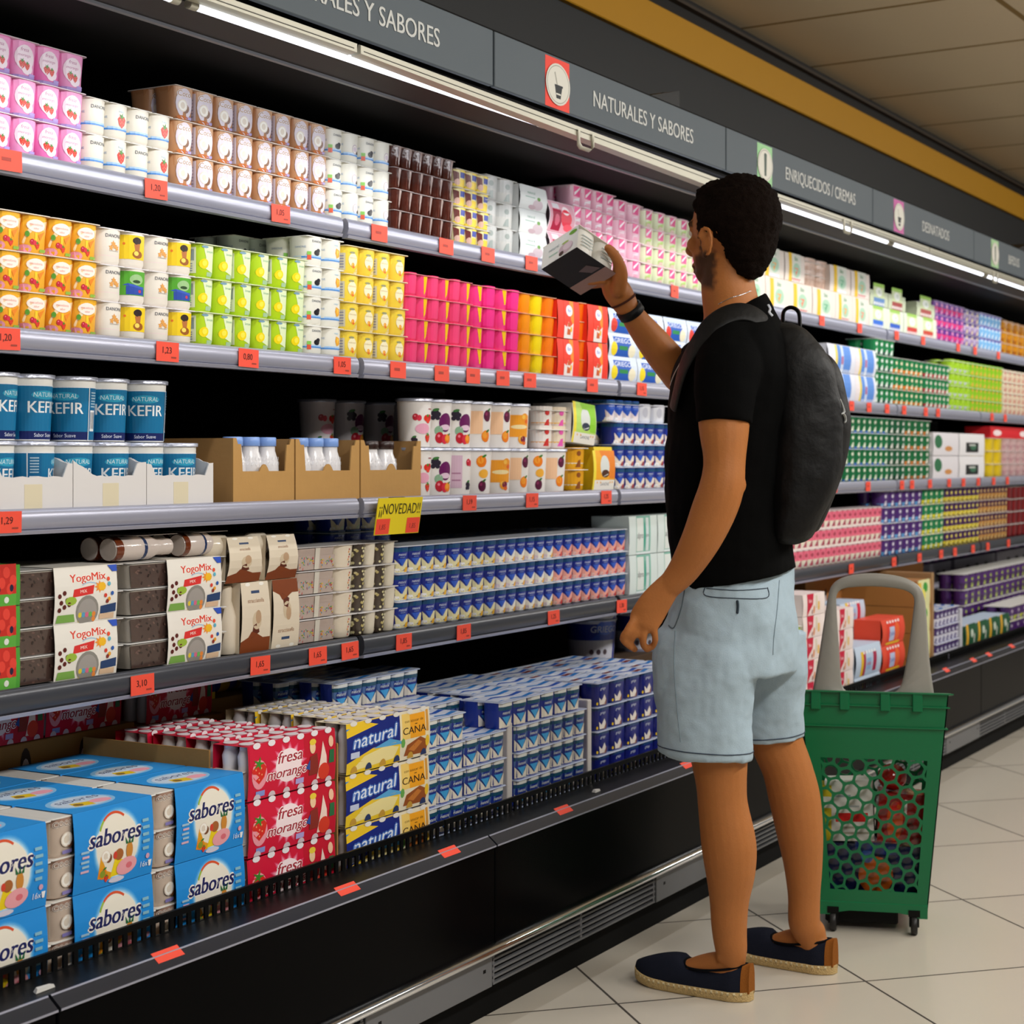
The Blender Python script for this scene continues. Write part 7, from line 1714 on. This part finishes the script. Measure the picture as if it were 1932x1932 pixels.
# shoes
for i, (Hh, d, sd, Lf) in enumerate(feet):
    root = empty('espadrille', tuple(Hh)); root.parent = man; root.matrix_parent_inverse = Matrix.Translation(-man.location)
    def sec(s):     # half width along the length (0 heel .. 1 toe)
        return 0.036 * math.sqrt(max(0, min(1, s / 0.14 if s < 0.14 else 1))) if s < 0.2 else (0.036 + 0.009 * math.sin((s - 0.2) / 0.5 * PI / 2) if s < 0.7 else 0.045 * math.sqrt(max(0, 1 - ((s - 0.7) / 0.3) ** 2.2)))
    Lt = Lf + 0.012; N = 26
    loc = lambda s, w, z: Vector((0, 0, 0)) + d * (s * Lt - 0.006) + sd * w + UV * z
    b = B(); ss = [0.004 + 0.992 * j / N for j in range(N + 1)]
    out = [(s, sec(s) + 0.004) for s in ss] + [(s, -sec(s) - 0.004) for s in reversed(ss)]
    lift = lambda s: 0.012 * max(0, (s - 0.72) / 0.28) ** 2 + (0.006 if 0.12 < 0 else 0)
    b.loft([[loc(s, w * k, z + lift(s)) for s, w in out] for z, k in ((0.001, 0.95), (0.006, 1.0), (0.017, 1.0), (0.021, 0.97))], 'c9ab74', 'jute'); sl = b.obj('sole', root)
    b = B()
    for q in range(46):      # stitches round the sole edge
        u = q / 46 * (len(out) - 1); j = int(u); s, w = out[j]; s2, w2 = out[min(j + 1, len(out) - 1)]; t = u - j; s_, w_ = s + (s2 - s) * t, w + (w2 - w) * t
        c0 = loc(s_, w_ * 1.01, 0.018 + lift(s_)); e = (loc(s2, w2, 0) - loc(s, w, 0)).normalized() if (loc(s2, w2, 0) - loc(s, w, 0)).length > 1e-5 else d
        b.loft([[c0 - e * 0.0022 + UV * z + (loc(0, math.copysign(y_, w_), 0) - loc(0, 0, 0)) for z, y_ in ((-0.003, 0.0), (-0.003, 0.0015), (0.003, 0.0012), (0.003, -0.001))], [c0 + e * 0.0022 + UV * z + (loc(0, math.copysign(y_, w_), 0) - loc(0, 0, 0)) for z, y_ in ((-0.003, 0.0), (-0.003, 0.0015), (0.003, 0.0012), (0.003, -0.001))]], 'e2d0a4', 'jute')
    b.obj('welt_stitching', sl)
    def top(s):
        if s > 0.60: return 0.030 + 0.046 * math.sin(min(1, (1 - s) / 0.40) * PI / 2) ** 0.8
        if s > 0.52: return 0.076 - (0.60 - s) / 0.08 * 0.017
        return 0.059 + 0.022 * ((0.52 - s) / 0.52) ** 1.6
    b = B(); rg = []
    for s in [0.02 + 0.965 * j / 30 for j in range(31)]:
        w, tp = sec(s), top(s); n = 17; ring = []
        for j in range(n):
            t = PI * j / (n - 1); cw, sw = math.cos(t), math.sin(t); e = 0.55 if s < 0.55 else 0.75
            ring.append(loc(s, w * math.copysign(abs(cw) ** e, cw) * (1 - 0.10 * sw), 0.016 + lift(s) + (tp - 0.016) * (sw ** e if sw > 0 else 0)))
        rg.append(ring)
    b.loft(rg, '1b1e2a', 'canvas', cap=(True, True), closed=False); b.obj('upper', root)
    b = B(); rg = []
    for s in (0.005, 0.02, 0.04, 0.06):
        w, tp = sec(max(s, 0.02)) + 0.0012, top(s) + 0.001; ring = []
        for j in range(17):
            t = PI * j / 16; cw, sw = math.cos(t), math.sin(t); ring.append(loc(s, w * math.copysign(abs(cw) ** 0.55, cw) * (1 - 0.10 * sw), 0.018 + (tp - 0.018) * abs(sw) ** 0.55))
        rg.append(ring)
    b.loft(rg, '8a5220', 'canvas', cap=(True, False), closed=False); b.obj('heel_patch', root)
    b = B(); P = []
    for j in range(41):
        t = 2 * PI * j / 40; s = 0.30 + 0.255 * math.cos(t); w = (sec(max(0.06, min(s, 0.6))) - 0.0035) * math.copysign(abs(math.sin(t)) ** 0.7, math.sin(t)); P.append((loc(s, w, top(s) - 0.004 * abs(math.sin(t))), 0.0028, 0.0028))
    limb(b, P, UV, 6, 1, False, '0c0c10', 'canvas'); b.obj('collar_binding', root)
# wrist band, bracelet, necklace
def band(P0, P1, r, half, name, col, m, th=0.003, rb=None):
    t = (P1 - P0).normalized(); c0 = (P0 + P1) / 2; b = B(); u = (DV - t * DV.dot(t)).normalized(); v = t.cross(u); rb = rb or r
    R_ = [[c0 + t * o + u * ((r + e) * math.cos(a)) + v * ((rb + e) * math.sin(a)) for a in [2 * PI * j / 28 for j in range(28)]] for o, e in ((-half, 0), (-half, th), (half, th), (half, 0))]
    b.loft(R_, col, m, cap=(False, False)); o = b.obj(name); o.parent = man; o.matrix_parent_inverse = Matrix.Translation(-man.location); return o
band(W(1196, 598, 4.062), W(1182, 576, 4.05), 0.0315, 0.010, 'wrist_band', '0a0a0c', 'nylon', 0.004, 0.0275)
band(W(1178, 571, 4.049), W(1174, 564, 4.047), 0.030, 0.0022, 'bracelet', '4a2a22', 'canvas', 0.003, 0.029)
thread('body', [(1356, 574), (1380, 562), (1400, 556), (1416, 549)], 0.0012, 'necklace', 'd8b890', man, 'chrome', 4)
# ------------------------------------------------------------------ backpack
bag = tag(empty('backpack', tuple(W(1520, 1030, 3.87))), 'black backpack worn on the back of the man', 'backpack')
def bagpart(o): o.parent = bag; o.matrix_parent_inverse = Matrix.Translation(-Vector(bag.location)); return o
def brow(cy, x0, x1, hw, al=4, n=3.0): c_ = (x0 + x1) / 2; return hring(c_, cy, 3.87, al, (x1 - x0) / 2 * 3.87 / FPX, hw, n)
b = B(); b.loft(rings_smooth([brow(1026, 1455, 1500, 0.10), brow(1010, 1440, 1528, 0.135), brow(960, 1440, 1553, 0.150), brow(900, 1440, 1580, 0.155), brow(830, 1440, 1592, 0.155), brow(760, 1440, 1584, 0.152), brow(700, 1440, 1568, 0.148), brow(655, 1440, 1545, 0.135), brow(625, 1442, 1518, 0.11), brow(612, 1450, 1495, 0.06)]), '0a0a0a', 'nylon')
bagm = solid(b, 'main_bag', 'nylon', 0.0055, 3, disp=lambda p, n: 0.005 * noise.noise(Vector((p.x * 8, p.y * 8, p.z * 12))) + 0.002 * noise.noise(p * 26), colf=lambda p: hx('0b0b0c')); bagpart(bagm)
b = B(); b.loft(rings_smooth([brow(1000, 1500, 1538, 0.10), brow(950, 1500, 1563, 0.118), brow(880, 1500, 1590, 0.122), brow(810, 1500, 1600, 0.122), brow(740, 1500, 1592, 0.118), brow(690, 1500, 1578, 0.10), brow(668, 1510, 1560, 0.07)]), '0d0d0d', 'nylon')
fp = solid(b, 'front_pocket', 'nylon', 0.0055, 4, disp=lambda p, n: 0.003 * noise.noise(p * 14), colf=lambda p: hx('0f0e0e')); bagpart(fp)
def strap(P, w, th, name, col='101010', ref=None):
    b = B(); limb(b, [(p, w, th) for p in P], ref or DV, 12, 5, col=col, m='nylon'); return bagpart(b.obj(name))
strap([W(1474, 655, 3.765), W(1456, 622, 3.745), W(1428, 596, 3.735), W(1394, 588, 3.73), W(1356, 602, 3.725), W(1322, 636, 3.72), W(1290, 692, 3.735), W(1270, 770, 3.76)], 0.026, 0.005, 'shoulder_strap', ref=(-DV * 0.62 - UV * 0.78).normalized())
strap([W(1470, 640, 3.98), W(1452, 606, 3.985), W(1420, 582, 3.985), W(1388, 580, 3.985), W(1352, 598, 3.99), W(1318, 640, 3.99)], 0.030, 0.005, 'shoulder_strap')
strap([W(1478, 622, 3.90), W(1478, 590, 3.89), W(1492, 580, 3.87), W(1507, 590, 3.86), W(1509, 622, 3.85)], 0.012, 0.004, 'grab_handle')
bv['bag'] = BVHTree.FromPolygons([v.co.copy() for v in bagm.data.vertices], [tuple(p.vertices) for p in bagm.data.polygons])
bv['pocket'] = BVHTree.FromPolygons([v.co.copy() for v in fp.data.vertices], [tuple(p.vertices) for p in fp.data.polygons])
def onbag(pts, w, name, col='b8bab8', lab=None):
    P = [onto('pocket', x, y, 0.001) or onto('bag', x, y, 0.001) for x, y in crom(pts, 4)]; P = [p for p in P if p is not None]
    if len(P) < 3: return
    b = B(); limb(b, [(p, w * (1 - 0.5 * abs(2 * i / (len(P) - 1) - 1)), 0.0015) for i, p in enumerate(P)], (DV - RV * 0.6).normalized(), 8, 1, col=col, m='matte'); o = b.obj(name)
    if lab: o['label'] = lab
    bagpart(o)
onbag([(1574, 759), (1576, 772), (1582, 780), (1590, 778), (1588, 766), (1584, 754)], 0.0075, 'logo', lab='pale grey crossed arc logo')
onbag([(1579, 808), (1580, 792), (1585, 781), (1591, 783), (1594, 792), (1593, 797)], 0.0075, 'logo', lab='pale grey crossed arc logo')
onbag([(1549, 727), (1553, 729), (1557, 738), (1560, 746)], 0.0014, 'zip_pull', '9a9a9a'); onbag([(1527, 755), (1526, 768), (1525, 790)], 0.002, 'zip_pull', '3a382c')
onbag([(1512, 990), (1522, 993), (1534, 990), (1540, 986)], 0.0012, 'piping', '6a6a6a')
# pale mark below the collar of the shirt
P = [onto('shirt', x, y, 0.002) for x, y in ((1448, 576), (1452, 584), (1450, 590), (1456, 597))]
P = [p for p in P if p is not None]
if len(P) > 2:
    b = B(); limb(b, [(p, 0.003, 0.001) for p in P], RV, 6, 2, col='b8bcc4', m='matte'); o = b.obj('collar_print'); o.parent = man; o.matrix_parent_inverse = Matrix.Translation(-man.location)
# ------------------------------------------------------------------ the pack held in the raised hand
e3 = (RV * 0.006 + UV * 0.0545 + DV * 0.035).normalized(); e1 = (RV * 0.093 - UV * 0.045 + DV * 0.07); e1 = (e1 - e3 * e1.dot(e3)).normalized(); e2 = -e3.cross(e1); 
if e2.dot(RV) > 0: e2 = -e2
Nn = W(1089, 466, 3.915)       # lower near corner
hp = tag(empty('held_yogurt_pack', tuple(Nn)), 'white card sleeved yogurt four-pack held up in the raised hand', 'yogurt')
Lx, Ly, Lz = 0.124, 0.118, 0.064
def HP(a_, b_, c_, o=0.0): return e1 * a_ + e2 * b_ + e3 * c_
cupb = B(); S = cup_surface(0.060, 0.057, 0.062, 3.0, 0.9)
b = B()
for i in range(2):
    for j in range(2):
        c0 = (0.031 + 0.062 * i, 0.030 + 0.058 * j)
        cb = make_cup(0.060, 0.056, 0.0615, 'dcdad2', None, 3.0, 0.92); bb = B()
        bb.raw([HP(c0[0] + x, c0[1] + y, z + 0.001) for x, y, z in cb.v], cb.f, 'dcdad2', 'print', True)
        for q in range(4): bb.face([HP(c0[0] + sx * 0.018, c0[1] - 0.0283 - 0.0005, zz) for sx, zz in ((-1, 0.018 + q * 0.009), (0.9, 0.018 + q * 0.009), (0.9, 0.0205 + q * 0.009), (-1, 0.0205 + q * 0.009))], '9aa8a8')
        o = bb.obj('cup', hp)
b = B(); b.raw([HP(x, y, z) for z in (0.0625, 0.0642) for x, y in ((-0.001, -0.002), (Lx + 0.001, -0.002), (Lx + 0.001, Ly + 0.002), (-0.001, Ly + 0.002))], [(3, 2, 1, 0), (4, 5, 6, 7), (0, 1, 5, 4), (1, 2, 6, 5), (2, 3, 7, 6), (3, 0, 4, 7)], 'd8d4c8'); b.obj('lid', hp)
b = B(); g = -0.0008
b.face([HP(g, 0.0, -g * 0), HP(g, Ly, 0), HP(g, Ly, Lz + 0.001), HP(g, 0, Lz + 0.001)], 'd4d6d2', 'card')
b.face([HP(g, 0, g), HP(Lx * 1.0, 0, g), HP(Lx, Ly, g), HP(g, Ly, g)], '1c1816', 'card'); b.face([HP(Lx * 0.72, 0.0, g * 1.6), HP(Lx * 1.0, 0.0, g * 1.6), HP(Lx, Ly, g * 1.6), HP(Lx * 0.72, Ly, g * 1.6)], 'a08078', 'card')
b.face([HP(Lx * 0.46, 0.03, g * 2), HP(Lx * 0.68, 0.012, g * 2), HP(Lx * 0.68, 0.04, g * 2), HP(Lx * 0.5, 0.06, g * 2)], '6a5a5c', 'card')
b.face([HP(0, 0, Lz + 0.0015), HP(0, Ly, Lz + 0.0015), HP(Lx, Ly, Lz + 0.0015), HP(Lx, 0, Lz + 0.0015)], 'd4d6d2', 'card')
a = Art(Ly, Lz); a.txt('natural', -0.35, 0.55, 0.14, '5a7a80', 0.8); a.ell(0.35, 0.3, 0.4, 0.24, 'b8a4ac', 16); a.ell(0.45, 0.35, 0.26, 0.16, 'cdbcc4', 14); a.ell(0.7, 0.84, 0.22, 0.09, '6a9a3c', 12); a.ell(0.3, 0.56, 0.2, 0.05, '9ab060', 10); a.ell(0.12, 0.14, 0.14, 0.1, '4a3834', 10); a.rect(-0.6, 0.3, -0.1, 0.36, '9ab8a8')
b.art(a, lambda x, y, o: HP(g - o, Ly / 2 - x, y), 'card'); b.obj('sleeve', hp)
# ------------------------------------------------------------------ green rolling basket
BC = W(1648, 1725, 4.30); BC.z = 0
th_ = math.atan((1648 - 966) / FPX)
bn = -(math.cos(th_) * DV + math.sin(th_) * RV); br = math.cos(th_) * RV - math.sin(th_) * DV
brz = math.atan2(br.y, br.x)
bk = tag(empty('rolling_basket', tuple(BC), brz), 'green plastic rolling basket with grey handle behind the legs of the man', 'basket')
M['green'] = mat('green_plastic', rough=0.32, spec=0.5, bump=0.02, bscale=30, noise=0.04, nscale=12)
M['greyp'] = mat('grey_plastic', rough=0.45, spec=0.4, bump=0.03, bscale=300)
GB = '006a3e'
zt_, zb_ = 0.598, 0.058
def hwid(z): return 0.127 + (0.177 - 0.127) * (z - zb_) / (zt_ - zb_)       # half width
def dfr(z): return 0.018 * (1 - (z - zb_) / (zt_ - zb_))                       # front set-back
DEP = 0.30
def dbk(z): return DEP - 0.03 * (1 - (z - zb_) / (zt_ - zb_))
zq = lambda y, z: z - 0.145 * max(0.0, y) * z / 0.598
T4 = lambda v: Vector((v.x, v.y, zq(v.y, v.z)))
P4 = {'front': lambda u, z, o: T4(Vector((u * hwid(z), dfr(z) - o, z))), 'back': lambda u, z, o: T4(Vector((-u * hwid(z), dbk(z) + o, z))),
      'left': lambda u, z, o: T4(Vector((-hwid(z) - o, (dfr(z) + dbk(z)) / 2 - u * (dbk(z) - dfr(z)) / 2, z))), 'right': lambda u, z, o: T4(Vector((hwid(z) + o, (dfr(z) + dbk(z)) / 2 + u * (dbk(z) - dfr(z)) / 2, z)))}
def clipbox(P, x0, x1, y0, y1):
    P = clip(P, x0, x1)
    if len(P) < 3: return []
    Q = clip([(y, x) for x, y in P], y0, y1)
    return [(y, x) for x, y in Q]
def hexpanel(f, half, nm):
    b = B(); T = 0.003; x0, x1, y0, y1 = -0.80, 0.80, 0.105, 0.432; hz = 0.152       # mean half width used for metric cells
    pit = 0.0372; a1 = math.radians(-16); v1 = (pit * math.cos(a1), pit * math.sin(a1)); a2 = a1 + PI / 3; v2 = (pit * math.cos(a2), pit * math.sin(a2))
    for i in range(-16, 17):
        for j in range(-16, 17):
            cx, cy = i * v1[0] + j * v2[0], 0.27 + i * v1[1] + j * v2[1]
            if abs(cx) > 0.17 or not (0.07 < cy < 0.47): continue
            ang = [a1 + PI / 6 + PI / 3 * k for k in range(6)]
            O = [(cx + pit / math.sqrt(3) * 1.001 * math.cos(t), cy + pit / math.sqrt(3) * 1.001 * math.sin(t)) for t in ang]
            rin = pit * 0.395 / math.cos(PI / 6) 
            # holes with slightly rounded corners
            I = []
            for k, t in enumerate(ang):
                for dt in (-0.16, 0.16): I.append((cx + rin * 0.965 * math.cos(t + dt), cy + rin * 0.965 * math.sin(t + dt)))
            inside = all(x0 * hz < p[0] < x1 * hz and y0 < p[1] < y1 for p in I)
            for k in range(6):
                k2 = (k + 1) % 6
                for poly in ([O[k], O[k2], I[2 * k2], I[2 * k + 1]], [O[k], I[2 * k + 1], I[2 * k]]):
                    q = clipbox([(x / hz, y) for x, y in poly], x0, x1, y0, y1)
                    if len(q) > 2:
                        b.face([f(x, y, T) for x, y in q], GB, 'green'); b.face([f(x, y, -T) for x, y in q[::-1]], GB, 'green')
            J = [(x / hz, y) for x, y in I]
            for k in range(12):
                p, q = J[k], J[(k + 1) % 12]
                if x0 <= p[0] <= x1 and x0 <= q[0] <= x1 and y0 <= p[1] <= y1 and y0 <= q[1] <= y1:
                    b.face([f(p[0], p[1], T), f(p[0], p[1], -T), f(q[0], q[1], -T), f(q[0], q[1], T)], GB, 'green')
    for (u0, u1, z0, z1) in ((-1, 1, y1, zt_), (-1, 1, zb_, y0), (-1, x0, y0, y1), (x1, 1, y0, y1)):
        for o, sgn in ((T, 1), (-T, -1)):
            q = [(u0, z0), (u1, z0), (u1, z1), (u0, z1)]
            b.face([f(u, z, o) for u, z in (q if sgn > 0 else q[::-1])], GB, 'green')
    for e in ((x0, y0, x0, y1), (x1, y0, x1, y1), (x0, y0, x1, y0), (x0, y1, x1, y1)):
        b.face([f(e[0], e[1], T), f(e[0], e[1], -T), f(e[2], e[3], -T), f(e[2], e[3], T)], GB, 'green')
    return b.obj(nm, bk)
for k in ('front', 'back', 'left', 'right'): hexpanel(P4[k], 0.15, 'side_panel')
b = B(); ring = lambda z, o: [T4(Vector(q)) for q in ((-hwid(z) - o, dfr(z) - o, z), (hwid(z) + o, dfr(z) - o, z), (hwid(z) + o, dbk(z) + o, z), (-hwid(z) - o, dbk(z) + o, z))]
b.loft([ring(zb_, 0.003), ring(zb_ + 0.006, 0.003)], GB, 'green', sm=False); b.obj('bottom', bk)
for z in (zt_, zt_ - 0.034, zt_ - 0.086):
    b = B(); o = 0.014 if z == zt_ else 0.009
    b.loft([ring(z - 0.003, 0.002), ring(z - 0.002, o), ring(z + 0.001, o), ring(z + 0.0012, 0.002)], GB, 'green', sm=False, cap=(False, False)); b.obj('rim', bk)
b = B()
for s in range(41):
    pass
prof = [(x / 20 - 1, zb_ + (-0.004 - 0.006 * (1 if abs(x / 20 - 1) > 0.72 else 0) - 0.006 * max(0, min(1, (abs(x / 20 - 1) - 0.45) / 0.27)))) for x in range(41)]
b.loft([[(u * (hwid(zb_) + 0.003), -0.0 + dfr(zb_) - 0.006, z) for u, z in prof], [(u * (hwid(zb_) + 0.003), dfr(zb_) - 0.006, zb_ + 0.016) for u, z in prof], [(u * (hwid(zb_) + 0.003), dfr(zb_) - 0.001, zb_ + 0.02) for u, z in prof]], GB, 'green', cap=(False, False), closed=False, sm=False); b.obj('skirt', bk)
for u in (-0.80, -0.40, 0.16, 0.60):
    b = B(); x = u * 0.175; b.box(x - 0.012, x + 0.012, -0.012, 0.0, zt_ - 0.046, zt_ + 0.001, GB, 'green', ch=0.002); b.obj('clip', bk)
# handle: outline from the photograph at its own depth, extruded
def hl(px, py): # to local x, z
    return ((px - 1648) * 4.28 / FPX, EYE + (866 - py) * 4.28 / FPX)
OUT = [(1534, 1310), (1546, 1240), (1558, 1160), (1563, 1128), (1571, 1106), (1590, 1092), (1620, 1085), (1652, 1083), (1690, 1087), (1716, 1095), (1734, 1108), (1742, 1128), (1746, 1160), (1751, 1240), (1760, 1310)]
INN = [(1602, 1310), (1589, 1296), (1584, 1230), (1579, 1150), (1580, 1124), (1592, 1113), (1620, 1109), (1652, 1108), (1690, 1111), (1712, 1117), (1723, 1130), (1721, 1160), (1712, 1230), (1700, 1292), (1684, 1310)]
b = B(); A_, I_ = [hl(*p) for p in OUT], [hl(*p) for p in INN]; n = len(A_)
V = []; 
sect = []
for (ax_, az), (ix, iz) in zip(A_, I_):
    mx, mz = (ax_ + ix) / 2, (az + iz) / 2
    sect.append([(ax_, 0.012, az), (ax_ * 0.98 + mx * 0.02, 0.004, az * 0.98 + mz * 0.02), (ax_ * 0.8 + mx * 0.2, -0.001, az * 0.8 + mz * 0.2), (ix * 0.8 + mx * 0.2, -0.001, iz * 0.8 + mz * 0.2), (ix * 0.98 + mx * 0.02, 0.004, iz * 0.98 + mz * 0.02), (ix, 0.012, iz), (ix * 0.8 + mx * 0.2, 0.020, iz * 0.8 + mz * 0.2), (ax_ * 0.8 + mx * 0.2, 0.020, az * 0.8 + mz * 0.2)])
b.loft([[tuple(q) for q in r] for r in rings_smooth([[Vector(q) for q in r] for r in sect], 3)], '8b8880', 'greyp'); b.obj('handle', bk)
for sx in (-1, 1):
    for y in (0.022, DEP - 0.04):
        b = B(); R0 = 0.024; c0 = (sx * 0.098, y, R0)
        rg = lambda x, r: [(c0[0] + x, c0[1] + r * math.cos(t), c0[2] + r * math.sin(t)) for t in [q * PI / 12 for q in range(24)]]
        b.loft([rg(-0.008, R0 * 0.55), rg(-0.008, R0 * 0.9), rg(-0.005, R0), rg(0.005, R0), rg(0.008, R0 * 0.9), rg(0.008, R0 * 0.55)], '1c1a19', 'greyp'); w_ = b.obj('wheel', bk)
        b = B(); b.box(c0[0] - 0.012, c0[0] - 0.0085, y - 0.008, y + 0.012, 0.02, 0.06, '151515', 'black'); b.box(c0[0] + 0.0085, c0[0] + 0.012, y - 0.008, y + 0.012, 0.02, 0.06, '151515', 'black'); b.box(c0[0] - 0.014, c0[0] + 0.014, y - 0.012, y + 0.016, 0.046, 0.062, '151515', 'black'); b.obj('fork', bk)
b = B(); b.box(-0.118, 0.06, 0.045, 0.25, 0.016, 0.055, '0c0b0b', 'black', ch=0.004); b.obj('underbody_shadow', bk)  # black block standing in for the shadow under the basket
# groceries inside
def inb(o, x, y, z, rz=0, rx=0, ry=0):
    v = BC + br * x - bn * y; o.location = (v.x, v.y, z); o.rotation_euler = (rx, ry, brz + rz); return o
def loc_px(px, py): return ((px - 1648) * 4.32 / FPX, EYE + (866 - py) * 4.32 / FPX)
def grocery(nm, px0, px1, py0, py1, y, d, col, art, lb, cat, rz=0.0, ry=0.0, m='card'):
    (x0, z1), (x1, z0) = loc_px(px0, py0), loc_px(px1, py1)
    o = plain_box(nm, x1 - x0, d, z1 - z0, col, art, bulge=0.003, m=m, part='wrapper'); inb(o, (x0 + x1) / 2, y, z0, rz, 0, ry); tag(o, lb, cat); return o
a = Art(0.1, 0.14); a.rect(-1, 0, 1, 1, '14183c'); a.ell(0.05, 0.42, 0.85, 0.34, 'b8581a', 20); a.rect(-1, 0.80, 1, 1, '1c2f6c'); a.ell(-0.4, 0.75, 0.3, 0.12, '3a5aa0', 12); a.rect(-0.3, 0.1, 0.3, 0.13, 'c8c4cc')
grocery('biscuit_bag', 1556, 1742, 1600, 1702, 0.055, 0.11, '1a2048', a, 'navy food bag with orange window at the basket bottom', 'food bag', 0.02, 0.03, 'gloss')
a = Art(0.1, 0.14); a.rect(-1, 0, 1, 1, 'dcd8d2'); a.rect(-0.7, 0.34, 0.9, 0.5, 'd01c1a'); a.rect(-0.9, 0.78, 0.1, 0.82, '90989c'); a.rect(-0.5, 0.12, 0.9, 0.16, 'a8a290'); a.rect(-0.5, 0.22, 0.9, 0.26, 'a8a290'); a.rect(-0.2, 0.6, 0.5, 0.63, 'b0b4b4')
grocery('white_food_carton', 1562, 1650, 1478, 1593, 0.05, 0.07, 'dad6d0', a, 'white food carton with red band standing in the basket', 'food box', -0.04, -0.05)
a = Art(0.05, 0.14); a.rect(-1, 0, 1, 1, 'c9b41c'); a.rect(-1, 0.6, 1, 0.8, 'e4e2d8'); a.ell(0, 0.35, 0.5, 0.12, '8aa020', 10)
grocery('yellow_food_pack', 1541, 1560, 1490, 1596, 0.05, 0.07, 'c9b41c', a, 'yellow food pack squeezed in beside the white carton', 'food box')
a = Art(0.08, 0.12); a.rect(-1, 0, 1, 1, '8c1210'); a.ell(-0.35, 0.45, 0.5, 0.42, 'c8501a', 16); a.ell(-0.3, 0.7, 0.3, 0.15, 'c81c14', 12); a.rect(0.2, 0.6, 0.35, 0.9, 'd8d0cc'); a.ell(0.6, 0.3, 0.25, 0.15, '5a0c0c', 10)
grocery('red_snack_bag', 1654, 1738, 1500, 1593, 0.05, 0.08, '8c1210', a, 'dark red and orange snack bag in the basket', 'food bag', 0.06, 0.05, 'gloss')
b = B(); ball(b, Vector((0, 0, 0.034)), (Vector((1, 0, 0)), Vector((0, 1, 0)), Vector((0, 0, 1))), (0.036, 0.036, 0.033), 20, 'a81410', 'gloss'); o = b.obj('tomato'); x, z = loc_px(1683, 1488); inb(o, x, 0.085, loc_px(0, 1499)[1]); tag(o, 'round red tomato on top of the snack bag', 'tomato')
_c = {}
for o in bpy.data.objects:
    if o.parent is None and o.get('label'): _c.setdefault(o['label'], []).append(o.name)
